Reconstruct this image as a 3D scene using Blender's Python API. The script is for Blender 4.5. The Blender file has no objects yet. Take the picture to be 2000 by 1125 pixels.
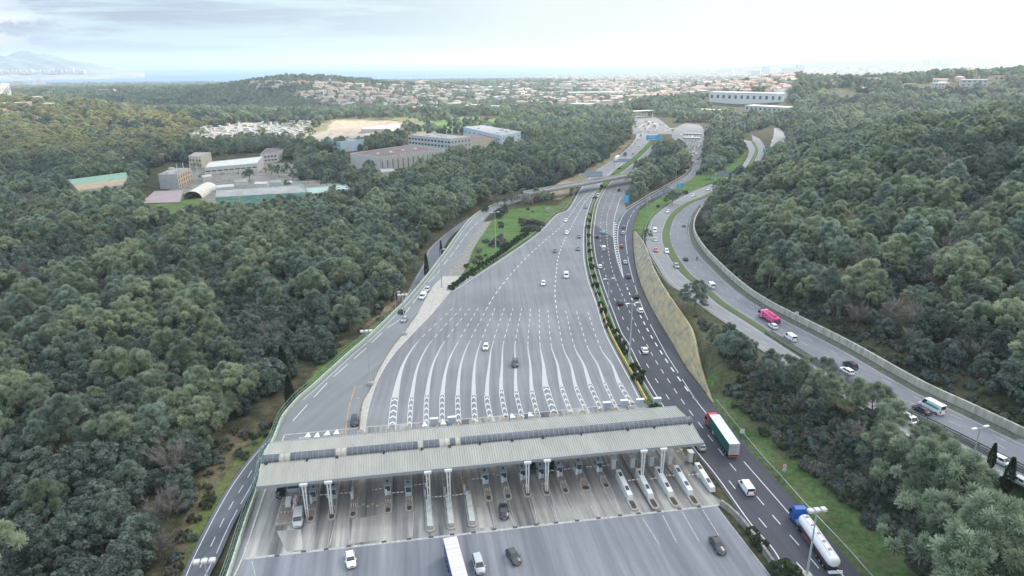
import bpy, bmesh, math, random
import numpy as np
from mathutils import Vector, Matrix
random.seed(7); RNG = np.random.default_rng(7)
C = bpy.context.scene.collection
SC = bpy.context.scene
PI = math.pi
# ------------------------------------------------------------------ camera
HAZE_D = 1.1e-4
F = 1333.0; CAMH = 88.0
PITCH = math.atan(447.0/F); ROLL = math.radians(0.48)
_f = np.array([0, math.cos(PITCH), -math.sin(PITCH)])
_r0 = np.array([1.0, 0, 0]); _u0 = np.array([0, math.sin(PITCH), math.cos(PITCH)])
_r = _r0*math.cos(ROLL) - _u0*math.sin(ROLL)
_u = _u0*math.cos(ROLL) + _r0*math.sin(ROLL)
cam_d = bpy.data.cameras.new('camera'); cam = bpy.data.objects.new('camera', cam_d); C.objects.link(cam)
cam_d.sensor_width = 36; cam_d.lens = F/2000*36; cam_d.clip_start = 1; cam_d.clip_end = 200000
M = Matrix.Identity(4)
for i in range(3):
    M[i][0] = _r[i]; M[i][1] = _u[i]; M[i][2] = -_f[i]
M[2][3] = CAMH
cam.matrix_world = M
SC.camera = cam
def ray(u, v):
    return _f + _r*((u-1000)/F) - _u*((v-562.5)/F)
def project(x, y, z):
    X = np.asarray(x, float); Y = np.asarray(y, float); Z = np.asarray(z, float)-CAMH
    d = X*_f[0]+Y*_f[1]+Z*_f[2]; d = np.where(d < 1e-3, 1e-3, d)
    return 1000+F*(X*_r[0]+Y*_r[1]+Z*_r[2])/d, 562.5-F*(X*_u[0]+Y*_u[1]+Z*_u[2])/d
# ------------------------------------------------------------------ light
SUN_EL = math.radians(42); SUN_AZ = math.radians(48)      # azimuth clockwise from +Y (the view direction)
w = bpy.data.worlds.new('World'); SC.world = w; w.use_nodes = True
nt = w.node_tree; nt.nodes.clear()
N = nt.nodes.new; L = nt.links.new
out = N('ShaderNodeOutputWorld'); bg = N('ShaderNodeBackground'); L(bg.outputs[0], out.inputs[0])
sky = N('ShaderNodeTexSky'); sky.sky_type = 'NISHITA'; sky.sun_disc = False
sky.sun_elevation = SUN_EL; sky.sun_rotation = SUN_AZ; sky.air_density = 1.0; sky.dust_density = 2.0
sv = N('ShaderNodeVectorMath'); sv.operation = 'SCALE'; sv.inputs['Scale'].default_value = 0.10
L(sky.outputs[0], sv.inputs[0])
tc = N('ShaderNodeTexCoord')
sep = N('ShaderNodeSeparateXYZ'); L(tc.outputs['Generated'], sep.inputs[0])
def mathn(op, a, b=None, c=None):
    n = N('ShaderNodeMath'); n.operation = op
    for i, q in enumerate((a, b, c)):
        if q is None: continue
        if isinstance(q, (int, float)): n.inputs[i].default_value = q
        else: L(q, n.inputs[i])
    return n.outputs[0]
mp = N('ShaderNodeMapping'); mp.inputs['Scale'].default_value = (1.6, 1.6, 17.0); mp.inputs['Location'].default_value = (3.1, 0.7, 0.35)
L(tc.outputs['Generated'], mp.inputs[0])
nz = N('ShaderNodeTexNoise'); nz.inputs['Scale'].default_value = 2.2; nz.inputs['Detail'].default_value = 7; nz.inputs['Roughness'].default_value = 0.55
nz.inputs['Distortion'].default_value = 0.4
L(mp.outputs[0], nz.inputs['Vector'])
cr = N('ShaderNodeValToRGB'); cr.color_ramp.elements[0].position = 0.43; cr.color_ramp.elements[1].position = 0.55
L(nz.outputs[0], cr.inputs[0])
# banks of grey cloud sit on the left (towards -X), bright thin veil to the right
leftm = mathn('MULTIPLY_ADD', sep.outputs[0], -2.2, -0.02); 
lm = N('ShaderNodeClamp'); L(leftm, lm.inputs[0])
cloudmask = mathn('MULTIPLY', lm.outputs[0], cr.outputs[0])
# thin bright veil
veil = N('ShaderNodeMixRGB'); veil.inputs['Fac'].default_value = 0.88
veilc = N('ShaderNodeMixRGB'); veilc.inputs[1].default_value = (0.58, 0.76, 0.82, 1); veilc.inputs[2].default_value = (0.71, 0.708, 0.695, 1)
rm = mathn('MULTIPLY_ADD', sep.outputs[0], 1.5, 0.62); rmc = N('ShaderNodeClamp'); L(rm, rmc.inputs[0]); L(rmc.outputs[0], veilc.inputs[0])
L(sv.outputs[0], veil.inputs[1]); L(veilc.outputs[0], veil.inputs[2])
cl = N('ShaderNodeMixRGB'); L(cloudmask, cl.inputs[0]); L(veil.outputs[0], cl.inputs[1]); cl.inputs[2].default_value = (0.38, 0.43, 0.56, 1)
# white cumulus tops low on the far left
mp2 = N('ShaderNodeMapping'); mp2.inputs['Scale'].default_value = (1, 1, 2.0); L(tc.outputs['Generated'], mp2.inputs[0])
nz2 = N('ShaderNodeTexNoise'); nz2.inputs['Scale'].default_value = 16; nz2.inputs['Detail'].default_value = 8; nz2.inputs['Roughness'].default_value = .6; L(mp2.outputs[0], nz2.inputs['Vector'])
cr2 = N('ShaderNodeValToRGB'); cr2.color_ramp.elements[0].position = 0.47; cr2.color_ramp.elements[1].position = 0.54; L(nz2.outputs[0], cr2.inputs[0])
l2 = mathn('MULTIPLY_ADD', sep.outputs[0], -9.0, -4.5); l2c = N('ShaderNodeClamp'); L(l2, l2c.inputs[0])
h2 = mathn('SUBTRACT', 1.0, mathn('ABSOLUTE', mathn('MULTIPLY_ADD', sep.outputs[2], 28, -1.1))); h2c = N('ShaderNodeClamp'); L(h2, h2c.inputs[0])
cm2 = mathn('MULTIPLY', mathn('MULTIPLY', cr2.outputs[0], l2c.outputs[0]), h2c.outputs[0])
cl2 = N('ShaderNodeMixRGB'); L(cm2, cl2.inputs[0]); L(cl.outputs[0], cl2.inputs[1]); cl2.inputs[2].default_value = (1.15, 1.12, 1.1, 1)
zb = mathn('MULTIPLY_ADD', mathn('MAXIMUM', sep.outputs[2], 0.0), 1.15, 0.76)
zs = N('ShaderNodeVectorMath'); zs.operation = 'SCALE'; L(cl2.outputs[0], zs.inputs[0]); L(zb, zs.inputs['Scale'])
L(zs.outputs[0], bg.inputs[0]); bg.inputs[1].default_value = 1.42
sd = bpy.data.lights.new('sun', 'SUN'); sd.energy = 6.5; sd.angle = math.radians(7); sd.color = (1, 0.94, 0.86)
so = bpy.data.objects.new('sun', sd); C.objects.link(so)
sdir = Vector((math.sin(SUN_AZ)*math.cos(SUN_EL), math.cos(SUN_AZ)*math.cos(SUN_EL), math.sin(SUN_EL)))
so.rotation_euler = sdir.to_track_quat('Z', 'Y').to_euler(); so.location = (0, 0, 300)
SC.view_settings.view_transform = 'Standard'; SC.view_settings.look = 'None'; SC.view_settings.gamma = 1; SC.view_settings.exposure = 0.1
SC.cycles.max_bounces = 6; SC.cycles.diffuse_bounces = 4; SC.cycles.glossy_bounces = 2; SC.cycles.transparent_max_bounces = 6
SC.cycles.transmission_bounces = 2; SC.cycles.volume_bounces = 3; SC.cycles.caustics_reflective = False; SC.cycles.caustics_refractive = False
SC.cycles.use_denoising = True
# ------------------------------------------------------------------ materials
MATS = {}
def mat(name, col, rough=0.7, metal=0.0, nscale=0, namt=0.15, col2=None, stretch=None, emit=None, spec=0.4, obj_random=0, bump=0, coord='Object', detail=5, rot=0.0):
    """procedural Principled material; noise mottles the base colour"""
    if name in MATS: return MATS[name]
    m = bpy.data.materials.new(name); m.use_nodes = True; t = m.node_tree
    b = t.nodes['Principled BSDF']
    b.inputs['Roughness'].default_value = rough; b.inputs['Metallic'].default_value = metal
    b.inputs['Specular IOR Level'].default_value = spec
    c = (*col, 1)
    b.inputs['Base Color'].default_value = c
    last = None
    if nscale:
        tcn = t.nodes.new('ShaderNodeTexCoord'); mpn = t.nodes.new('ShaderNodeMapping')
        t.links.new(tcn.outputs[coord], mpn.inputs[0])
        if stretch: mpn.inputs['Scale'].default_value = stretch
        mpn.inputs['Rotation'].default_value = (0, 0, rot)
        n = t.nodes.new('ShaderNodeTexNoise'); n.inputs['Scale'].default_value = nscale; n.inputs['Detail'].default_value = detail
        n.inputs['Roughness'].default_value = 0.62
        t.links.new(mpn.outputs[0], n.inputs['Vector'])
        r = t.nodes.new('ShaderNodeValToRGB')
        a = col2 if col2 else tuple(max(0, q*(1-namt)) for q in col)
        d = col if col2 else tuple(min(1, q*(1+namt)) for q in col)
        r.color_ramp.elements[0].color = (*a, 1); r.color_ramp.elements[1].color = (*d, 1)
        r.color_ramp.elements[0].position = 0.34; r.color_ramp.elements[1].position = 0.66
        t.links.new(n.outputs[0], r.inputs[0]); last = r.outputs[0]
        if bump:
            bp = t.nodes.new('ShaderNodeBump'); bp.inputs['Strength'].default_value = bump; bp.inputs['Distance'].default_value = 0.3
            t.links.new(n.outputs[0], bp.inputs['Height']); t.links.new(bp.outputs[0], b.inputs['Normal'])
    if obj_random:
        oi = t.nodes.new('ShaderNodeObjectInfo'); hs = t.nodes.new('ShaderNodeHueSaturation')
        if last: t.links.new(last, hs.inputs['Color'])
        else: hs.inputs['Color'].default_value = c
        mr = t.nodes.new('ShaderNodeMapRange'); mr.inputs[3].default_value = 1-obj_random; mr.inputs[4].default_value = 1+obj_random
        t.links.new(oi.outputs['Random'], mr.inputs[0]); t.links.new(mr.outputs[0], hs.inputs['Value'])
        w2 = t.nodes.new('ShaderNodeMath'); w2.operation = 'MULTIPLY'; w2.inputs[1].default_value = 7.31; t.links.new(oi.outputs['Random'], w2.inputs[0])
        w3 = t.nodes.new('ShaderNodeMath'); w3.operation = 'FRACT'; t.links.new(w2.outputs[0], w3.inputs[0])
        m2 = t.nodes.new('ShaderNodeMapRange'); m2.inputs[3].default_value = 0.47; m2.inputs[4].default_value = 0.525
        t.links.new(w3.outputs[0], m2.inputs[0]); t.links.new(m2.outputs[0], hs.inputs['Hue'])
        last = hs.outputs[0]
    if last: t.links.new(last, b.inputs['Base Color'])
    if emit:
        b.inputs['Emission Color'].default_value = (*emit[:3], 1); b.inputs['Emission Strength'].default_value = emit[3]
    MATS[name] = m
    return m
# ------------------------------------------------------------------ object helpers
def tag(o, label=None, cat=None, group=None, kind=None):
    if label: o['label'] = label
    if cat: o['category'] = cat
    if group: o['group'] = group
    if kind: o['kind'] = kind
    return o
def link_mesh(name, me, parent=None):
    o = bpy.data.objects.new(name, me); C.objects.link(o)
    if parent: o.parent = parent
    return o
def empty(name, loc=(0, 0, 0), rz=0.0):
    o = bpy.data.objects.new(name, None); C.objects.link(o); o.location = loc; o.rotation_euler = (0, 0, rz); o.empty_display_size = 1
    return o
class MB:
    """collects simple shapes into one mesh"""
    def __init__(s): s.v = []; s.f = []; s.m = []; s.mi = 0; s.mats = []
    def mat(s, m):
        if m not in s.mats: s.mats.append(m)
        s.mi = s.mats.index(m); return s
    def face(s, pts):
        k = len(s.v); s.v += [tuple(p) for p in pts]; s.f.append(tuple(range(k, k+len(pts)))); s.m.append(s.mi); return s
    def box(s, x0, y0, z0, x1, y1, z1, rz=0, at=(0, 0, 0), bev=0):
        cx, sx = math.cos(rz), math.sin(rz)
        def P(x, y, z): return (at[0]+x*cx-y*sx, at[1]+x*sx+y*cx, at[2]+z)
        if bev:
            def ring(z, b): return [P(x0+b, y0, z), P(x1-b, y0, z), P(x1, y0+b, z), P(x1, y1-b, z), P(x1-b, y1, z), P(x0+b, y1, z), P(x0, y1-b, z), P(x0, y0+b, z)]
            def ringi(z, b): return [P(x0+b, y0+b, z), P(x1-b, y0+b, z), P(x1-b, y0+b, z), P(x1-b, y1-b, z), P(x1-b, y1-b, z), P(x0+b, y1-b, z), P(x0+b, y1-b, z), P(x0+b, y0+b, z)]
            return s.loft([ring(z0, bev), ring(z1-bev, bev), ringi(z1, bev)], True)
        k = len(s.v)
        s.v += [P(x0, y0, z0), P(x1, y0, z0), P(x1, y1, z0), P(x0, y1, z0), P(x0, y0, z1), P(x1, y0, z1), P(x1, y1, z1), P(x0, y1, z1)]
        for q in ((0, 3, 2, 1), (4, 5, 6, 7), (0, 1, 5, 4), (1, 2, 6, 5), (2, 3, 7, 6), (3, 0, 4, 7)):
            s.f.append(tuple(k+i for i in q)); s.m.append(s.mi)
        return s
    def loft(s, rings, caps=True, closed=True):
        k = len(s.v); n = len(rings[0])
        for r in rings: s.v += [tuple(p) for p in r]
        for a in range(len(rings)-1):
            for i in range(n if closed else n-1):
                j = (i+1) % n
                s.f.append((k+a*n+i, k+a*n+j, k+(a+1)*n+j, k+(a+1)*n+i)); s.m.append(s.mi)
        if caps and closed:
            s.f.append(tuple(k+i for i in reversed(range(n)))); s.m.append(s.mi)
            s.f.append(tuple(k+(len(rings)-1)*n+i for i in range(n))); s.m.append(s.mi)
        return s
    def tube(s, a, b, r0, r1=None, n=8):
        r1 = r0 if r1 is None else r1
        a = Vector(a); b = Vector(b); d = (b-a).normalized()
        x = d.orthogonal().normalized(); y = d.cross(x)
        R = [[tuple(c+(x*math.cos(2*PI*i/n)+y*math.sin(2*PI*i/n))*r) for i in range(n)] for c, r in ((a, r0), (b, r1))]
        return s.loft(R)
    def build(s, name, m=None, parent=None, smooth=False):
        me = bpy.data.meshes.new(name)
        me.from_pydata(s.v, [], s.f)
        if m is not None:
            for q in (m if isinstance(m, (list, tuple)) else [m]): me.materials.append(q)
        else:
            for q in s.mats: me.materials.append(q)
            me.polygons.foreach_set('material_index', s.m)
        if smooth: me.polygons.foreach_set('use_smooth', [True]*len(me.polygons))
        me.update()
        return link_mesh(name, me, parent)
def copy_tree(o, parent=None):
    c = o.copy(); C.objects.link(c); c.parent = parent
    for ch in o.children: copy_tree(ch, c)
    return c
# ------------------------------------------------------------------ curves on the ground
def smooth01(a, b, x):
    t = np.clip((np.asarray(x, float)-a)/(b-a), 0, 1); return t*t*(3-2*t)
def zr(y):      # level of the motorway on the right
    return 7.0*(1-smooth01(285, 375, y))
def zero(x, y): return 0.0
def zB(x, y): return float(zr(y))
def zL(x, y):   # level of the lower road on the left
    return float(-5.0*(1-smooth01(300, 420, y)))
def G(u, v, zf=zero):
    d = ray(u, v); z = 0.0; p = (0, 0)
    for _ in range(30):
        t = (z-CAMH)/d[2]; p = (d[0]*t, d[1]*t); z2 = zf(p[0], p[1]) if callable(zf) else zf
        if abs(z2-z) < 1e-4: break
        z = z+(z2-z)*0.7
    t = (z-CAMH)/d[2]
    return np.array([d[0]*t, d[1]*t, z])
def GL(pts, zf=zero): return np.array([G(u, v, zf) for u, v in pts])
def resample(P, n=None, step=None, smooth=True):
    P = np.asarray(P, float)
    if smooth and len(P) > 2:
        Q = []
        E = np.vstack([2*P[0]-P[1], P, 2*P[-1]-P[-2]])
        for i in range(1, len(E)-2):
            p0, p1, p2, p3 = E[i-1], E[i], E[i+1], E[i+2]
            # centripetal-like damping: scale tangents by local chord
            c = np.linalg.norm(p2-p1)
            t1 = (p2-p0)/(np.linalg.norm(p2-p1)+np.linalg.norm(p1-p0)+1e-9)*c
            t2 = (p3-p1)/(np.linalg.norm(p3-p2)+np.linalg.norm(p2-p1)+1e-9)*c
            for t in np.linspace(0, 1, 12, endpoint=False):
                h00 = 2*t**3-3*t**2+1; h10 = t**3-2*t**2+t; h01 = -2*t**3+3*t**2; h11 = t**3-t**2
                Q.append(h00*p1+h10*t1+h01*p2+h11*t2)
        Q.append(P[-1]); P = np.array(Q)
    s = np.concatenate([[0], np.cumsum(np.linalg.norm(np.diff(P, axis=0), axis=1))])
    if n is None: n = max(2, int(s[-1]/step)+1)
    t = np.linspace(0, s[-1], n)
    return np.stack([np.interp(t, s, P[:, k]) for k in range(P.shape[1])], 1)
def normals2(P):
    T = np.gradient(P, axis=0); T[:, 2] = 0
    T /= np.linalg.norm(T, axis=1)[:, None]+1e-9
    return np.stack([T[:, 1], -T[:, 0], np.zeros(len(P))], 1)      # to the right of travel
def strip_mesh(mb, A, B, dz=0.0):
    k = len(mb.v); n = len(A)
    for i in range(n):
        mb.v.append((A[i][0], A[i][1], A[i][2]+dz)); mb.v.append((B[i][0], B[i][1], B[i][2]+dz))
    for i in range(n-1):
        mb.f.append((k+2*i, k+2*i+1, k+2*i+3, k+2*i+2)); mb.m.append(mb.mi)
def road(name, left, right, zf, m, dz, n=160, kind='structure'):
    A = resample(GL(left, zf), n); B = resample(GL(right, zf), n)
    mb = MB()
    # several quads across so the surface follows the ground
    if callable(zf) and zf is not zero:
        for a in range(8):
            E = [A+(B-A)*q/8 for q in (a, a+1)]
            for e in E: e[:, 2] = [zf(p[0], p[1]) for p in e]
            strip_mesh(mb, E[0], E[1], dz)
    else:
      for a in range(4):
        strip_mesh(mb, A+(B-A)*a/4, A+(B-A)*(a+1)/4, dz)
    o = mb.build(name, m); tag(o, kind=kind)
    return o
def paint(mb, P, width, dz, dash=None, phase=0.0, step=1.5):
    """a painted line along world points P; dash = (on, off) in metres"""
    P = resample(P, step=step if not dash else 0.75)
    Nn = normals2(P); A = P-Nn*width/2; B = P+Nn*width/2
    if not dash: strip_mesh(mb, A, B, dz); return
    s = np.concatenate([[0], np.cumsum(np.linalg.norm(np.diff(P, axis=0), axis=1))])
    t = phase
    while t < s[-1]:
        a, b = max(0, t), min(s[-1], t+dash[0])
        if b-a > .3:
            q = np.linspace(a, b, 4)
            strip_mesh(mb, np.stack([np.interp(q, s, A[:, k]) for k in range(3)], 1), np.stack([np.interp(q, s, B[:, k]) for k in range(3)], 1), dz)
        t += dash[0]+dash[1]
def in_poly(x, y, poly):
    x = np.asarray(x); y = np.asarray(y); r = np.zeros(x.shape, bool); n = len(poly)
    for i in range(n):
        x1, y1 = poly[i][0], poly[i][1]; x2, y2 = poly[(i+1) % n][0], poly[(i+1) % n][1]
        c = ((y1 > y) != (y2 > y)); r ^= c & (x < (x2-x1)*(y-y1)/(y2-y1+1e-12)+x1)
    return r
def pl_dist(x, y, P):
    """(distance, signed side: + right of travel) to polyline P, arrays"""
    best = np.full(x.shape, 1e9); side = np.zeros(x.shape)
    for i in range(len(P)-1):
        ax, ay = P[i][0], P[i][1]; dx, dy = P[i+1][0]-ax, P[i+1][1]-ay; L2 = dx*dx+dy*dy+1e-9
        t = np.clip(((x-ax)*dx+(y-ay)*dy)/L2, 0, 1)
        px, py = ax+t*dx, ay+t*dy; d = np.hypot(x-px, y-py)
        c = dy*(x-ax)-dx*(y-ay)
        k = d < best-1e-6; best = np.where(k, d, best); side = np.where(k, np.sign(c), side)
    return best, side
def extrude_path(mb, P, prof):
    """sweep a closed profile [(offset to the right, height)] along P"""
    P = np.asarray(P); Nn = normals2(P)
    rings = [[(p[0]+n[0]*o, p[1]+n[1]*o, p[2]+h) for o, h in prof] for p, n in zip(P, Nn)]
    mb.loft(rings)
# ------------------------------------------------------------------ outlines read off the photograph (2000 px wide), put on the ground
PLZ_L = [(712,846),(717,811),(724,782),(734,752),(749,722),(774,687),(811,647),(844,613),(880,569),(925,540),(1004,488),(1051,454),(1087,418),(1107,410),(1132,370),(1162,335),(1200,310),(1228,287),(1240,272),(1243,262),(1238,250)]
PLZ_R = [(1257,785),(1232,737),(1202,682),(1185,647),(1167,591),(1151,544),(1143,501),(1143,445),(1150,412),(1162,380),(1178,355),(1197,335),(1222,317),(1245,297),(1262,280),(1272,268),(1300,255),(1320,250)]
RAMP_L = [(520,888),(534,866),(545,838),(554,817),(567,800),(585,780),(612,757),(650,722),(689,687),(724,657),(781,602),(790,594),(835,540),(869,495),(896,457),(918,430),(936,416),(959,404),(990,391),(1035,376),(1074,371)]
RAMP_R = [(700,860),(702,832),(704,811),(709,784),(722,762),(739,724),(764,682),(789,650),(817,610),(844,562),(866,540),(889,515),(909,486),(925,459),(943,434),(965,412),(1000,398),(1040,386),(1076,380)]
CEN_L = [(1540,1180),(1509,1085),(1459,1025),(1392,930),(1343,869),(1287,790),(1255,737),(1222,670),(1210,652),(1194,611),(1176,562),(1165,526),(1158,490),(1156,460),(1158,437),(1165,400),(1180,370),(1203,345),(1232,322),(1255,302),(1272,285)]
CEN_R = [(1740,1190),(1680,1120),(1637,1071),(1591,1022),(1561,989),(1515,936),(1484,903),(1444,854),(1417,820),(1389,785),(1340,720),(1310,667),(1272,605),(1252,562),(1241,526),(1235,490),(1233,460),(1233,440),(1225,412),(1220,395),(1228,365),(1243,340),(1262,318),(1282,300),(1295,290)]
DK_L = [(1215,560),(1203,500),(1200,460),(1207,432),(1225,409),(1272,380),(1302,364),(1340,341),(1352,326),(1350,308),(1338,290),(1322,277),(1312,266),(1320,250),(1340,240)]
DK_R = [(1245,560),(1237,500),(1234,455),(1237,437),(1245,415),(1257,400),(1285,385),(1315,371),(1350,350),(1366,330),(1371,312),(1372,295),(1374,280),(1376,265),(1374,252),(1366,243)]
B_L = [(2060,975),(1940,923),(1864,885),(1785,862),(1728,823),(1649,775),(1570,735),(1467,671),(1442,649),(1385,610),(1364,594),(1329,569),(1311,557),(1295,539),(1282,517),(1268,494),(1261,472),(1262,455),(1270,432),(1285,415),(1312,395),(1350,375),(1382,362),(1407,352),(1432,338),(1450,322),(1460,305),(1462,292),(1452,277),(1436,270)]
B_R = [(2060,885),(2000,858),(1900,810),(1798,761),(1655,681),(1549,627),(1500,602),(1455,573),(1410,533),(1374,496),(1360,470),(1355,445),(1360,425),(1372,408),(1392,388),(1420,368),(1455,345),(1480,322),(1492,300),(1494,288),(1484,272),(1468,263)]
B_M = [(2060,950),(2000,920),(1940,890),(1827,833),(1762,803),(1691,762),(1638,735),(1584,704),(1499,650),(1455,622),(1410,593),(1381,568),(1340,535),(1315,501),(1304,479),(1301,460),(1303,445),(1315,420),(1345,397),(1382,382),(1410,365),(1440,345),(1462,325),(1473,307),(1478,292),(1470,276)]
LOW_L = [(330,1200),(361,1111),(392,1047),(423,989),(453,940),(496,884),(536,844),(575,802),(640,740),(700,690),(745,640),(790,580),(812,540),(826,515),(835,490),(862,463),(914,425)]
LOW_R = [(380,1200),(410,1123),(429,1087),(456,1025),(493,958),(520,905),(552,872),(595,830),(660,760),(716,705),(762,655),(808,590),(838,545),(856,515),(868,482),(885,458),(922,432)]
FENCE = [(440,1150),(453,1114),(481,1025),(505,955),(520,905)]          # the green guard fence on the plaza's left
def zS(x, y): return 7.0-2.2*(1-float(smooth01(118, 158, y)))
SLIP_L = [(1655,780),(1740,850),(1800,905),(1880,975),(1930,1020),(1985,1090),(2030,1160)]
SLIP_R = [(1700,800),(1790,868),(1850,925),(1905,975),(1950,1015),(2010,1085),(2060,1150)]
HILLW = [(2120,905),(2000,855),(1900,807),(1798,759),(1655,678),(1549,624),(1500,598),(1455,568),(1410,528),(1374,490),(1358,465),(1354,440),(1362,420),(1375,402),(1395,380)]
WALL_BASE = [(1391,785),(1370,755),(1340,716),(1310,664),(1274,603),(1254,560),(1243,524),(1238,490),(1237,455)]
plzL, plzR, rmpL, rmpR, cenL, cenR, dkL, dkR = [GL(q) for q in (PLZ_L, PLZ_R, RAMP_L, RAMP_R, CEN_L, CEN_R, DK_L, DK_R)]
bL, bR, bM, hillW = [GL(q, zB) for q in (B_L, B_R, B_M, HILLW)]
hillW = np.vstack([hillW, [(150, 470, 0), (215, 560, 0), (330, 640, 0), (520, 720, 0), (900, 800, 0)]])
lowL, lowR = GL(LOW_L, zL), GL(LOW_R, zL)
slL, slR = GL(SLIP_L, zS), GL(SLIP_R, zS)
fence = GL(FENCE)
left_edge = np.vstack([GL([(440, 1150), (453, 1114), (481, 1025), (505, 955)]), rmpL[:-1]])        # south to north; land to the left falls away
A_low = resample(lowL, 60); B_low = resample(lowR, 60); low_c = (A_low+B_low)/2
cenR_s = resample(cenR[:19], 80); bL_s = resample(bL[:24], 80)
LE = resample(left_edge, 90, smooth=True)
# flat zone: everything between the left edge and the centre road's right edge, up to the far toll plaza
LPOLY = [tuple(p[:2]) for p in LE if p[1] < 480]; LPOLY = [(LPOLY[0][0]-20, -200)]+LPOLY+[(-300, 480), (-2500, 480), (-2500, -200)]
MPOLY = [(cenR_s[0][0]+10, -200)]+[tuple(p[:2]) for p in cenR_s if p[1] < 400]+[tuple(p[:2]) for p in bL_s[::-1] if p[1] < 400]+[(bL_s[0][0]+60, -200)]
BPOLY = [(bL_s[0][0]+60, -200)]+[tuple(p[:2]) for p in bL_s if p[1] < 400]+[tuple(p[:2]) for p in hillW[::-1] if p[1] < 400]+[(400, -200)]
HPOLY = [(hillW[0][0]+60, -300)]+[tuple(p[:2]) for p in hillW]+[(9000, 800), (9000, -300)]
def hills(x, y):
    def g(cx, cy, sx, sy, h): return h*np.exp(-((x-cx)/sx)**2-((y-cy)/sy)**2)
    b = -56*smooth01(900, 4600, y)
    b = b + g(-650, 2050, 210, 300, 36) + g(-330, 2250, 420, 260, 22)
    b = b + g(-1500, 1450, 520, 230, 48) + g(-900, 1120, 360, 120, 30) + g(-560, 980, 160, 90, 7) + g(-1500, 2250, 900, 300, 8)
    b = b - g(-850, 1600, 560, 220, 40) + g(-1100, 2250, 700, 180, 14)
    b = b + g(100, 2750, 900, 330, 30) + g(-1700, 3300, 900, 500, 14)
    b = b + g(820, 1330, 430, 260, 52) + g(1500, 1700, 500, 420, 62) + g(420, 1350, 140, 130, 30)
    b = b + g(1700, 4300, 700, 700, 22) + g(5200, 8600, 2400, 1800, 110)
    n = 2.2*np.sin(x*.017+1.3)*np.sin(y*.013)+1.6*np.sin(x*.041+y*.031)
    b = b + n*smooth01(250, 700, np.hypot(x+0, y))*(1-.7*smooth01(1200, 2500, y))
    return b
def height(x, y):
    x = np.asarray(x, float); y = np.asarray(y, float)
    h = hills(x, y)
    # keep the valley of the roads flat
    cx = np.interp(y, [0, 300, 420, 700, 1000, 1400], [10, 60, 95, 150, 190, 260])
    wd = np.interp(y, [0, 300, 700, 1000, 1400], [60, 75, 110, 130, 150])
    k = 1-smooth01(wd, wd+160, np.abs(x-cx)); k = k*(1-smooth01(1050, 1500, y))
    h = h*(1-k)
    # ---- left slope below the plaza and the woods beyond
    dL, sL = pl_dist(x, y, LE)
    out = in_poly(x, y, LPOLY)
    d = np.where(out, dL, 0)
    dip = -5.2*(1-smooth01(300, 420, y))
    dlow, _ = pl_dist(x, y, low_c)
    hl = np.where(d < 2.5, dip*d/2.5, dip)
    far = smooth01(3, 60, dlow-4.0)
    wood = 5.0*smooth01(20, 140, d)*(1-smooth01(300, 460, y))
    hl = hl*(1-far) + far*(wood + dip*0.35)
    hl = np.where(dlow < 8, dip-0.3, hl)
    h = np.where(out, hl + hills(x, y)*smooth01(60, 200, d), h)
    # ---- the bank and rock slope between the centre road and the motorway
    dC, sC = pl_dist(x, y, cenR_s); dB, sB = pl_dist(x, y, bL_s)
    mid = in_poly(x, y, MPOLY)
    t = dC/(dC+dB+1e-6)
    z = zr(y)
    wall = smooth01(160, 185, y)
    bank = z*(smooth01(0.12, .62, t))
    steep = z*np.clip((dC-2.6)/3.6, 0, 1)
    h = np.where(mid, bank*(1-wall)+steep*wall, h)
    # ---- motorway bench
    h = np.where(in_poly(x, y, BPOLY), z-0.05, h)
    # ---- the wooded hill on the right
    dW, sW = pl_dist(x, y, hillW)
    hill = in_poly(x, y, HPOLY)
    hh = z*(1-smooth01(0, 60, dW)) + (1.2 + 63*(1-np.exp(-np.maximum(dW-2, 0)/120.0)))*smooth01(1.0, 4.5, dW)
    bumps = 2.5*np.sin(x*.035+y*.021)+1.8*np.sin(x*.013-y*.04)
    nf = 1-smooth01(620, 800, y)*.0
    h = np.where(hill, np.maximum(hh+bumps*smooth01(10, 80, dW), 0)*nf + 0*h, h)
    h = np.where(hill & (y > 560), h*(1-smooth01(560, 980, y))+hills(x, y)*smooth01(560, 980, y), h)
    # south of the slip road
    return h-0.12
def hpoint(x, y): return float(height(np.array([x]), np.array([y]))[0])
def hgrid(x, y):
    x = np.asarray(x, float); y = np.asarray(y, float)
    i = np.clip(np.searchsorted(ys, y)-1, 0, len(ys)-2); fy = np.clip((y-ys[i])/(ys[i+1]-ys[i]), 0, 1)
    def row(k):
        c = np.clip((x/(ys[k]+130)+1.15)/2.3*(ns-1), 0, ns-1.001); j = c.astype(int); f = c-j
        return ZZ[k, j]*(1-f)+ZZ[k, j+1]*f
    return row(i)*(1-fy)+row(i+1)*fy
def GT(u, v, add=0.0):
    """point where the ray through (u,v) meets the terrain"""
    d = ray(u, v)
    t = np.concatenate([np.arange(60, 700, 2.0), np.geomspace(700, 16000, 900)])
    if d[2] > -1e-4: return None
    x = d[0]*t; y = d[1]*t; z = CAMH+d[2]*t
    hh = hgrid(x, y)
    k = np.nonzero(z < hh)[0]
    if len(k) == 0:
        return None
    i = max(1, k[0]); a = (z-hh)[i-1]; b = (z-hh)[i]; f = a/(a-b+1e-9); tt = t[i-1]+(t[i]-t[i-1])*f
    X, Y = d[0]*tt, d[1]*tt
    return np.array([X, Y, float(hgrid(X, Y))+add])
# ------------------------------------------------------------------ ground sheet
ys = [25.0]
while ys[-1] < 15000: ys.append(ys[-1]+max(1.3, ys[-1]*0.0075))
ys = np.array(ys); ns = 560
ss = np.linspace(-1.15, 1.15, ns)
YY, SS = np.meshgrid(ys, ss, indexing='ij'); XX = SS*(YY+130)
ZZ = height(XX, YY)
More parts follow.
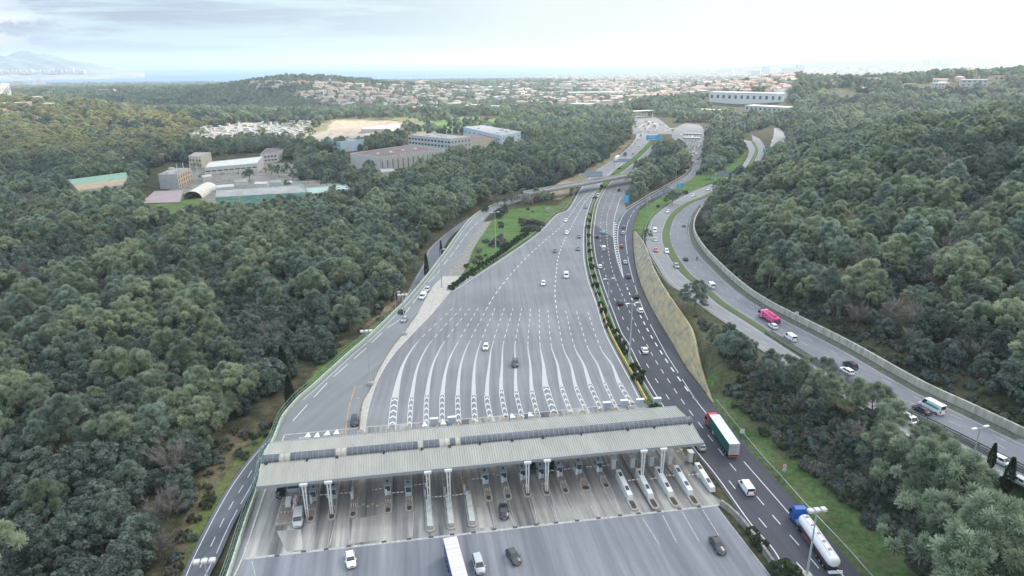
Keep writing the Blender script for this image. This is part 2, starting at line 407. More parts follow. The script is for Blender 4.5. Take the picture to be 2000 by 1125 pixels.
# the coast: beyond it the land dips under the sea
coast_px = [(-300,166),(0,166),(120,166),(300,165),(500,163),(700,157),(900,154),(1100,151),(1250,149),(1330,144),(1480,137),(1560,132),(1650,128),(1730,126),(1800,121),(2100,113)]
coast = np.array([G(u, v, lambda x, y: -60.0)[:2] for u, v in coast_px])
ang = np.arctan2(coast[:, 0], coast[:, 1]); rad = np.hypot(coast[:, 0], coast[:, 1])
RR = np.interp(np.arctan2(XX, YY), ang, rad); over = np.hypot(XX, YY)-RR
ZZ = np.where(over > 0, np.minimum(ZZ, -60-over*0.05), np.where(over > -900, np.maximum(ZZ, -57.0), ZZ))
# push the sheet under the roads
def road_mask(A, B, m):
    P = np.vstack([A, B[::-1]])
    return P
dd, _ = pl_dist(XX, YY, resample((slL+slR)/2, 30)); dbl, _ = pl_dist(XX, YY, resample(bL[:10], 80)); onb = in_poly(XX, YY, BPOLY)
zs_ = 7.0-2.2*(1-smooth01(118, 158, YY))
kk = (~onb) & (YY < 180); ZZ = np.where(kk & (dd < 14), zs_-.35+(ZZ-zs_+.35)*smooth01(6, 14, dd)*smooth01(1, 6, dbl), ZZ)
hpoint = lambda x, y: float(hgrid(x, y))
me = bpy.data.meshes.new('ground')
nv = XX.size
me.vertices.add(nv); co = np.stack([XX, YY, ZZ], 2).reshape(-1, 3); me.vertices.foreach_set('co', co.ravel().astype(np.float32))
nr, nc = XX.shape
idx = np.arange(nv).reshape(nr, nc)
q = np.stack([idx[:-1, :-1], idx[:-1, 1:], idx[1:, 1:], idx[1:, :-1]], 2).reshape(-1, 4)
me.loops.add(q.size); me.loops.foreach_set('vertex_index', q.ravel().astype(np.int32))
me.polygons.add(len(q)); me.polygons.foreach_set('loop_start', np.arange(0, q.size, 4, dtype=np.int32)); me.polygons.foreach_set('loop_total', np.full(len(q), 4, np.int32))
me.polygons.foreach_set('use_smooth', np.ones(len(q), bool))
me.update(); me.validate()
# ground cover colour per vertex (what grows or lies there)
PU, PV = project(XX, YY, ZZ)
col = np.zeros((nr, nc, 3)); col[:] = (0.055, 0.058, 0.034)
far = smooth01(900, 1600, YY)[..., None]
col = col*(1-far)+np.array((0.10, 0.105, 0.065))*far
def zone(poly_px, c, ylo=0, yhi=1e9):
    k = in_poly(PU, PV, poly_px) & (YY > ylo) & (YY < yhi)
    col[k] = c
GREEN = (0.085, 0.165, 0.05); GREEN2 = (0.11, 0.17, 0.05); SCRUB = (0.085, 0.09, 0.05); DIRT = (0.22, 0.17, 0.12); SAND = (0.42, 0.34, 0.26)
dC, sC = pl_dist(XX, YY, cenR_s); dB, sB = pl_dist(XX, YY, bL_s)
verge = (sC > 0) & (YY < 176) & (dC < np.interp(YY, [80, 120, 150, 176], [12, 10, 6.5, 3.2])+1.5*np.sin(YY*.4)+np.sin(XX*.9))
col[verge] = (0.085, 0.135, 0.05)
bankz = (sC > 0) & (sB < 0) & (YY < 400) & ~verge; col[bankz] = SCRUB
dBM, _ = pl_dist(XX, YY, resample(bM, 120)); col[(dBM < 3.5)] = (0.08, 0.13, 0.04)
zone([(1905,985),(1940,955),(2080,990),(2080,1180),(2030,1130)], GREEN)
zone([(1255,450),(1300,402),(1380,360),(1420,338),(1400,300),(1450,270),(1460,300),(1440,335),(1385,358),(1330,378),(1265,425)], GREEN)
zone([(1237,440),(1250,412),(1300,378),(1352,348),(1372,325),(1376,300),(1410,310),(1400,350),(1350,376),(1300,400),(1262,440),(1260,470),(1245,450)], GREEN)
zone([(862,568),(880,540),(912,490),(945,440),(985,412),(1060,400),(1092,405),(1087,418),(1051,454),(1004,488),(925,540),(880,569)], GREEN)
zone([(640,690),(700,660),(760,610),(790,590),(724,657),(650,722),(600,765),(590,760)], GREEN2)
zone([(700,650),(760,590),(800,560),(770,600),(640,690),(620,692)], DIRT)
zone([(345,1130),(372,1030),(420,950),(500,850),(540,840),(453,940),(392,1047),(330,1200)], (0.12, 0.16, 0.05))
zone([(330,1200),(345,1050),(400,900),(440,850),(470,840),(500,850),(430,930),(372,1030),(350,1130)], (0.15, 0.13, 0.08))
zone([(278,395),(420,375),(420,420),(345,425),(278,408)], GREEN2)
zone([(590,232),(700,228),(900,226),(1060,240),(1080,255),(880,262),(760,262),(640,285),(560,278)], (0.21, 0.20, 0.12))
zone([(340,262),(480,238),(600,250),(560,275),(400,280)], (0.36, 0.33, 0.28))
zone([(820,238),(985,233),(990,246),(850,258)], (0.13, 0.24, 0.08))
zone([(655,235),(760,236),(820,245),(740,252),(640,266),(640,247)], SAND)
zone([(590,262),(700,248),(800,250),(770,262),(680,282),(630,284)], (0.36, 0.31, 0.26))
zone([(330,330),(480,318),(700,320),(720,375),(600,372),(430,400),(330,372)], (0.24, 0.235, 0.22))
zone([(1060,372),(1110,348),(1130,345),(1120,375),(1090,392)], (0.32, 0.25, 0.20))
zone([(1080,405),(1128,375),(1112,402),(1090,418)], (0.10, 0.13, 0.05))
zone([(1110,352),(1170,318),(1210,285),(1226,262),(1236,275),(1190,322),(1140,360)], (0.22, 0.20, 0.13))
zone(PLZ_R[:16]+CEN_L[::-1][:17], (0.075, 0.15, 0.04), 60, 900)
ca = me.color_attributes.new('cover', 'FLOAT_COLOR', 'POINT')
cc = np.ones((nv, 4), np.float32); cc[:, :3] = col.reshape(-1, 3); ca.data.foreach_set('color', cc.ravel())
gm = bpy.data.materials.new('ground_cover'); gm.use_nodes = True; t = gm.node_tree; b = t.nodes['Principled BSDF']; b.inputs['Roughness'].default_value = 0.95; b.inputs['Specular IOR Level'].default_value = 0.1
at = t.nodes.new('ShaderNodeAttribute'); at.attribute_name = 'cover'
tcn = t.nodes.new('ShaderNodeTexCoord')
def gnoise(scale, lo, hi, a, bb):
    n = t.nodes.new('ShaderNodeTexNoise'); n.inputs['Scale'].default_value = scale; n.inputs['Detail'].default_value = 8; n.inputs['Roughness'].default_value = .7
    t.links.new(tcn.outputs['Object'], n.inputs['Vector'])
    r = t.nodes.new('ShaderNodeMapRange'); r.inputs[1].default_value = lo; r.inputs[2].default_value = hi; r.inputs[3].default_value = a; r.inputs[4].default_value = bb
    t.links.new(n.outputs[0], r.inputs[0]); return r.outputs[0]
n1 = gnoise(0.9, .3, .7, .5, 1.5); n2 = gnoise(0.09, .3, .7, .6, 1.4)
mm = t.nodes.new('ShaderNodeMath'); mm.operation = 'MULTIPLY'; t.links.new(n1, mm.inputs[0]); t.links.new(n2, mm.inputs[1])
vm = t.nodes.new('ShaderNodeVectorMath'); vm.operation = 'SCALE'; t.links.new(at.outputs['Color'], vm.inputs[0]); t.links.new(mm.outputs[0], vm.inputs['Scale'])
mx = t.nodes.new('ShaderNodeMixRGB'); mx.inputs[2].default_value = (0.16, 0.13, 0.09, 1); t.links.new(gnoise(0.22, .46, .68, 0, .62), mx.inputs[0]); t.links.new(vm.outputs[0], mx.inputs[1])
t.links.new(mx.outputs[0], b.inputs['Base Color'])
bp = t.nodes.new('ShaderNodeBump'); bp.inputs['Strength'].default_value = .8; bp.inputs['Distance'].default_value = .4; t.links.new(gnoise(1.4, 0, 1, 0, 1), bp.inputs['Height']); t.links.new(bp.outputs[0], b.inputs['Normal'])
me.materials.append(gm)
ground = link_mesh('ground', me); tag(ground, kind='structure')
# ------------------------------------------------------------------ sea
sm = bpy.data.materials.new('sea_water'); sm.use_nodes = True; t = sm.node_tree; b = t.nodes['Principled BSDF']
b.inputs['Base Color'].default_value = (0.10, 0.22, 0.36, 1); b.inputs['Roughness'].default_value = 0.5; b.inputs['Specular IOR Level'].default_value = .12
tcn = t.nodes.new('ShaderNodeTexCoord'); mpn = t.nodes.new('ShaderNodeMapping'); mpn.inputs['Scale'].default_value = (0.3, 1, 1); t.links.new(tcn.outputs['Object'], mpn.inputs[0])
n = t.nodes.new('ShaderNodeTexNoise'); n.inputs['Scale'].default_value = 0.0006; n.inputs['Detail'].default_value = 6; t.links.new(mpn.outputs[0], n.inputs['Vector'])
r = t.nodes.new('ShaderNodeValToRGB'); r.color_ramp.elements[0].position = .4; r.color_ramp.elements[1].position = .6
r.color_ramp.elements[0].color = (0.05, 0.13, 0.30, 1); r.color_ramp.elements[1].color = (0.10, 0.21, 0.38, 1)
t.links.new(n.outputs[0], r.inputs[0]); t.links.new(r.outputs[0], b.inputs['Base Color'])
n3 = t.nodes.new('ShaderNodeTexNoise'); n3.inputs['Scale'].default_value = 0.08; n3.inputs['Detail'].default_value = 5; t.links.new(tcn.outputs['Object'], n3.inputs['Vector'])
bp = t.nodes.new('ShaderNodeBump'); bp.inputs['Strength'].default_value = .6; bp.inputs['Distance'].default_value = 3; t.links.new(n3.outputs[0], bp.inputs['Height']); t.links.new(bp.outputs[0], b.inputs['Normal'])
mb = MB(); mb.face([(-60000, 2500, -60), (60000, 2500, -60), (60000, 62000, -60), (-60000, 62000, -60)])
sea = mb.build('sea', sm); tag(sea, kind='structure')
# ------------------------------------------------------------------ toll frame
J0, J1 = G(474, 1092), G(1418, 985)
TU = (J1-J0)/np.linalg.norm(J1-J0); TV = np.array([-TU[1], TU[0], 0]); TANG = math.atan2(TU[1], TU[0])
def T(u, v, z=0.0):
    p = J0+TU*u+TV*v; return (p[0], p[1], z)
def toT(p):
    d = np.asarray(p)[:2]-J0[:2]; return float(d@TU[:2]), float(d@TV[:2])
def asphalt(name, c, heading, streak=.12, patch=.1, su=1.3, sv=.02, contrast=1.0, c2=None):
    m = bpy.data.materials.new(name); m.use_nodes = True; t = m.node_tree; b = t.nodes['Principled BSDF']
    b.inputs['Roughness'].default_value = .82; b.inputs['Specular IOR Level'].default_value = .3
    tcn = t.nodes.new('ShaderNodeTexCoord')
    def nz(scale, sc, detail, rot):
        rt = t.nodes.new('ShaderNodeMapping'); rt.vector_type = 'POINT'; rt.inputs['Rotation'].default_value = (0, 0, rot)
        mp = t.nodes.new('ShaderNodeMapping'); mp.inputs['Scale'].default_value = sc
        t.links.new(tcn.outputs['Object'], rt.inputs[0]); t.links.new(rt.outputs[0], mp.inputs[0])
        n = t.nodes.new('ShaderNodeTexNoise'); n.inputs['Scale'].default_value = scale; n.inputs['Detail'].default_value = detail; n.inputs['Roughness'].default_value = .6
        t.links.new(mp.outputs[0], n.inputs['Vector']); return n.outputs[0]
    def rng(o, a, bb, lo=.3, hi=.7):
        r = t.nodes.new('ShaderNodeMapRange'); r.inputs[1].default_value = lo; r.inputs[2].default_value = hi; r.inputs[3].default_value = a; r.inputs[4].default_value = bb
        t.links.new(o, r.inputs[0]); return r.outputs[0]
    def mul(a, bb):
        n = t.nodes.new('ShaderNodeMath'); n.operation = 'MULTIPLY'; t.links.new(a, n.inputs[0]); t.links.new(bb, n.inputs[1]); return n.outputs[0]
    a = rng(nz(1.0, (su, sv, 1), 3, heading), 1-streak, 1+streak)
    a2 = rng(nz(0.035, (1, 1, 1), 5, 0), 1-patch, 1+patch)
    a3 = rng(nz(3.0, (1, 1, 1), 2, 0), .95, 1.05)
    k = mul(mul(a, a2), a3)
    if c2:
        r = t.nodes.new('ShaderNodeValToRGB'); r.color_ramp.elements[0].color = (*c2, 1); r.color_ramp.elements[1].color = (*c, 1)
        r.color_ramp.elements[0].position = .33; r.color_ramp.elements[1].position = .64
        t.links.new(nz(1.0, (su*.6, sv*.8, 1), 4, heading), r.inputs[0]); src = r.outputs[0]
    else:
        rgb = t.nodes.new('ShaderNodeRGB'); rgb.outputs[0].default_value = (*c, 1); src = rgb.outputs[0]
    v = t.nodes.new('ShaderNodeVectorMath'); v.operation = 'SCALE'; t.links.new(src, v.inputs[0]); t.links.new(k, v.inputs['Scale'])
    t.links.new(v.outputs[0], b.inputs['Base Color']); return m
HD = -TANG
A_PLAZA = asphalt('asphalt_plaza', (0.205, 0.208, 0.226), HD*0.3, .15, .17, .8)
A_NEAR = asphalt('asphalt_near_plaza', (0.225, 0.235, 0.265), HD, .18, .10, .55, c2=(0.14, 0.15, 0.178))
A_APRON = asphalt('concrete_apron', (0.37, 0.355, 0.335), HD, .25, .22, .55, c2=(0.062, 0.063, 0.078))
A_RAMP = asphalt('asphalt_ramp', (0.20, 0.213, 0.225), .35, .08, .10, .5)
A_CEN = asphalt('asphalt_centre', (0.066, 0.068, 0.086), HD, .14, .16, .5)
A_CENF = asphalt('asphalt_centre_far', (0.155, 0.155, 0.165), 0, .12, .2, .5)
A_DARK = asphalt('asphalt_dark', (0.075, 0.08, 0.11), .3, .12, .15, .5)
A_MWY = asphalt('asphalt_motorway', (0.235, 0.235, 0.245), -.5, .10, .10, .4)
A_MWY2 = asphalt('asphalt_motorway_away', (0.185, 0.193, 0.22), -.5, .12, .12, .4)
A_LOW = asphalt('asphalt_lower_road', (0.13, 0.138, 0.163), .35, .22, .1, .35)
PAINT = mat('road_paint', (0.64, 0.64, 0.65), .6, nscale=2.2, namt=.14)
PAINT2 = mat('worn_paint', (0.40, 0.40, 0.40), .7, nscale=1.5, namt=.3)
CONC = mat('concrete', (0.28, 0.27, 0.25), .85, nscale=.8, namt=.25)
CONC_L = mat('pale_concrete', (0.42, 0.405, 0.375), .85, nscale=1.1, namt=.22)
CONC_D = mat('stained_concrete', (0.24, 0.225, 0.21), .9, nscale=.7, namt=.35)
KERB_W = mat('whitened_kerb', (0.46, 0.45, 0.43), .8, nscale=1.5, namt=.2)
STEEL = mat('galvanised_steel', (0.42, 0.44, 0.45), .45, .6, nscale=2, namt=.15)
WHITE = mat('white_enamel', (0.66, 0.68, 0.70), .4, nscale=3, namt=.06)
LBLUE = mat('pale_blue_grey_paint', (0.42, 0.50, 0.58), .5, nscale=1.5, namt=.1)
DARK = mat('dark_plastic', (0.03, 0.032, 0.036), .5)
RAILG = mat('pale_green_rail', (0.42, 0.50, 0.42), .6, nscale=1.3, namt=.25)
YEL = mat('ochre_barrier', (0.50, 0.36, 0.16), .8, nscale=.9, namt=.3)
RED = mat('signal_red', (0.55, 0.05, 0.05), .5)
def ngon(name, pts, m, kind='structure', dz=0):
    mb = MB(); mb.face([(p[0], p[1], (p[2] if len(p) > 2 else 0)+dz) for p in pts]); o = mb.build(name, m); tag(o, kind=kind); return o
# near plaza (asphalt), concrete apron on top of it
nearL = GL([(405,1230),(453,1114),(481,1025),(505,955),(520,905),(548,846)])
nearR = GL([(1600,1235),(1505,1125),(1398,988),(1391,966),(1336,885),(1262,788)])
o = road('toll_plaza_pavement', [(405,1230),(453,1114),(481,1025),(505,955),(520,905),(548,846)], [(1600,1235),(1505,1125),(1400,986),(1391,966),(1336,885),(1262,788)], zero, A_NEAR, .004, 60)
ap = ngon('concrete_apron', list(GL([(474,1092),(1418,985),(1391,966),(1336,885),(1262,788),(550,848),(520,905),(503,960),(481,1025)])), A_APRON, dz=.012)
tag(ap, 'pale concrete apron with dark tyre streaks running under the toll canopy')
plaza = road('fan_shaped_carriageway', PLZ_L, PLZ_R, zero, A_PLAZA, .008)
ramp = road('access_ramp', RAMP_L, RAMP_R, zero, A_RAMP, .016)
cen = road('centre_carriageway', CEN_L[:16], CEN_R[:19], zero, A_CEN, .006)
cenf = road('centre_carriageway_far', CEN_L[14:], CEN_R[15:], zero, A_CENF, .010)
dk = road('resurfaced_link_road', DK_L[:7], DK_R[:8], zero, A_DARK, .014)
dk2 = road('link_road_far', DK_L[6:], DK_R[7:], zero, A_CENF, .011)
lowr = road('lower_road', LOW_L, LOW_R, zL, A_LOW, .02)
slp = road('slip_road', SLIP_L, SLIP_R, zS, A_MWY, .01, 60)
bLeft = road('motorway_towards', B_L, B_M, zB, A_MWY, .03)
bRight = road('motorway_away', B_M, B_R, zB, A_MWY2, .02)
# far roads
far1 = road('far_toll_plaza_pavement', [(1236,262),(1234,245),(1232,232),(1240,226)], [(1316,262),(1308,250),(1292,236),(1278,228)], zero, A_CENF, .02, 30)
far2 = road('far_slip_road', [(1496,300),(1504,285),(1510,268),(1512,250)], [(1522,300),(1530,285),(1534,268),(1524,250)], zero, A_MWY, .03, 30)
far3 = road('far_side_road', [(1528,300),(1545,290),(1575,280),(1610,276)], [(1535,306),(1555,297),(1580,288),(1612,284)], zero, A_MWY, .035, 30)
far4 = road('town_avenue', [(1180,232),(1196,224),(1190,214),(1205,206)], [(1245,232),(1230,224),(1215,214),(1222,206)], lambda x, y: hpoint(x, y)+.4, A_MWY, .1, 20)
# the white strip of pavement between ramp and fan, its kerbs
def sheet(name, Lp, Rp, m, dz, zf=zero, n=80, thick=None):
    A = resample(GL(Lp, zf), n); B = resample(GL(Rp, zf), n); mb = MB()
    strip_mesh(mb, A, B, dz)
    if thick:
        strip_mesh(mb, A+np.array([0, 0, -thick]), A, dz); strip_mesh(mb, B, B+np.array([0, 0, -thick]), dz)
    return mb.build(name, m)
wk = sheet('kerbed_island', RAMP_R[:11], PLZ_L[:10], CONC_L, .14, thick=.14); tag(wk, kind='structure')
wk2 = sheet('bare_concrete_strip', [(844,562),(866,540),(889,515),(909,486),(925,459),(943,434)], [(882,566),(898,545),(915,512),(925,486),(945,455),(960,432)], CONC_D, .06); tag(wk2, kind='structure')
def kerb(name, P, wdt, h, m, label=None, cat=None, zoff=0, kind='structure'):
    P = resample(P, step=2.0); mb = MB(); extrude_path(mb, P, [(-wdt/2, zoff), (wdt/2, zoff), (wdt/2, zoff+h), (-wdt/2, zoff+h)]); o = mb.build(name, m)
    if label: tag(o, label, cat)
    elif kind: tag(o, kind=kind)
    return o
kerb('kerb', plzL[:9], .35, .2, KERB_W)
kerb('kerb', rmpR[:9], .3, .24, mat('rusty_kerb', (0.22, 0.16, 0.13), .9, nscale=1, namt=.4))
kerb('kerb', GL([(405,1230),(474,1090),(496,1025),(520,952),(535,905),(556,850)]), .3, .18, KERB_W)
# --------------------------- painted lines
def lines(parent, m=PAINT):
    return MB()
mp_ = MB()
def off(P, d): P = resample(P, step=2.0); return P+normals2(P)*d
paint(mp_, off(plzL[8:], .9), .25, .016); paint(mp_, off(plzR[:-5], -.7), .22, .016)
L1 = [(1230,292),(1205,322),(1182,345),(1160,368),(1136,389),(1098,440),(1064,470),(1026,505),(990,545),(967,575),(951,602)]
L2 = [(1238,292),(1213,322),(1190,345),(1168,368),(1145,391),(1116,443),(1103,468),(1091,499),(1086,535),(1084,574),(1087,604)]
paint(mp_, GL(L1[3:]), .34, .016, (3.0, 3.2)); paint(mp_, GL(L2[3:]), .34, .016, (3.0, 3.2))
paint(mp_, GL(L1[:4]), .25, .016, (6, 6)); paint(mp_, GL(L2[:4]), .25, .016, (6, 6))
TOPS = [884.5,901,918,934,951,967,985,1002,1019,1036,1053,1070,1087,1105,1126,1148]
SOLID = [(817.6,666),(843,666),(869,666),(895,667),(916,669),(938,670),(962,672),(983,672),(1006,672),(1031,675),(1055,676),(1077,677),(1100,679),(1123,680),(1149,681),(1174,682)]
WIDE = [(771.5,777),(804,777),(834,772),(864,772),(894,773),(925,772),(951,775),(979,762),(1008,764),(1039,764),(1066,755),(1097,756),(1125,756),(1152,750),(1180,747),(1210,749)]
BOTT = [(765,841),(799,836),(832,836),(864,831),(896,828),(928,825),(959,822),(989,820),(1020,816),(1051,814),(1084,811),(1116,809),(1146,805),(1175,802),(1206,800),(1240,797)]
WID = [1.9,1.15,1.2,1.25,1.2,1.3,1.25,1.15,1.1,1.15,1.8,1.15,1.1,1.3,.8,1.25]
mw_ = MB()
for i in range(16):
    ytop = 602+max(0, i-8)*1.1
    P = resample(GL([(TOPS[i], ytop), SOLID[i], (SOLID[i][0]*.42+WIDE[i][0]*.58-(3 if i < 6 else 0), 712), WIDE[i], BOTT[i]]), 200)
    s = np.concatenate([[0], np.cumsum(np.linalg.norm(np.diff(P, axis=0), axis=1))])
    ks = int(np.argmin(np.hypot(*(P[:, :2]-G(*SOLID[i])[:2]).T))); kw = int(np.argmin(np.hypot(*(P[:, :2]-G(*WIDE[i])[:2]).T)))
    paint(mp_, P[:ks], .20, .016, (2.6, 2.6))
    Q = P[ks:kw+1]; Nn = normals2(Q); tt = np.linspace(0, 1, len(Q))[:, None]; ww = .26+(WID[i]-.26)*tt**1.3
    strip_mesh(mw_, Q-Nn*ww/2, Q+Nn*ww/2, .016)
    Q = P[kw:]; Nn = normals2(Q); W = WID[i]
    for sgn in (-1, 1): strip_mesh(mp_, Q+Nn*(sgn*W/2-.07), Q+Nn*(sgn*W/2+.07), .016)
    sq = np.concatenate([[0], np.cumsum(np.linalg.norm(np.diff(Q, axis=0), axis=1))])
    d = 1.4
    while d < sq[-1]-1:
        c = np.array([np.interp(d, sq, Q[:, k]) for k in range(3)]); c2 = np.array([np.interp(d+.9, sq, Q[:, k]) for k in range(3)])
        f = (c2-c); f /= np.linalg.norm(f); n = np.array([f[1], -f[0], 0])
        tip = c-f*.9; h = W/2-.12; th = .75
        for sg in (-1, 1):
            mp_.face([tuple(p+np.array([0, 0, .017])) for p in ([tip, c+n*h*sg+f*.2, c+n*h*sg+f*(.2+th), tip+f*th][::1 if sg > 0 else -1])])
        d += 3.1
for mbx, mm_, nm in ((mp_, PAINT, 'lane_markings'), (mw_, mat('worn_hatch_paint', (0.54, 0.54, 0.54), .7, nscale=2.0, col2=(0.42, 0.42, 0.43), stretch=(1, 1, 1)), 'wedge_markings')):
    mbx.build(nm, mm_, plaza)
# joints of the apron
ja = MB(); paint(ja, np.array([J0, J1]), .55, .018); paint(ja, GL([(557,849),(700,836)]), .35, .018); paint(ja, GL([(716,834),(980,812),(1258,785)]), .35, .018)
ja.build('white_joint_line', PAINT2, ap)
jd = MB()
for u, v in [(541,1085),(593,1077),(637,1073),(681,1067),(750,1058),(799,1053),(842,1049),(883,1044),(925,1040),(965,1034),(1006,1030),(1047,1025),(1086,1021),(1127,1017),(1169,1012),(1211,1007),(1247,1003),(1287,999),(1327,994),(1365,990)]:
    p = toT(G(u, v)); a = [T(p[0]-.45, p[1]-.3, .022), T(p[0]+.45, p[1]-.3, .022), T(p[0]+.45, p[1]+.3, .022), T(p[0]-.45, p[1]+.3, .022)]; jd.face(a)
jd.build('drain_covers', mat('drain_iron', (0.07, 0.065, 0.06), .8), ap)
nl = MB()
for a in ([(1255,1012),(1288,1064)],[(1294,1006),(1322,1060)],[(1333,1000),(1365,1057)],[(1372,995),(1404,1046)],[(492,1096),(500,1130)],[(1400,990),(1505,1125)]):
    paint(nl, GL(a), .16, .012)
nl.build('thin_markings', PAINT2, bpy.data.objects['toll_plaza_pavement'])
# ramp markings
rm_ = MB(); paint(rm_, off(rmpL[5:-2], 1.1), .16, .022)
RC = [(572,822),(626,762),(645,742),(698,695),(714,681),(757,640),(780,625),(806,593),(838,550),(848,541),(872,510),(888,490),(905,466),(925,442),(945,425)]
paint(rm_, GL(RC), .22, .022, (9, 4)); rm_.build('lane_markings', PAINT, ramp)
o_ = MB(); paint(o_, GL([(675,845),(681,800),(694,753)]), .28, .023, (5, .8)); paint(o_, GL([(700,757),(709,754)]), .4, .023); paint(o_, GL([(697,779),(701,776)]), .5, .023)
o_.build('orange_marks', mat('orange_paint', (0.5, 0.27, 0.17), .8, nscale=2, namt=.3), ramp)
# centre road markings
cm_ = MB(); paint(cm_, off(cenL, .9), .22, .018); 
la = [(1417,930),(1379,878),(1360,853),(1333,818),(1307,780),(1281,741),(1260,706),(1242,674),(1228,645),(1215,618),(1205,595),(1195,571),(1187,553),(1182,533),(1175,497),(1172,460),(1175,422),(1184,390),(1198,362)]
lb = [(1640,1160),(1597,1107),(1572,1078),(1525,1025),(1485,978),(1448,932),(1418,896),(1378,843),(1354,812),(1332,782),(1305,742),(1282,707),(1257,662),(1248,647),(1234,618),(1221,589),(1207,557),(1196,528),(1190,501),(1186,467),(1186,422),(1195,395),(1208,362)]
lc = [(1362,785),(1345,765),(1317,727),(1295,694),(1275,662),(1268,650),(1254,623),(1241,598),(1230,575),(1222,555)]
lr = [(1660,1140),(1533,993),(1433,878),(1390,820),(1372,800),(1341,755),(1329,735),(1297,685),(1279,650),(1261,616),(1248,582),(1237,548),(1230,521),(1223,481),(1222,456),(1226,435),(1240,410),(1262,393),(1300,372),(1335,352),(1356,330)]
paint(cm_, GL([(1575,1120),(1532,1071),(1468,995),(1417,930)]), .2, .018, (3, 10)); paint(cm_, GL(la[4:]), .2, .018, (3, 7)); paint(cm_, GL(lb), .2, .018, (3, 3.3)); paint(cm_, GL(lc), .42, .018, (3, 3.3)); paint(cm_, GL(lr[:16]), .2, .018, (39, 4)); paint(cm_, GL(lr[15:]), .2, .018, (9, 4))
paint(cm_, GL([(1218,545),(1205,506),(1200,479),(1198,445),(1201,422),(1212,385)]), .24, .018); paint(cm_, GL([(1218,545),(1211,506),(1207,479),(1207,450),(1212,431),(1225,411),(1272,382),(1300,366)]), .24, .018)
for k in range(22):
    y = 436+k*4.6; t_ = (y-430)/115; xl = np.interp(y, [422,445,479,506,544], [1201,1198,1200,1205,1218]); xr = np.interp(y, [431,450,479,506,544], [1212,1207,1207,1211,1219])
    a = G(xl+.6, y); b_ = G(xr-.6, y); c = G((xl+xr)/2, y-2.5)
    for p, q in ((a, c), (c, b_)):
        e = np.array([0, 1.1, 0]); cm_.face([tuple(p+[0, 0, .019]), tuple(q+[0, 0, .019]), tuple(q+e+[0, 0, .019]), tuple(p+e+[0, 0, .019])])
cm_.build('lane_markings', PAINT, cen)
lm_ = MB(); paint(lm_, off(lowL[:-8], .8), .18, .03); paint(lm_, off(lowR[:6], -.9), .18, .03, (14, 2)); paint(lm_, (lowL[:8]*.47+lowR[:8]*.53), .18, .03, (3, 3)); paint(lm_, off(lowL[-8:], .8), .15, .03)
lm_.build('lane_markings', PAINT, lowr)
bm_ = MB()
bMs = resample(bM, 240); bLs = resample(bL, 240); bRs = resample(bR, 240)
paint(bm_, off(bL, 1.6), .22, .045); paint(bm_, off(bM, -2.2), .2, .045); paint(bm_, bLs*.55+bMs*.45, .18, .045, (3, 7))
bm_.build('lane_markings', PAINT2, bLeft)
bm_ = MB(); paint(bm_, off(bM, 2.2), .2, .045); paint(bm_, off(bR, -2.8), .22, .045); paint(bm_, bMs*.60+bRs*.40, .18, .045, (3, 7)); paint(bm_, bMs*.36+bRs*.64, .18, .045, (3, 7))
bm_.build('lane_markings', PAINT2, bRight)
bm_ = MB(); zs = lambda x, y: float(zr(y))
for a in ([(1649,777),(1683,797),(1728,826)], [(1728,821),(1760,840),(1785,862)]): paint(bm_, GL(a, zB), .5, .05)
for k in range(5):
    paint(bm_, GL([(1735+k*10, 829+k*7), (1747+k*9, 830+k*7)], zB), .35, .05)
bm_.build('gore_markings', PAINT, bLeft)
# --------------------------- barriers, walls, fences
def guardrail(name, P, label, m=STEEL, h=.75, posts=4.0, cat='guard rail', beam=.3, wd=.12):
    P = resample(P, step=2.0); mb = MB(); extrude_path(mb, P, [(-wd/2, h-beam), (wd/2, h-beam), (wd/2, h), (-wd/2, h)]); o = mb.build(name, m); tag(o, label, cat)
    q = MB(); s = np.concatenate([[0], np.cumsum(np.linalg.norm(np.diff(P, axis=0), axis=1))])
    for d in np.arange(0, s[-1], posts):
        c = [np.interp(d, s, P[:, k]) for k in range(3)]; q.box(-.07, -.07, -.2, .07, .07, h-.03, at=c)
    q.build('posts', m, o); o.children[0]['kind'] = 'stuff'
    return o
def barrier(name, P, label, m, h=.8, wb=.6, wt=.25, cat='barrier', base=-.1):
    P = resample(P, step=2.2); mb = MB(); extrude_path(mb, P, [(-wb/2, base), (wb/2, base), (wb/2*.8, .25*h), (wt/2, h), (-wt/2, h), (-wb/2*.8, .25*h)]); o = mb.build(name, m); tag(o, label, cat); return o
def fence_panel(name, P, label, m, h, cat='fence', posts=3.0, rails=(0.1, .5, .95)):
    P = resample(P, step=1.5); o = empty(name, P[0]); 
    mb = MB()
    for r in rails: extrude_path(mb, P, [(-.05, h*r), (.05, h*r), (.05, h*r+.1), (-.05, h*r+.1)])
    tag(o, label, cat); c = mb.build('rails', m, o); c.location = -o.location
    q = MB(); s = np.concatenate([[0], np.cumsum(np.linalg.norm(np.diff(P, axis=0), axis=1))])
    for d in np.arange(0, s[-1], posts):
        p = [np.interp(d, s, P[:, k]) for k in range(3)]; q.box(-.06, -.06, -1, .06, .06, h, at=p)
    c = q.build('posts', m, o); c.location = -o.location; c['kind'] = 'stuff'
    return o
LEp = resample(np.vstack([GL([(400,1250),(440,1150),(453,1114),(481,1025),(505,955)]), rmpL[:-1]]), step=2.5)
LEo = LEp - normals2(LEp)*.2
barrier('parapet', LEo+np.array([0, 0, 0]), 'pale green parapet along the outer left side of the toll plaza and ramp', RAILG, .95, .5, .35, 'parapet', -3.5)
fence_panel('railing', LEp[:60]-normals2(LEp[:60])*.9, 'tall thin green railing outside the parapet left of the toll canopy', mat('green_railing', (0.16, 0.24, 0.2), .6), 2.2, 'railing')
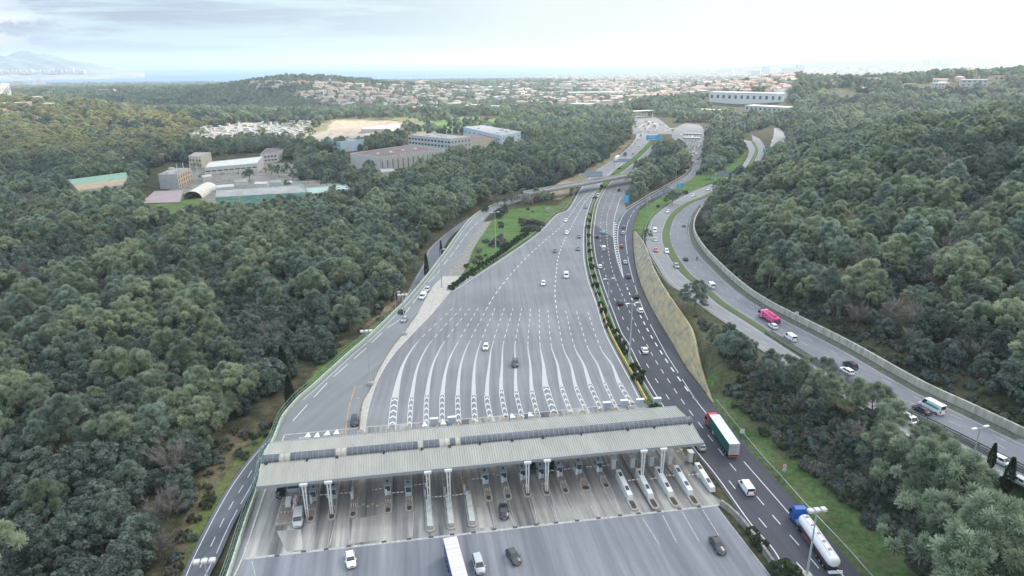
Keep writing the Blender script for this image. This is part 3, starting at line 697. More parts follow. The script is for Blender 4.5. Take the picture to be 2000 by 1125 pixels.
guardrail('guard_rail', off(cenR[:6], 1.2), 'galvanised guard rail along the grass verge right of the dark centre road', cat='guard rail')
guardrail('guard_rail', off(cenR[5:10], 1.3), 'short guard rail beside the red lorry below the end of the rock slope')
barrier('median_barrier', off(plzR[:5], .8), 'ochre stained concrete barrier on the right side of the striped fan', YEL, .85, .6, .35)
barrier('median_barrier', off(plzR[4:13], .9), 'grey concrete barrier along the right side of the fan, above the ochre one', CONC, .8)
barrier('median_barrier', off(cenL[5:17], -.8), 'low pale barrier between the hedged median and the centre road', CONC_L, .7)
barrier('median_barrier', off(plzR[12:], .9), 'pale barrier on the far stretch beyond the overbridge', CONC_L, .8)
barrier('median_barrier', GL([(1560,1190),(1520,1120),(1485,1068),(1452,1025),(1428,1000),(1408,985)]), 'stained concrete barrier between the near plaza and the bushes at lower right', CONC_D, 1.1, .9, .5)
guardrail('guard_rail', off(plzL[8:16], -1.2), 'thin guard rail between the left hedge of bushes and the fan')
guardrail('guard_rail', off(dkL[4:9], -.7), 'pale barrier rail along the left of the dark link road under the pines', CONC_L, .8, beam=.7, wd=.3)
guardrail('guard_rail', off(bL[11:22], -1.0), 'guard rail on the outer curve of the motorway above the rock slope')
guardrail('guard_rail', off(bL[:4], -1.0), 'guard rail beside the motorway at the lower right corner')
for sgn, w_ in ((-1, 'nearer'), (1, 'farther')):
    guardrail('median_guard_rail', off(bM[:9], sgn*1.0)+np.array([0, 0, 0.03]), w_+' of the two dark rails along the motorway median at right', mat('weathered_rail', (0.13, 0.14, 0.15), .7, nscale=1, namt=.2), .8)
md = MB(); A = off(bM[:9], -1.4); B = off(bM[:9], 1.4); strip_mesh(md, A, B, .06); o = md.build('median_strip', mat('dark_median', (0.06, 0.063, 0.07), .9, nscale=.8, namt=.3)); tag(o, kind='structure')
md = MB(); P = resample(bM[7:], step=2.0); Nn = normals2(P); t_ = np.clip(np.linspace(.5, 3, len(P)), .5, 1)[:, None]; strip_mesh(md, P-Nn*1.75*t_, P+Nn*1.75*t_, .22); o = md.build('grass_median', mat('median_grass', (0.08, 0.15, 0.045), .95, nscale=.6, col2=(0.11, 0.11, 0.06))); tag(o, kind='structure')
# concrete wall at the foot of the wooded hill
WP = resample(hillW[1:14]+0, step=2.5); WP[:, 2] = zr(WP[:, 1])
WP[:, 2] += 0
mb = MB(); extrude_path(mb, WP, [(-.1, -.3), (.6, -.3), (.6, 2.1), (-.0, 2.1)]); wl = mb.build('retaining_wall', mat('weathered_white_wall', (0.60, 0.575, 0.51), .9, nscale=.5, col2=(0.34, 0.32, 0.27), stretch=(1.2, 1.2, .25))); tag(wl, 'long pale stained concrete wall between the motorway and the wooded hill', 'retaining wall')
mb = MB(); strip_mesh(mb, WP-normals2(WP)*3.0, WP, .05); o = mb.build('gravel_shoulder', mat('gravel_shoulder', (0.10, 0.105, 0.085), .95, nscale=1.2, namt=.35)); tag(o, kind='structure')
# the rock slope beside the centre road
WB = resample(GL(WALL_BASE), 70); hw = 7.2*smooth01(162, 204, WB[:, 1])*(1-smooth01(292, 372, WB[:, 1]))
Nw = normals2(WB)*-1
if Nw[30][0] < 0: Nw = -Nw
mb = MB(); rows = []
for t_ in np.linspace(0, 1, 9):
    jit = RNG.normal(0, .06, (len(WB), 3))*np.array([1, .3, 1])*(0 if t_ in (0,) else 1)
    rows.append(WB+Nw*(hw*.60*t_**1.1)[:, None]+np.array([[0, 0, 1]])*(hw*t_)[:, None]+jit)
rows.append(rows[-1]+Nw*.5+np.array([0, 0, -.05])); rows.append(rows[-1]+Nw*.8+np.array([0, 0, -1.5]))
for a, b_ in zip(rows[:-1], rows[1:]): strip_mesh(mb, a, b_, 0)
wm = bpy.data.materials.new('ochre_rock'); wm.use_nodes = True; t = wm.node_tree; b = t.nodes['Principled BSDF']; b.inputs['Roughness'].default_value = .95
tcn = t.nodes.new('ShaderNodeTexCoord'); mpn = t.nodes.new('ShaderNodeMapping'); mpn.inputs['Scale'].default_value = (1, .5, .35); t.links.new(tcn.outputs['Object'], mpn.inputs[0])
n = t.nodes.new('ShaderNodeTexNoise'); n.inputs['Scale'].default_value = .55; n.inputs['Detail'].default_value = 8; n.inputs['Roughness'].default_value = .7; t.links.new(mpn.outputs[0], n.inputs['Vector'])
r = t.nodes.new('ShaderNodeValToRGB'); e = r.color_ramp.elements; e[0].position = .28; e[0].color = (0.13, 0.11, 0.09, 1); e[1].position = .7; e[1].color = (0.42, 0.345, 0.22, 1); x_ = e.new(.45); x_.color = (0.33, 0.30, 0.22, 1); x_ = e.new(.57); x_.color = (0.44, 0.34, 0.17, 1)
t.links.new(n.outputs[0], r.inputs[0])
sx = t.nodes.new('ShaderNodeSeparateXYZ'); t.links.new(tcn.outputs['Object'], sx.inputs[0])
mr = t.nodes.new('ShaderNodeMapRange'); mr.inputs[1].default_value = 210; mr.inputs[2].default_value = 300; t.links.new(sx.outputs[1], mr.inputs[0])
mx = t.nodes.new('ShaderNodeMixRGB'); t.links.new(mr.outputs[0], mx.inputs[0]); t.links.new(r.outputs[0], mx.inputs[1])
r2 = t.nodes.new('ShaderNodeValToRGB'); r2.color_ramp.elements[0].color = (0.20, 0.18, 0.13, 1); r2.color_ramp.elements[1].color = (0.46, 0.41, 0.31, 1); r2.color_ramp.elements[0].position = .3; r2.color_ramp.elements[1].position = .62; t.links.new(n.outputs[0], r2.inputs[0]); t.links.new(r2.outputs[0], mx.inputs[2])
t.links.new(mx.outputs[0], b.inputs['Base Color'])
bp = t.nodes.new('ShaderNodeBump'); bp.inputs['Strength'].default_value = .5; bp.inputs['Distance'].default_value = .3; t.links.new(n.outputs[0], bp.inputs['Height']); t.links.new(bp.outputs[0], b.inputs['Normal'])
ws = mb.build('rock_slope', wm); tag(ws, 'steep ochre and grey sprayed rock face between the centre road and the scrub', 'retaining slope')
# --------------------------- overbridge
bd0, bd1 = G(1060, 372, 6.0), G(1232, 341, 6.0)
bd = bd1-bd0; Lb = np.linalg.norm(bd); ba = math.atan2(bd[1], bd[0])
br = empty('overbridge', (bd0[0], bd0[1], 0), ba); tag(br, 'slender grey concrete road bridge crossing over the carriageways beside the pines', 'bridge')
MB().box(-14, -4.0, 5.1, Lb+12, 4.0, 6.0).build('deck', CONC, br)
MB().box(-14, -4.2, 6.0, Lb+12, -3.85, 6.95).build('parapet', CONC_L, br); MB().box(-14, 3.85, 6.0, Lb+12, 4.2, 6.95).build('parapet', CONC_L, br)
MB().box(-14, -3.8, 6.0, Lb+12, 3.8, 6.02).build('road_surface', A_RAMP, br)
for uv in ((1110, 396), (1168, 388)):
    p = G(*uv); d = (p-bd0)[:2]@np.array([math.cos(ba), math.sin(ba)])
    MB().box(d-.6, -1.7, -.3, d+.6, 1.7, 5.1).build('pier', CONC_L, br)
MB().box(-15, -3.4, -.5, -12, 3.4, 5.1).build('abutment', CONC, br)
# ------------------------------------------------------------------ toll canopy
def cor(u, v, z): p = toT(G(u, v, z)); return p
fA, fB = cor(499, 952, 8.3), cor(1375, 863, 8.3)
rA, rB = cor(513, 904, 9.7), cor(1349, 826, 9.7)
kA, kB = cor(527, 867, 8.9), cor(1318, 792, 8.9)
U0 = (fA[0]+rA[0]+kA[0])/3; U1 = (fB[0]+rB[0]+kB[0])/3; VF = (fA[1]+fB[1])/2; VR = (rA[1]+rB[1])/2; VK = (kA[1]+kB[1])/2
print('CANOPY', fA, fB, rA, rB, kA, kB)
cn = empty('toll_canopy', T(U0, VF, 0), TANG); tag(cn, 'long pale ribbed metal canopy spanning all the toll lanes, with a dark skylight strip', 'toll canopy')
LU = U1-U0; vr = VR-VF; vk = VK-VF; wS = 1.9     # local x along, y away from the camera
roofm = mat('ribbed_cream_roof', (0.44, 0.43, 0.40), .6, nscale=.35, col2=(0.36, 0.355, 0.33), stretch=(1, .25, 1))
roofd = mat('grimy_cream_roof', (0.30, 0.29, 0.26), .6, nscale=.4)
def ribbed(y0, z0, y1, z1, name, pitch=.52, m=roofm):
    mb = MB(); x = 0.0; n = int(LU/pitch); p = LU/n
    prof = []
    for i in range(n):
        prof += [(i*p, 0), (i*p+p*.62, 0), (i*p+p*.72, .16), (i*p+p*.9, .16)]
    prof.append((LU, 0))
    N_ = 6; rng = np.linspace(0, 1, N_+1)
    for a, b in zip(rng[:-1], rng[1:]):
        k = len(mb.v)
        for (xx, dz) in prof: mb.v.append((xx, y0+(y1-y0)*a, z0+(z1-z0)*a+dz)); mb.v.append((xx, y0+(y1-y0)*b, z0+(z1-z0)*b+dz))
        for i in range(len(prof)-1): mb.f.append((k+2*i, k+2*i+2, k+2*i+3, k+2*i+1)); mb.m.append(0)
    return mb.build(name, m, cn)
ribbed(0, 8.3, vr, 9.7, 'roof'); ribbed(vr+wS, 9.7, vk, 8.9, 'roof')
MB().box(0, 0, 8.0, LU, vr, 8.2).box(0, vr, 8.3, LU, vk-.2, 8.6).build('soffit', mat('soffit', (0.2, 0.21, 0.22), .7), cn)
fm = MB(); fm.box(-.15, -.22, 7.75, LU+.15, 0.0, 8.42); fm.box(-.15, vk, 8.3, LU+.15, vk+.2, 9.0); fm.box(-.2, 0, 7.9, 0, vk, 8.5); fm.box(LU, 0, 7.9, LU+.2, vk, 8.5); fm.build('fascia', mat('fascia_grey', (0.33, 0.35, 0.37), .5, .3), cn)
# gable ends
for x in (0.02, LU-.02): MB().face([(x, 0, 8.3), (x, vr, 9.7), (x, vr+wS, 9.7), (x, vk, 8.9), (x, vk, 8.2), (x, 0, 8.2)]).build('gable_end', roofd, cn)
glz = MB(); ngl = 82; pw = LU/ngl; creams = {3, 4, 13, 14, 28, 32, 33, 35}
skm = mat('skylight_panel', (0.085, 0.10, 0.125), .25, .0, nscale=.6, namt=.3, spec=.6)
crm = mat('cream_panel', (0.42, 0.40, 0.34), .6, nscale=.6, namt=.2)
for i in range(ngl):
    glz.mat(crm if i in creams else skm)
    x0, x1 = i*pw+.06, (i+1)*pw-.06; rings = []
    for a in np.linspace(0, PI, 8): rings.append([(x0, vr+wS/2-math.cos(a)*wS*.66, 9.66+math.sin(a)*1.02), (x1, vr+wS/2-math.cos(a)*wS*.66, 9.66+math.sin(a)*1.02)])
    for r0, r1 in zip(rings[:-1], rings[1:]): glz.face([r0[0], r1[0], r1[1], r0[1]])
glz.build('skylight', None, cn)
rb = MB()
for i in range(ngl+1):
    x0 = i*pw-.05; rings = []
    for a in np.linspace(0, PI, 8):
        y, z = vr+wS/2-math.cos(a)*wS*.68, 9.66+math.sin(a)*1.07; rings.append((y, z))
    for (y0, z0), (y1, z1) in zip(rings[:-1], rings[1:]): rb.face([(x0, y0, z0), (x0, y1, z1), (x0+.1, y1, z1), (x0+.1, y0, z0)])
rb.build('skylight_rib', mat('rib_grey', (0.22, 0.24, 0.26), .5), cn)['kind'] = 'stuff'
for u, v in [(520,905),(600,899),(658,893),(750,884),(824,877),(878,871),(937,866),(1000,860),(1059,852),(1133,845),(1224,836),(1275,831),(1344,826)]:
    p = cor(u, v, 9.7); x = p[0]-U0; MB().box(x-.22, vr-.75, 9.5, x+.22, vr-.25, 9.95).build('roof_vent', DARK, cn)
COLS = [(603,1000),(650,995),(838,977),(877,973),(1027,955),(1064,951),(1248,933),(1286,930)]
def column(x, y, h=8.2):
    mb = MB()
    for s in (-1, 1):
        a, b = .17, .30
        mb.loft([[(x+s*a-.09, y-.15, 0), (x+s*a+.09, y-.15, 0), (x+s*a+.09, y+.15, 0), (x+s*a-.09, y+.15, 0)], [(x+s*b-.15, y-.25, h), (x+s*b+.15, y-.25, h), (x+s*b+.15, y+.25, h), (x+s*b-.15, y+.25, h)]])
    mb.box(x-.75, y-.55, h-.15, x+.75, y+.35, h+.3)
    for z in (2.2, 4.2, 6.2): mb.box(x-.3, y-.06, z, x+.3, y+.06, z+.18)
    return mb
for u, v in COLS:
    p = toT(G(u, v)); column(p[0]-U0, -.25, 7.9).build('column', WHITE, cn); column(p[0]-U0, vk-1.0, 8.1).build('column', WHITE, cn)
# ------------------------------------------------------------------ toll islands
SMALL = [(606,1022),(647,1018),(689,1013),(758,1005),(800,1001),(956,981),(994,978),(1032.5,973),(1070,970),(1107,966),(1147,961),(1187,956)]
LONG = [(841,1041),(882.5,1036),(924,1031)]
CAB = [(1242,999),(1283,996),(1323,992),(1362,989)]
VB = sum(toT(G(*q))[1] for q in BOTT)/16
print('VF', VF, 'VB', VB, [round(toT(G(*q))[0], 1) for q in SMALL+LONG+CAB], [round(toT(G(*q))[0], 1) for q in BOTT])
kerbm = mat('island_kerb', (0.40, 0.385, 0.35), .85, nscale=1.2, col2=(0.27, 0.25, 0.23)); gravel = mat('island_gravel', (0.26, 0.22, 0.19), .95, nscale=2.2, namt=.4)
pit = mat('dark_pit', (0.06, 0.055, 0.05), .9, nscale=2, namt=.3)
def rounded(x0, x1, y0, y1, z, n=6, back=True):
    r = (x1-x0)/2; c = (x0+x1)/2; P = [(c+r*math.cos(a), y0+r+r*math.sin(a), z) for a in np.linspace(PI, 2*PI, n*2)]
    P += [(c+r*math.cos(a), y1-r+r*math.sin(a), z) for a in np.linspace(0, PI, n*2)]
    return P
ALL_T = []
def island(px, wdt, kind, label):
    u, v = toT(G(*px)); L_ = VB-v+1.0
    if kind == 'booth': v0 = v
    o = empty('toll_island', T(u, v, 0), TANG); tag(o, label, 'toll island', 'toll islands under the canopy')
    mb = MB(); w2 = wdt/2
    ring = lambda z, s: rounded(-w2+s, w2-s, s, L_-s, z)
    mb.loft([ring(0, 0), ring(.28, .03), ring(.32, .10), ring(.32, .3), ring(.26, .32)]); mb.build('kerb', kerbm, o)
    MB().loft([ring(.262, .34), ring(.27, .34)]).build('paving', gravel, o)
    # hoops and posts near the tip
    q = MB()
    if kind == 'small':
        MB().loft([rounded(-w2+.4, w2-.4, .5, 1.9, z) for z in (.275, .29)]).build('sunken_bed', pit, o)
        for x in (-.45, 0, .45): MB().tube((x, 3.6, .27), (x, 3.6, 1.05), .07).build('bollard', WHITE, o)
        MB().box(-w2+.15, 6.2, .27, -w2+.7, 7.2, 1.75, bev=.08).mat(LBLUE).build('payment_machine', WHITE, o)
        MB().box(-w2+.2, 8.2, .27, -w2+.65, 9.0, 1.5, bev=.06).build('ticket_post', LBLUE, o)
    elif kind == 'long':
        l = MB(); l.loft([[(-.55, .9, .3), (.55, .9, .3), (.55, .9, .95), (-.55, .9, .95)], [(-.55, 9.4, .3), (.55, 9.4, .3), (.55, 9.4, 1.35), (-.55, 9.4, 1.35)]]); l.build('concrete_nose', mat('nose_grey', (0.40, 0.42, 0.41), .7, nscale=1, namt=.15), o)
        MB().box(-.5, 10.0, .27, .5, 10.9, 1.2).build('equipment_case', CONC_L, o)
        MB().box(-.8, 11.5, .27, -.35, 12.4, 1.8, bev=.06).build('payment_machine', LBLUE, o)
    for k in o.children: pass
    ALL_T.append((u, v, kind)); return o, u, v
def booth(u, v, w=1.35, l=2.3, h=2.55, lab=''):
    o = empty('toll_booth', T(u, v, .27), TANG); tag(o, lab, 'toll booth', 'toll booths at the front edge of the canopy')
    MB().box(-w/2, -l/2, 0, w/2, l/2, 1.0, bev=.06).box(-w/2+.03, -l/2+.03, 1.0, -w/2+.13, -l/2+.13, h-.2).box(w/2-.13, -l/2+.03, 1.0, w/2-.03, -l/2+.13, h-.2).box(-w/2+.03, l/2-.13, 1.0, -w/2+.13, l/2-.03, h-.2).box(w/2-.13, l/2-.13, 1.0, w/2-.03, l/2-.03, h-.2).build('wall', LBLUE, o)
    MB().box(-w/2+.06, -l/2+.06, 1.0, w/2-.06, l/2-.06, h-.21).build('window', mat('booth_glass', (0.05, 0.07, 0.09), .15, spec=.7), o)
    MB().box(-w/2-.12, -l/2-.15, h-.2, w/2+.12, l/2+.15, h, bev=.05).build('roof', mat('booth_roof', (0.36, 0.43, 0.50), .5, nscale=1.5, namt=.12), o)
    MB().tube((0, .2, h), (0, .2, h+.25), .22).build('air_vent', DARK, o)
    return o
ORD = ['second', 'third', 'fourth', 'fifth', 'sixth', 'tenth', 'eleventh', 'twelfth', 'thirteenth', 'fourteenth', 'fifteenth', 'sixteenth']
isl = []
BPX = [(617,952),(655,948),(757,941),(800,943),(945,920),(981,916),(1015,912),(1052,909),(1086,906),(1121,901),(1160,898)]
for i, q in enumerate(SMALL):
    o, u, v = island(q, 1.75 if i not in (10,) else 2.3, 'small', f'short round-nosed toll island, {ORD[i]} island counted from the left'); isl.append((o, u, v))
    if i in (0, 1, 3, 4, 5, 6, 7, 8, 9, 10, 11):
        bp_ = BPX.pop(0); bu, bv = toT(G(*bp_, 2.8)); booth(u-.05, bv, lab=f'pale blue grey toll booth on the {ORD[i]} toll island from the left')
for i, q in enumerate(LONG): island(q, 1.8, 'long', f"long toll island with a {('pale','stained','clean')[i]} concrete wedge nose, {('leftmost','middle','rightmost')[i]} of the three")
for i, q in enumerate(CAB):
    o, u, v = island(q, 1.7, 'cab', f"toll island under the {('first','second','third','fourth')[i]} white cabinet from the left")
    r = lambda z, s: rounded(-.85+s, .85-s, .5, 3.4, z)
    MB().loft([rounded(-.5, .5, .6, 3.2, z) for z in (.275, .285)]).build('dark_pit', pit, o)
def cabinet(u, v, lab):
    c = empty('toll_cabinet', T(u, v, .27), TANG); tag(c, lab, 'toll cabinet', 'long white cabinets on the right-hand islands')
    b = MB(); b.loft([[(-.62, 3.5, 0), (.62, 3.5, 0), (.55, 3.7, 1.1), (-.55, 3.7, 1.1)], [(-.62, 12.0, 0), (.62, 12.0, 0), (.55, 12.0, 1.9), (-.55, 12.0, 1.9)]]); b.build('housing', WHITE, c)
    for y in (5.2, 9.7):
        z = 1.1+(y-3.7)/8.3*.8
        MB().loft([[(-.34, y, z+.01), (.34, y, z+.01), (.34, y, z+.07), (-.34, y, z+.07)], [(-.34, y+1.3, z+.135), (.34, y+1.3, z+.135), (.34, y+1.3, z+.195), (-.34, y+1.3, z+.195)]]).build('grille', mat('grille_dark', (0.07, 0.075, 0.085), .6), c)
    k = MB(); k.box(-.5, 15.0, 0, .45, 16.1, 2.5); k.box(-.65, 14.6, 2.5, .6, 16.2, 2.7); k.build('payment_kiosk', WHITE, c)
    MB().tube((.55, 13.8, 0), (.55, 13.8, 2.9), .06).build('post', STEEL, c); MB().tube((.75, 14.6, 0), (.75, 14.6, 2.7), .05).build('post', STEEL, c)
    return c
cabs = [toT(G(*q)) for q in CAB]; cabs.append((toT(G(1391, 966))[0]+.3, cabs[-1][1]+.2))
for i, (u, v) in enumerate(cabs): cabinet(u, v, f"long white toll cabinet with two dark grilles, {('leftmost','second from left','middle','fourth from left','rightmost')[i]} of the five")
# the wide island on the left with its office booth
u, v = toT(G(556, 1027)); o = empty('toll_island', T(u, v, 0), TANG); tag(o, 'wide gravelled toll island at the far left carrying the large booth', 'toll island')
mb = MB(); mb.loft([[(-1.9, 0, 0), (1.9, 0, 0), (1.5, VB-v, 0), (-1.5, VB-v, 0)], [(-1.9, 0, .45), (1.9, 0, .45), (1.5, VB-v, .35), (-1.5, VB-v, .35)]]); mb.build('kerb', kerbm, o)
MB().box(-1.5, .5, .4, 1.5, 9.5, .47).build('paving', gravel, o)
for k in range(4): MB().box(-1.2+k*.7, 3.2, .45, -.9+k*.7, 3.6, .9).build('bollard', CONC_L, o)
b = booth(u+.3, v+12.5, 2.6, 3.6, 2.8, 'largest flat-roofed toll booth, on the wide island at the far left')
c = MB().box(-.6, 5.4, .45, .5, 7.6, 1.6).build('equipment_case', WHITE, o)
for k, (x, y) in enumerate([(1.3, 4.5), (1.4, 5.6), (1.2, 6.4), (1.35, 7.3)]): MB().loft([[(x-.35, y-.4, .45), (x+.35, y-.4, .45), (x+.35, y+.4, .45), (x-.35, y+.4, .45)], [(x-.3, y-.35, 1.4+.1*k), (x+.3, y-.35, 1.4+.1*k), (x+.3, y+.35, 1.4+.1*k), (x-.3, y+.35, 1.4+.1*k)]]).build('covered_machine', mat('pink_white_cover', (0.62, 0.55, 0.58), .7, nscale=2.2, namt=.2), o)
# worn paint running from each island nose to the joint, one paler slab and the grid marks
wp = MB()
for (u_, v_, kd_) in ALL_T:
    if kd_ == 'small':
        wp.face([T(u_-.06, .6, .017), T(u_+.06, .6, .017), T(u_+.05, v_-.2, .017), T(u_-.05, v_-.2, .017)])
        for sg in (-1, 1):
            if RNG.random() < .6: wp.face([T(u_+sg*.15, 1.0, .0165), T(u_+sg*.4, 1.0, .0165), T(u_+sg*.95, v_+.4, .0165), T(u_+sg*.75, v_+.4, .0165)])
wp.build('worn_lane_lines', mat('worn_line_paint', (0.42, 0.41, 0.40), .8, nscale=1.6, col2=(0.27, 0.26, 0.255)), ap)
sl = MB()
for quad in ([(684,1062),(754,1053),(746,1004),(690,1014)], [(560,1078),(592,1073),(588,1034),(540,1037)], [(936,1032),(963,1029),(952,990),(930,992)], [(1300,998),(1325,995),(1300,955),(1280,958)]):
    sl.face([tuple(G(*q)+np.array([0, 0, .0145])) for q in quad])
sl.build('pale_slab', asphalt('pale_slab_concrete', (0.40, 0.385, 0.36), HD, .15, .2, .6, c2=(0.22, 0.21, 0.205)), ap)
gm_ = MB()
for row, n_ in (((698,992), 8), ((1268,886), 4), ((1305,884), 4), ((920,916), 4)):
    for k in range(n_):
        p_ = toT(G(row[0]+k*9, row[1]-k*.5)); gm_.face([T(p_[0], p_[1]+(k % 2)*.7, .019), T(p_[0]+.55, p_[1]+(k % 2)*.7, .019), T(p_[0]+.55, p_[1]+.6+(k % 2)*.7, .019), T(p_[0], p_[1]+.6+(k % 2)*.7, .019)])
gm_.build('grid_marks', mat('faded_yellow_paint', (0.42, 0.39, 0.26), .8, nscale=2, namt=.3), ap)
# barrier arms
rw = bpy.data.materials.new('red_white_stripes'); rw.use_nodes = True; t = rw.node_tree; b = t.nodes['Principled BSDF']
tcn = t.nodes.new('ShaderNodeTexCoord'); wv = t.nodes.new('ShaderNodeTexWave'); wv.inputs['Scale'].default_value = .36; wv.bands_direction = 'X'; t.links.new(tcn.outputs['Object'], wv.inputs[0])
r = t.nodes.new('ShaderNodeValToRGB'); r.color_ramp.interpolation = 'CONSTANT'; r.color_ramp.elements[0].color = (0.35, 0.08, 0.08, 1); r.color_ramp.elements[1].position = .28; r.color_ramp.elements[1].color = (0.75, 0.74, 0.73, 1); t.links.new(wv.outputs['Fac'], r.inputs[0]); t.links.new(r.outputs[0], b.inputs['Base Color'])
NTH = ['first','second','third','fourth','fifth','sixth','seventh','eighth','ninth','tenth','eleventh','twelfth','thirteenth','fourteenth','fifteenth','sixteenth','seventeenth','last']
ARMS = [(584,967,610,968,0),(621,967,640,966,0),(662,964,688,962,0),(728,957,755,953,0),(766,963,797,960,0),(805,948,832,945,0),(844,971,872,969,0),(884,968,912,964,0),(919,936,944,934,0),(959,925,982,931,0.0),(1067,921,1090,918,0),(1095,918,1122,914,0),(1145,912,1165,911,0),(1171,911,1198,907,0),(1224,939,1248,936,0),(1268,936,1291,932,0),(1301,928,1328,930,0),(1341,929,1364,926,0)]
for i, a in enumerate(ARMS):
    p, q = np.array(G(a[0], a[1], 1.05)), np.array(G(a[2], a[3], 1.05)); d = q-p; Lq = np.hypot(d[0], d[1])
    o = empty('toll_barrier', (q[0], q[1], 0.27), math.atan2(-d[1], -d[0])); tag(o, f'red and white barrier arm, {NTH[i]} from the left in the row under the canopy', 'toll barrier', 'barrier arms across the toll lanes')
    MB().box(-.25, -.2, 0, .25, .2, 1.0, bev=.04).build('housing', WHITE, o); MB().box(.1, -.055, .74, Lq, .055, .9).build('arm', rw, o)
# yellow grid strips painted on the lanes and pay machines far side
TRI = [(602,860),(640,856),(620,856),(658,853),(830,833),(865,830),(1000,818),(1036,815),(1165,799)]
for k, (x, y) in enumerate([(602,858),(620,858),(640,854),(658,852),(830,837),(866,833),(1001,820),(1036,817)]):
    p = G(x, y); o = empty('crash_cushion', (p[0], p[1], 0), TANG); tag(o, f'white triangular crash cushion behind the canopy, {NTH[k]} from the left', 'crash cushion', 'white triangular crash cushions behind the canopy')
    MB().loft([[(-.9, -.8, 0), (.9, -.8, 0), (.25, 1.9, 0), (-.25, 1.9, 0)], [(-.8, -.8, 1.1), (.8, -.8, 1.1), (.15, 1.6, 1.0), (-.15, 1.6, 1.0)]]).build('cushion', WHITE, o)
for k, (x, y) in enumerate([(848,829),(883,826),(1185,797),(1219,793),(1250,791),(1283,789)]):
    p = G(x, y); o = empty('lane_gantry_box', (p[0], p[1], 0), TANG); tag(o, f'pale grey equipment box behind the canopy between lanes, {NTH[k]} from the left', 'equipment box', 'equipment boxes behind the canopy')
    MB().box(-1.0, -.4, 0, 1.0, .4, 1.7, bev=.06).build('box', LBLUE, o); MB().box(-1.1, -.5, 1.7, 1.1, .5, 1.8).build('lid', WHITE, o)
# ------------------------------------------------------------------ lamps
def lamp(px, h, head, label, zf=zero, heads=2, rot=0.0):
    p = G(px[0], px[1], zf); o = empty('lamp_mast', (p[0], p[1], p[2]), rot); tag(o, label, 'street lamp')
    MB().tube((0, 0, 0), (0, 0, h), .26*h/20+.06, .10, 10).build('mast', mat('lamp_mast_grey', (0.45, 0.50, 0.53), .5, .2), o)
    if head == 'flood':
        MB().box(-.7, -.7, 0, .7, .7, .9).build('foot', CONC_L, o)
        MB().tube((-1.6, 0, h-.1), (1.6, 0, h-.1), .08).build('crossbar', STEEL, o)
        for x in (-1.2, 0, 1.2): MB().box(x-.5, -.5, h, x+.5, .5, h+.5, bev=.12).build('lamp_head', mat('floodlight_case', (0.58, 0.56, 0.56), .4), o)
    elif head == 'double':
        for s in (-1, 1):
            MB().tube((0, 0, h-.1), (s*1.2, 0, h+.15), .06).build('arm', STEEL, o); MB().box(min(s*.9, s*2.3), -.3, h+.1, max(s*.9, s*2.3), .3, h+.3, bev=.1).build('lamp_head', WHITE, o)
    else:
        MB().tube((0, 0, h-.1), (1.3, 0, h+.2), .06).build('arm', STEEL, o); MB().box(.9, -.25, h+.12, 2.1, .25, h+.3, bev=.08).build('lamp_head', WHITE, o)
    return o
def hfor(px, top, zf=zero):
    p = G(px[0], px[1], zf); lo, hi = 1, 60
    for _ in range(30):
        m = (lo+hi)/2; v = project(p[0], p[1], p[2]+m)[1]
        if v > top: lo = m
        else: hi = m
    return lo
LM = [((724,752),648,'flood','tall floodlight mast on the kerbed island left of the striped fan, nearest the canopy',zero),
 ((791,654),577,'flood','floodlight mast on the pavement strip between ramp and fan, second from the canopy',zero),
 ((968,492),415,'double','double lamp mast on the grass island beside the row of round bushes',zero),
 ((863,562),488,'single','lamp post on the left edge of the ramp near the two cypresses',zero),
 ((1187,618),545,'double','slim mast with two arms in the median hedge beside the centre road',zero),
 ((1229,712),593,'double','tall mast with double arms at the lower end of the hedged median',zero),
 ((1575,1128),998,'flood','tall floodlight mast in front of the white road tanker',zero),
 ((420,1210),1098,'flood','floodlight mast with a cluster of pale heads at the lower left corner',zero),
 ((1898,905),836,'double','lamp post on the motorway median at the right edge',zB),
 ((1978,1075),1035,'single','small lamp beside the slip road at lower right',zB),
 ((1263,415),388,'single','thin lamp post on the green bank right of the link road',zero),
 ((774,618),572,'single','short lamp post at the grass verge left of the ramp',zL),
 ((1322,300),268,'single','lamp post near the far toll canopy',zero),
 ((1320,348),312,'single','thin lamp post at the edge of the pine clump above the link road',zero)]
for px, top, kd, lb_, zf in LM: lamp(px, hfor(px, top, zf), kd, lb_, zf, rot=.3 if kd != 'flood' else TANG)
# ------------------------------------------------------------------ signs
def text(name, s, size, loc, rot, m, parent, ext=.01):
    cu = bpy.data.curves.new(name, 'FONT'); cu.body = s; cu.size = size; cu.align_x = 'CENTER'; cu.align_y = 'CENTER'; cu.extrude = ext
    ob = bpy.data.objects.new(name, cu); C.objects.link(ob); ob.parent = parent; ob.location = loc; ob.rotation_euler = rot; 
    bpy.context.view_layer.update(); me = bpy.data.meshes.new_from_object(ob.evaluated_get(bpy.context.evaluated_depsgraph_get())); bpy.data.objects.remove(ob)
    me.materials.clear(); me.materials.append(m); ob = link_mesh(name, me, parent); ob.location = loc; ob.rotation_euler = rot; return ob
BLUE = mat('sign_blue', (0.05, 0.40, 0.72), .5, nscale=1.5, namt=.12); BACK = mat('sign_back', (0.34, 0.42, 0.48), .5, .3, nscale=1, namt=.1)
p = GT(1530, 932); sg = empty('speed_limit_sign', p, -.15); tag(sg, 'round red-bordered speed limit sign on the grass verge right of the centre road', 'road sign')
MB().tube((0, 0.06, 0), (0, 0.06, 3.2), .05).build('post', STEEL, sg)
MB().tube((0, -.02, 2.9), (0, .03, 2.9), .62, n=28).build('border', RED, sg); MB().tube((0, -.045, 2.9), (0, -.01, 2.9), .44, n=28).build('face', WHITE, sg)
text('number', '90', .5, (0, -.07, 2.9), (PI/2, 0, 0), DARK, sg)
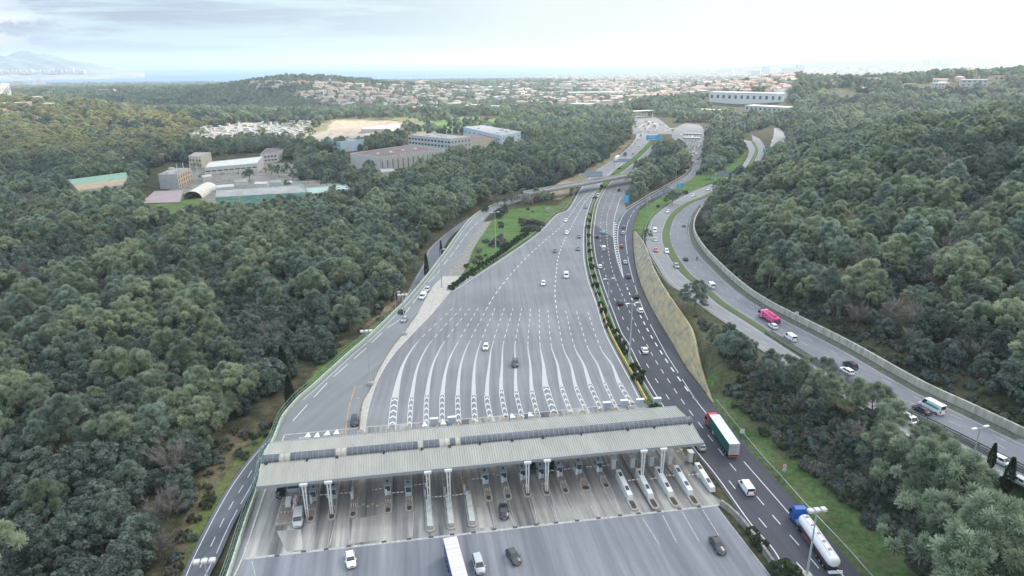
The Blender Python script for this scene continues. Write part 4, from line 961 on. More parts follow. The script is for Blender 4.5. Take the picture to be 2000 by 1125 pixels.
MB().box(-.38, -.03, 1.55, .38, .03, 2.2).build('lower_plate', WHITE, sg); MB().box(-.2, -.045, 1.8, .2, -.03, 1.95).build('plate_symbol', DARK, sg)
def board(name, u, v, ztop_px, w, h, m, label, rows=3, rz=0.0, zf=zero, post=True, mtext=WHITE):
    p = G(u, v, zf); H = hfor((u, v), ztop_px, zf); o = empty(name, p, rz); tag(o, label, 'road sign')
    for x in ((-w*.35, w*.35) if post else ()): MB().tube((x, .1, 0), (x, .1, H), .1).build('post', STEEL, o)
    MB().box(-w/2, -.06, H-h, w/2, .06, H, bev=.0).build('panel', m, o)
    q = MB()
    for k in range(rows):
        z = H-h*(k+.5)/rows; q.box(-w*.36, -.085, z-h/rows*.12, w*(.1+.22*random.random()), -.06, z+h/rows*.12)
    if rows: q.build('legend_bars', mtext, o)
    return o
board('direction_sign', 1223, 399, 381, 3.4, 5.0, BLUE, 'upright cyan blue direction sign between the centre road and the link road', 4)
board('direction_sign', 1327, 372, 358, 4.6, 3.2, BLUE, 'blue direction sign on the green bank right of the link road', 3)
board('direction_sign', 1276, 285, 264, 16, 5.2, BLUE, 'wide cyan overhead sign beyond the central pine clump', 3)
board('direction_sign', 1497, 302, 290, 7, 3.4, BLUE, 'small cyan overhead sign at the end of the curving motorway', 2)
def gantry(u, v, top, w, h, arm, label, rz, zf=zero):
    p = G(u, v, zf); H = hfor((u, v), top, zf); o = empty('sign_gantry', p, rz); tag(o, label, 'sign gantry')
    MB().box(-.3, -.3, 0, .3, .3, H-h/2).build('column', LBLUE, o); MB().box(-.3, -.2, H-h/2-.3, arm+w, .2, H-h/2+.2).build('beam', LBLUE, o)
    MB().box(arm, -.35, H-h, arm+w, -.22, H).build('panel', BACK, o)
    return o
gantry(1131, 366, 334, 12.5, 4.3, 4, 'grey-backed gantry sign reaching over the left carriageway above the bridge', -.1)
gantry(1200, 328, 310, 11, 2.6, 3, 'second grey-backed gantry sign, farther along beside the white lorry', -.1)
g_ = gantry(1396, 362, 334, 4.2, 4.2, 2.0, 'white gantry over the curving motorway at the edge of the wooded hill', .1)
MB().box(7.6, -.35, hfor((1396,362),334)-3.8, 12.2, -.22, hfor((1396,362),334)).build('panel', BACK, g_)
p = G(1204, 433); o = empty('gore_bollard', p); tag(o, 'teal marker bollard at the point where the link road joins', 'bollard')
MB().tube((0, 0, 0), (0, 0, 1.6), 1.0, .75, 16).build('shell', mat('teal_plastic', (0.05, 0.36, 0.36), .4), o); MB().box(-.5, -1.0, .5, .5, -.85, 1.2).build('reflector', WHITE, o)
p = G(1070, 414); o = empty('utility_cabinet', p, .3); tag(o, 'small cream utility cabinet on the grass under the bridge approach', 'utility cabinet')
MB().box(-1.3, -.7, 0, 1.3, .7, 2.2).build('body', CONC_L, o); MB().box(-1.4, -.8, 2.2, 1.4, .8, 2.35).build('roof', CONC, o)
p = G(1519, 638); 
for (u, v, rz, lb_) in ((1555, 624, 2.4, 'small round sign on the white wall above the pink lorry'), (1448, 857, 2.4, 'small white plate on a post on the grass beside the red lorry')):
    p = G(u, v, zB if u > 1500 else zero); o = empty('road_sign', p, -.2); tag(o, lb_, 'road sign')
    MB().tube((0, .05, 0), (0, .05, 2.6), .05).build('post', STEEL, o); MB().box(-.55, -.03, 1.5, .55, .03, 2.7).build('plate', WHITE, o)
# far toll stations
def far_canopy(u0, v0, u1, v1, depth, h, label, thick=1.1):
    a, b = G(u0, v0), G(u1, v1); d = b-a; Lq = np.hypot(d[0], d[1]); o = empty('far_toll_canopy', (a[0], a[1], 0), math.atan2(d[1], d[0])); tag(o, label, 'toll canopy')
    MB().box(0, 0, h, Lq, depth, h+thick).build('roof', mat('far_canopy_white', (0.62, 0.62, 0.6), .6), o); MB().box(-.1, -.15, h-.3, Lq+.1, 0, h+thick+.2).build('fascia', CONC, o)
    for k in np.linspace(.06, .94, 6): MB().box(Lq*k-.4, 1, 0, Lq*k+.4, 2, h).build('column', WHITE, o)
    for k in np.linspace(.06, .94, 6): MB().box(Lq*k-.8, -9, 0, Lq*k+.8, 12, .5).build('lane_island', CONC_L, o)
    return o
far_canopy(1333, 284, 1366, 285, 9, 7, 'small white toll canopy over the link road beyond the central pines')
far_canopy(1333, 275, 1370, 276, 7, 7, 'second strip of roof just behind the small white toll canopy')
far_canopy(1213, 232, 1279, 229, 16, 9, 'far wide toll canopy at the end of the carriageways')

for k, (u0, v0, u1, v1) in enumerate([(1246,250,1262,240),(1262,254,1272,240),(1280,258,1284,241),(1334,300,1336,288),(1346,300,1346,288),(1357,300,1357,288)]):
    barrier('lane_divider', GL([(u0, v0), (u1, v1)]), ('far plaza divider, ' if k < 3 else 'small canopy lane divider, ')+('left', 'middle', 'right')[k % 3]+' one of three', CONC_L, .9, .8, .4)
# ------------------------------------------------------------------ vehicles (local frame: +y is forward)
GLASS = mat('vehicle_glass', (0.02, 0.028, 0.04), .08, spec=.8); TYRE = mat('tyre_rubber', (0.02, 0.02, 0.021), .85); RIM = mat('alloy_rim', (0.45, 0.46, 0.48), .35, .6)
HL = mat('headlight_glass', (0.75, 0.78, 0.82), .15); TL = mat('tail_light_red', (0.45, 0.02, 0.02), .3); PLATE = mat('number_plate', (0.7, 0.7, 0.68), .5)
def paintm(c, r=.28):
    n = 'car_paint_%d_%d_%d' % tuple(int(q*255) for q in c)
    return mat(n, c, r, .0, spec=.6)
KD = {  # L, W, H, belt, hood z, cabin rear, windshield base, roof rear, roof front (fractions of L from the rear), boot z
 'hatch': dict(L=4.1, W=1.78, H=1.50, belt=.95, hood=.88, cr=.02, wb=.72, rr=.14, rf=.56, boot=.95, wr=.32),
 'sedan': dict(L=4.6, W=1.82, H=1.45, belt=.93, hood=.86, cr=.10, wb=.70, rr=.24, rf=.54, boot=.96, wr=.33),
 'wagon': dict(L=4.6, W=1.82, H=1.50, belt=.95, hood=.88, cr=.015, wb=.70, rr=.09, rf=.55, boot=.95, wr=.33),
 'suv':   dict(L=4.5, W=1.88, H=1.68, belt=1.08, hood=1.02, cr=.015, wb=.73, rr=.10, rf=.58, boot=1.05, wr=.37),
 'mpv':   dict(L=4.6, W=1.86, H=1.68, belt=1.0, hood=.95, cr=.01, wb=.80, rr=.06, rf=.62, boot=1.0, wr=.34),
 'van':   dict(L=5.0, W=1.95, H=1.98, belt=1.12, hood=1.08, cr=.005, wb=.83, rr=.03, rf=.70, boot=1.1, wr=.34),
 'minibus': dict(L=6.4, W=2.05, H=2.65, belt=1.3, hood=1.15, cr=.005, wb=.86, rr=.02, rf=.74, boot=1.2, wr=.38),
}
def ringx(w, zb, z1, zt, y, wt):
    # a body cross-section at station y
    return [(-w*.86, y, zb), (w*.86, y, zb), (w, y, zb+.18), (w, y, z1), (wt, y, zt), (0, y, zt+.03), (-wt, y, zt), (-w, y, z1), (-w, y, zb+.18)]
MESH = {}
def car_meshes(kind):
    if kind in MESH: return MESH[kind]
    k = KD[kind]; L_, w = k['L'], k['W']/2; y = lambda f: (f-.5)*L_
    P = {}
    mb = MB(); zb = .2; be, ho, bo = k['belt'], k['hood'], k['boot']
    st = [(0, .80, .34, be*.55, bo*.72), (.015, .92, .24, be*.66, bo*.9), (.06, .98, zb, be*.80, bo), (k['cr']+.10, 1, zb, be*.84, be), (.5, 1, zb, be*.84, be), (k['wb'], 1, zb, be*.84, be*.98), (k['wb']+.03, 1, zb, be*.82, ho), (.90, .97, zb, be*.74, ho*.93), (.97, .88, .22, be*.62, ho*.78), (1.0, .72, .30, be*.5, ho*.60)]
    mb.loft([ringx(w*a, z0, z1, zt, y(f), w*a*.88) for f, a, z0, z1, zt in st])
    # solid cabin
    H = k['H']; tw = w*.74 if kind not in ('van', 'minibus') else w*.86; bw = w*.90 if kind not in ('van', 'minibus') else w*.95
    b0 = be-.05
    q = lambda f, ww, z: [(-ww, y(f), z), (ww, y(f), z)]
    rr, rf, cr_, wb = k['rr'], k['rf'], k['cr'], k['wb']
    low = [(-bw, y(cr_+.01), b0), (bw, y(cr_+.01), b0), (bw, y(wb), b0), (-bw, y(wb), b0)]
    top = [(-tw, y(rr), H-.06), (tw, y(rr), H-.06), (tw, y(rf), H-.04), (-tw, y(rf), H-.04)]
    tp2 = [(-tw*.8, y(rr+.03), H), (tw*.8, y(rr+.03), H), (tw*.8, y(rf-.03), H), (-tw*.8, y(rf-.03), H)]
    mb.loft([low, top, tp2])
    P['body'] = (mb, None)
    def quad_on(a, b, c, d, inset=.08, lift=.012, s0=0, s1=1, t0=.0, t1=1):
        a, b, c, d = map(Vector, (a, b, c, d)); n = (b-a).cross(d-a).normalized()
        def pt(s, t): return a*(1-s)*(1-t)+b*s*(1-t)+c*s*t+d*(1-s)*t
        s0, s1, t0, t1 = s0+inset*.5, s1-inset*.5, t0+.1, t1-.1
        return [tuple(pt(s, t)+n*lift) for s, t in ((s0, t0), (s1, t0), (s1, t1), (s0, t1))]
    P['windshield'] = (MB().face(quad_on(low[2], low[3], top[3], top[2], .1)), GLASS)
    P['rear_window'] = (MB().face(quad_on(low[0], low[1], top[1], top[0], .14, t0=.12 if kind in ('van', 'minibus') else 0)), GLASS)
    sp = (0, .5, 1) if kind not in ('van',) else (.68, 1)
    if kind == 'minibus': sp = (.76, 1)
    for sd_, (a, b, c, d) in enumerate(((low[1], low[2], top[2], top[1]), (low[3], low[0], top[0], top[3]))):
        fl = sd_ == 1
        for i in range(len(sp)-1):
            s0, s1 = sp[i], sp[i+1]
            if fl: s0, s1 = 1-s1, 1-s0
            P['side_window_%d%d' % (sd_, i)] = (MB().face(quad_on(a, b, c, d, .05, s0=s0, s1=s1)), GLASS)
    wr = k['wr']
    for i, (f, sx) in enumerate(((.17, -1), (.17, 1), (.82, -1), (.82, 1))):
        cx = sx*(w-.10); P['wheel_%d' % i] = (MB().tube((cx-.11, y(f), wr), (cx+.13*sx if sx > 0 else cx+.11, y(f), wr), wr, n=14) if False else MB().tube((cx-.12, y(f), wr), (cx+.12, y(f), wr), wr, n=14), TYRE)
        P['rim_%d' % i] = (MB().tube((cx+sx*.10, y(f), wr), (cx+sx*.135, y(f), wr), wr*.62, n=10), RIM)
    fz = ho*.60
    for i, sx in enumerate((-1, 1)):
        P['headlight_%d' % i] = (MB().loft([[(sx*w*.42, y(.985), fz-.02), (sx*w*.78, y(.955), fz), (sx*w*.78, y(.955), fz+.16), (sx*w*.42, y(.985), fz+.13)], [(sx*w*.42, y(1.0), fz-.04), (sx*w*.80, y(.975), fz-.02), (sx*w*.82, y(.955), fz+.17), (sx*w*.42, y(.985), fz+.15)]]), HL)
        P['tail_light_%d' % i] = (MB().box(min(sx*w*.62, sx*w*.92), y(.0)-.01, be*.60, max(sx*w*.62, sx*w*.92), y(.045), be*.60+(.22 if kind not in ('van', 'minibus') else .5)), TL)
        P['mirror_%d' % i] = (MB().box(min(sx*w*.98, sx*(w+.2)), y(wb-.03)-.05, be, max(sx*w*.98, sx*(w+.2)), y(wb-.03)+.10, be+.16), None)
    P['number_plate_0'] = (MB().box(-.26, y(1)-.02, .38, .26, y(1)+.02, .5), PLATE)
    P['number_plate_1'] = (MB().box(-.26, y(0)-.02, .55, .26, y(0)+.02, .67), PLATE)
    P['grille'] = (MB().box(-w*.4, y(1)-.05, .36+.16, w*.4, y(1)+.012, .36+.30), DARK)
    R = {}
    for n, (m_, mt) in P.items():
        me = bpy.data.meshes.new(n); me.from_pydata(m_.v, [], m_.f); me.materials.append(mt or PLATE)
        if n == 'body' or n.startswith('wheel'):
            me.polygons.foreach_set('use_smooth', [n == 'body' and i < 81 for i in range(len(me.polygons))])
        R[n] = (me, mt)
    MESH[kind] = R; return R
NAMES = {'hatch': 'hatchback', 'sedan': 'saloon_car', 'wagon': 'estate_car', 'suv': 'offroad_car', 'mpv': 'people_carrier', 'van': 'delivery_van', 'minibus': 'minibus'}
def vehicle(kind, px, ahead, colr, label, zf=zero, near=True, roofc=None, group=None):
    """px: ground point under the vehicle; ahead: another pixel it is driving towards"""
    a, b = G(*px, zf), G(*ahead, zf); rz = math.atan2(-(b[0]-a[0]), b[1]-a[1])
    o = empty(NAMES[kind], (a[0], a[1], a[2]+.045), rz); tag(o, label, {'van': 'van', 'minibus': 'minibus'}.get(kind, 'car'), group)
    slope = (b[2]-a[2])/max(1, np.hypot(*(b-a)[:2]))
    pm = paintm(colr); objs = {}
    for n, (me, mt) in car_meshes(kind).items():
        if not near and n.split('_')[0] in ('rim', 'mirror', 'number', 'grille', 'headlight'): continue
        par = objs['wheel_'+n[-1]] if n.startswith('rim') else o
        nm = n.rstrip('0123456789').rstrip('_')
        c = bpy.data.objects.new(nm, me); C.objects.link(c); c.parent = par; objs[n] = c
        if mt is None:
            c.material_slots[0].link = 'OBJECT'; c.material_slots[0].material = pm
    return o
W_, S_, G_, K_, N_, R_ = (0.80, 0.81, 0.83), (0.48, 0.50, 0.53), (0.16, 0.17, 0.19), (0.022, 0.024, 0.03), (0.03, 0.05, 0.11), (0.45, 0.04, 0.04)
V = vehicle
V('hatch', (685,1098), (690,1125), W_, 'white hatchback on the near plaza, farthest left below the apron line')
V('mpv', (935,1108), (943,1135), S_, 'silver people carrier right of the long lorry trailer on the near plaza')
V('hatch', (1003,1092), (1016,1112), (0.05,0.055,0.06), 'black compact car angled to the right on the near plaza')
V('sedan', (984,1003), (986,1025), K_, 'black car driving out from the middle of the toll booths')
V('sedan', (1401,1070), (1414,1090), (0.05,0.05,0.06), 'dark grey saloon near the right edge of the near plaza')
V('van', (583,1018), (580,1045), S_, 'silver van with a ribbed roof leaving the leftmost toll lane')
V('hatch', (549,964), (546,985), K_, 'black car half under the left end of the canopy')
V('hatch', (1038,913), (1041,935), N_, 'dark blue car under the canopy edge, left of the black and white one')
V('hatch', (1075,911), (1078,930), K_, 'black car with a pale bonnet under the canopy edge')
V('suv', (693,826), (692,845), (0.03,0.05,0.08), 'dark blue car on the ramp waiting behind the canopy')
V('hatch', (949,681), (945,700), W_, 'white hatchback halfway down the striped fan')
V('suv', (1006,713), (1005,735), (0.06,0.065,0.075), 'dark grey off-roader driving along a lane stripe of the fan')
V('hatch', (1061,556), (1057,572), W_, 'white car at the wide top of the fan, left of the white van')
V('van', (1106,541), (1106,560), W_, 'white van at the wide top of the fan right of the dashed line')
for kd, px, ah, c, lb_ in [
 ('hatch', (1084,492), (1081,505), G_, 'dark car left of the dashed line in the fan neck'),
 ('sedan', (1129,488), (1129,500), G_, 'grey car near the median, lower of the two in the fan neck'),
 ('hatch', (1131,464), (1131,475), G_, 'grey car near the median, upper of the two in the fan neck'),
 ('hatch', (1107,457), (1105,468), W_, 'white car in the middle of the fan neck'),
 ('hatch', (1105,433), (1101,445), W_, 'white car on the left dashed line below the bridge'),
 ('sedan', (1144,406), (1140,418), (0.2,0.24,0.32), 'blue grey car in the middle just below the bridge'),
 ('van', (1168,384), (1165,395), S_, 'silver van in the shade of the bridge beside the pier'),
 ('hatch', (1236,302), (1232,308), G_, 'small dark car on the far left carriageway'),
 ('hatch', (1247,286), (1244,291), S_, 'small silver car on the far bend')]: V(kd, px, ah, c, lb_, near=False)
for kd, px, ah, c, lb_ in [
 ('van', (1209,373), (1212,360), K_, 'black van on the centre road just past the bridge'),
 ('hatch', (1178,456), (1177,445), (0.25,0.45,0.6), 'light blue car on the centre road'),
 ('hatch', (1166,464), (1165,452), K_, 'black car in the left lane of the centre road'),
 ('van', (1179,488), (1178,475), W_, 'white van in the left half of the centre road'),
 ('hatch', (1172,523), (1170,510), W_, 'white car in the left lane of the centre road below the white van'),
 ('hatch', (1218,445), (1220,433), G_, 'dark grey car on the link road beside the hatched gore'),
 ('hatch', (1217,457), (1217,445), S_, 'silver car right behind the dark grey one on the link road'),
 ('hatch', (1214,483), (1214,470), R_, 'red car on the link road beside the hatched gore'),
 ('sedan', (1221,514), (1219,500), S_, 'silver car on the link road near the tip of the gore'),
 ('suv', (1227,542), (1224,528), (0.07,0.05,0.07), 'dark maroon car below the tip of the gore'),
 ('suv', (1243,581), (1239,567), K_, 'black car in the right lane beside the rock slope'),
 ('suv', (1211,594), (1208,580), K_, 'black car in the middle of the centre road left of the white estate')]: V(kd, px, ah, c, lb_, near=False)
V('wagon', (1251,609), (1246,596), W_, 'white estate car in the right lane beside the rock slope')
V('sedan', (1259,687), (1253,673), W_, 'white saloon alone in the left part of the centre road')
V('wagon', (1366,873), (1355,856), S_, 'silver estate car beside the right end of the canopy')
V('van', (1457,957), (1444,938), W_, 'white panel van on the dark road between the two lorries')
# left ramp and lower road
V('wagon', (835,568), (828,575), S_, 'silver estate car on the ramp, just ahead of the white van', near=False)
V('van', (826,582), (819,590), W_, 'white van on the upper part of the ramp')
V('hatch', (790,627), (782,637), (0.4,0.44,0.5), 'silver blue car on the ramp below the white van')
V('hatch', (821,556), (816,566), (0.03,0.05,0.08), 'dark car on the lower road left of the ramp', zf=zL, near=False)
# motorway on the right
for kd, px, ah, c, lb_ in [
 ('hatch', (1304,415), (1299,422), W_, 'white car high on the curve of the motorway'),
 ('van', (1279,453), (1278,465), W_, 'white van-like car at the outer edge of the motorway curve'),
 ('hatch', (1280,471), (1281,483), S_, 'silver car above the red one on the motorway curve'),
 ('hatch', (1281,491), (1284,503), (0.55,0.12,0.12), 'red car on the motorway above the rock slope'),
 ('wagon', (1302,493), (1307,505), W_, 'white estate car right of the red one on the motorway'),
 ('wagon', (1321,522), (1328,533), (0.3,0.33,0.4), 'grey estate car beside the grass median'),
 ('hatch', (1354,384), (1345,388), W_, 'white car far up the motorway, lower of two'),
 ('hatch', (1383,372), (1374,377), W_, 'white car far up the motorway, upper of two')]: V(kd, px, ah, c, lb_, zf=zB, near=False)
V('sedan', (1375,593), (1385,602), K_, 'dark saloon half hidden by the lone pine on the motorway', zf=zB)
V('van', (1775,826), (1792,836), W_, 'white van on the motorway beside the exit gore', zf=zB)
V('suv', (1957,907), (1975,916), W_, 'white car with a black roof at the far right', zf=zB)
V('hatch', (1997,948), (2012,957), S_, 'silver car cut by the right edge of the picture', zf=zB)
for kd, px, ah, c, lb_ in [
 ('hatch', (1336,443), (1338,430), G_, 'dark car on the inner curve of the motorway'),
 ('hatch', (1339,508), (1333,495), N_, 'navy blue car beside the grass median')]: V(kd, px, ah, c, lb_, zf=zB, near=False)
V('van', (1389,561), (1378,550), W_, 'white van above the lone pine on the motorway', zf=zB)
V('hatch', (1509,640), (1496,631), W_, 'white hatchback beside the pink lorry', zf=zB)
V('van', (1543,663), (1530,654), W_, 'white van behind the white hatchback, partly behind pine tops', zf=zB)
V('suv', (1660,717), (1645,708), K_, 'black off-roader next to the white estate car on the motorway', zf=zB)
V('wagon', (1653,728), (1638,719), W_, 'white estate car with roof windows on the motorway', zf=zB)
mbz = V('minibus', (1818,801), (1801,792), W_, 'white minibus with a teal stripe on the motorway', zf=zB)
TEAL = mat('teal_stripe', (0.03, 0.36, 0.33), .4)
for sx in (-1, 1):
    x = sx*1.0; MB().face([(x-sx*.0, -2.6, 1.45), (x, 1.2, 1.45), (x-sx*.055, 1.2, 1.95), (x-sx*.055, -2.6, 1.95)]).build('teal_stripe', TEAL, mbz).location = (sx*.018, 0, 0)
V('sedan', (1799,805), (1783,796), K_, 'black car overtaking beside the white minibus', zf=zB)
# far traffic near the small canopy
for kd, px, ah, c, lb_ in [('hatch', (1341,335), (1347,328), W_, 'white car on the far bend of the link road'), ('hatch', (1353,318), (1354,310), (0.2,0.06,0.08), 'maroon car on the far link road'),
 ('hatch', (1363,312), (1362,305), G_, 'dark car near the outer edge of the far link road'), ('van', (1354,299), (1353,290), W_, 'white van queueing before the small toll canopy'), ('hatch', (1347,294), (1346,287), (0.3,0.06,0.08), 'dark red car before the small toll canopy'),
 ('hatch', (1330,264), (1326,270), W_, 'pale car beyond the small toll canopy'), ('van', (1305,252), (1300,256), S_, 'grey van on the far toll plaza'), ('hatch', (1296,256), (1290,260), R_, 'red car on the far toll plaza'),
 ('hatch', (1255,263), (1252,268), W_, 'pale car at the top of the far bend'), ('hatch', (1260,252), (1256,256), G_, 'dark car nearest the far wide toll canopy'), ('hatch', (1508,276), (1507,282), W_, 'white car on the road beyond the motorway bend'), ('hatch', (1524,277), (1522,283), S_, 'silver car on the road beyond the motorway bend')]:
    V(kd, px, ah, c, lb_, near=False)
FC = [(1243,246,S_),(1250,241,W_),(1258,247,K_),(1270,251,S_),(1285,248,W_),(1290,244,G_),(1275,240,K_),(1300,248,W_),(1251,255,W_),(1266,258,G_),(1284,254,S_),(1262,234,R_),(1340,303,K_),(1352,306,S_),(1360,301,W_),(1337,272,S_),(1352,268,W_),(1247,272,W_),(1241,281,S_),(1252,266,K_)]
CN_ = {W_: 'white', S_: 'silver', K_: 'black', G_: 'dark grey', R_: 'red'}
for k, (u, v, c) in enumerate(FC): V(('hatch', 'van', 'suv')[k % 3], (u, v), (u-2, v+4), c, f'tiny {CN_[c]} vehicle '+('by the small white toll canopy' if u > 1330 else ('on the far bend' if v > 262 else 'on the far wide toll plaza')), near=False, group='far vehicles by the toll plazas')
# ---------------- lorries
def wheels(o, xs, ys, r=.5, wdt=.3, W=1.25):
    for y in ys:
        for sx in (-1, 1):
            wo = MB().tube((sx*(W-wdt), y, r), (sx*W, y, r), r, n=14).build('wheel', TYRE, o); MB().tube((sx*(W-.04), y, r), (sx*(W+.015), y, r), r*.5, n=10).build('rim', RIM, wo)
def place(name, px, ahead, label, zf=zero, dz=.045):
    a, b = G(*px, zf), G(*ahead, zf); o = empty(name, (a[0], a[1], a[2]+dz), math.atan2(-(b[0]-a[0]), b[1]-a[1])); return tag(o, label, 'lorry')
def tractor(o, yb, pm, H=3.5):
    # cab: yb = rear of cab
    w = 1.25
    def rg(y, z0, z1, a=1): return [(-w*a, y, z0), (w*a, y, z0), (w*a, y, z0+.6), (w*a, y, z1-.35), (w*a*.86, y, z1), (-w*a*.86, y, z1), (-w*a, y, z1-.35), (-w*a, y, z0+.6)]
    MB().loft([rg(yb, .55, H), rg(yb+1.1, .5, H+.08), rg(yb+1.75, .45, H-.25), rg(yb+2.1, .45, 2.35), rg(yb+2.3, .5, 1.3, .96)]).build('cab', pm, o)
    MB().face([(-w*.9, yb+2.16, 1.75), (w*.9, yb+2.16, 1.75), (w*.86, yb+1.86, 3.0), (-w*.86, yb+1.86, 3.0)][::-1]).face([(-w*.9, yb+2.18, 1.75), (w*.9, yb+2.18, 1.75), (w*.86, yb+1.88, 3.0), (-w*.86, yb+1.88, 3.0)]).build('windshield', GLASS, o)
    for sx in (-1, 1):
        MB().box(min(sx*w, sx*(w+.015)), yb+.9, 1.7, max(sx*w, sx*(w+.015)), yb+1.75, 2.5).build('side_window', GLASS, o)
        MB().box(min(sx*w, sx*(w+.3)), yb+1.75, 1.7, max(sx*w, sx*(w+.3)), yb+1.9, 2.5).build('mirror', DARK, o)
        MB().box(min(sx*.6, sx*1.1), yb+2.28, .75, max(sx*.6, sx*1.1), yb+2.36, 1.0).build('headlight', HL, o)
    MB().box(-w, yb+.2, .35, w, yb+2.32, .62).build('bumper', DARK, o)
lo = place('articulated_lorry', (1408,861), (1382,822), 'articulated lorry with a red cab, dark green curtain sides and white roof')
GRN = mat('green_curtain', (0.008, 0.115, 0.10), .55, nscale=.8, namt=.15); TOPW = mat('trailer_roof_white', (0.62, 0.65, 0.70), .5, nscale=.6, namt=.06)
def trailer(o, y0, y1, side, top, rear):
    MB().box(-1.26, y0, 1.25, 1.26, y1, 3.92).build('curtain_side', side, o)
    MB().box(-1.28, y0-.03, 3.92, 1.28, y1+.03, 4.0).build('roof', top, o)
    MB().box(-1.27, y0-.06, 1.1, 1.27, y0, 3.95).build('rear_door', rear, o)
    MB().box(-1.1, y0, .85, 1.1, y1-.2, 1.25).build('chassis', DARK, o)
    MB().box(-1.25, y0-.1, .5, 1.25, y0, .8).build('rear_bumper', mat('rear_bumper_red', (0.35, 0.1, 0.1), .6), o)
    for sx in (-1, 1): MB().box(min(sx*.8, sx*1.15), y0-.12, .85, max(sx*.8, sx*1.15), y0-.06, 1.05).build('tail_light', TL, o)
trailer(lo, -8.0, 5.6, GRN, TOPW, mat('rear_door_grey', (0.42, 0.42, 0.46), .6, nscale=.7, namt=.15))
tractor(lo, 5.9, paintm((0.55, 0.03, 0.05)), 3.7); wheels(lo, 0, (-6.3, -5.0, -3.7, 4.3, 7.5)); MB().box(-1.2, 2.0, .5, 1.2, 3.2, 1.1).build('side_box', CONC_L, lo)
MB().box(-.5, 3.4, .7, .5, 8.2, 1.0).build('tractor_frame', DARK, lo)
# tanker
tk = place('tanker_lorry', (1590,1066), (1548,1004), 'road tanker with a blue cab and long rounded white tank')
tm = mat('tank_white', (0.72, 0.73, 0.76), .35, nscale=.5, namt=.05); rings = []
for y, s in ((-7.6, .35), (-7.5, .75), (-7.1, .95), (-6.5, 1), (4.2, 1), (4.8, .96), (5.15, .8), (5.3, .4)):
    rings.append([(math.cos(a)*1.25*s, y, 2.25+math.sin(a)*(1.05 if math.sin(a) < 0 else 1.15)*s) for a in np.linspace(0, 2*PI, 28, endpoint=False)])
MB().loft(rings).build('tank', tm, tk, smooth=True)
for sx in (-1, 1): MB().box(min(sx*.42, sx*.5), -6.6, 3.28, max(sx*.42, sx*.5), 4.6, 3.48).build('walkway_rail', tm, tk)
MB().box(-.42, -6.6, 3.30, .42, 4.6, 3.36).build('walkway', mat('walkway_grey', (0.5, 0.5, 0.5), .6, nscale=1.5, namt=.15), tk)
for y in (4.0, 1.6, -.8, -3.0, -5.2): MB().tube((0, y, 3.35), (0, y, 3.52), .3, n=14).build('manhole', mat('manhole_brown', (0.3, 0.26, 0.24), .6), tk)
MB().box(-1.1, -7.4, .9, 1.1, 4.4, 1.2).build('chassis', DARK, tk); MB().box(-1.25, -8.3, .7, 1.25, -7.7, .85).build('rear_bumper', WHITE, tk); MB().box(-1.2, -8.2, .85, 1.2, -8.1, 1.25).build('rear_panel', tm, tk)
MB().box(-1.25, -.6, .5, 1.25, 2.6, 1.1).build('valve_box', mat('valve_maroon', (0.2, 0.08, 0.09), .6, nscale=1, namt=.4), tk)
for sx in (-1, 1): MB().box(min(sx*1.24, sx*1.27), -6.5, 1.55, max(sx*1.24, sx*1.27), 4.6, 1.7).build('red_stripe', mat('stripe_maroon', (0.2, 0.05, 0.07), .5), tk)
BLU = paintm((0.02, 0.10, 0.42)); tractor(tk, 6.4, BLU, 3.4); wheels(tk, 0, (-5.9, -4.6, -3.3, 4.6, 8.0)); MB().box(-1.0, 3.6, .7, 1.0, 6.5, 1.15).build('tractor_deck', mat('deck_blue', (0.12, 0.3, 0.5), .5), tk)
# near trailer, cut by the bottom edge
nr_ = place('articulated_lorry', (893,1134), (906,1185), 'lorry trailer with a white ribbed roof and blue sides cut by the bottom edge')
trailer(nr_, -6.8, 6.8, mat('blue_curtain', (0.07, 0.09, 0.35), .5), mat('cream_roof', (0.60, 0.57, 0.56), .6, nscale=.8, stretch=(.1, 2.2, 1), namt=.08), mat('rear_white', (0.5, 0.5, 0.55), .6)); wheels(nr_, 0, (-5.3, -4.0, -2.7, 5.6, 8.6)); tractor(nr_, 7.1, paintm((0.7, 0.7, 0.72)), 3.6)
# far white lorry
fw = place('articulated_lorry', (1205,314), (1197,322), 'long white lorry on the far left carriageway beside the rocky cutting')
trailer(fw, -8, 5.6, WHITE, WHITE, WHITE); tractor(fw, 5.9, paintm((0.7, 0.72, 0.74)), 3.6); wheels(fw, 0, (-6, -4.7, 4, 7.5))
fd = place('box_lorry', (1221,304), (1216,309), 'small dark blue lorry just behind the white one far away')
MB().box(-1.2, -3, .9, 1.2, 2, 3.3).build('box_body', mat('box_navy', (0.05, 0.07, 0.16), .5), fd); tractor(fd, 2.3, paintm((0.1, 0.12, 0.2)), 2.9); wheels(fd, 0, (-2, 3.5))
# pink lorry
pk = place('skip_lorry', (1502,628), (1486,618), 'bright pink lorry with white swirls on its sides', zf=zB)
PNK = mat('pink_body', (0.70, 0.06, 0.26), .45, nscale=.9, namt=.2)
MB().loft([[(-1.2, -3.9, 1.0), (1.2, -3.9, 1.0), (1.25, -4.1, 2.4), (-1.25, -4.1, 2.4)], [(-1.2, 2.2, 1.0), (1.2, 2.2, 1.0), (1.25, 2.2, 2.9), (-1.25, 2.2, 2.9)]]).build('tipper_body', PNK, pk)
MB().box(-.5, -3.2, 2.3, .5, 2.0, 3.05, bev=.2).build('load', mat('pink_load', (0.6, 0.1, 0.25), .6, nscale=1.4, col2=(0.3, 0.03, 0.12)), pk)
MB().box(-1.0, -4.6, .8, 1.0, -4.0, 2.2).build('rear_frame', mat('rear_frame_plum', (0.16, 0.05, 0.12), .6, nscale=2, namt=.4), pk)
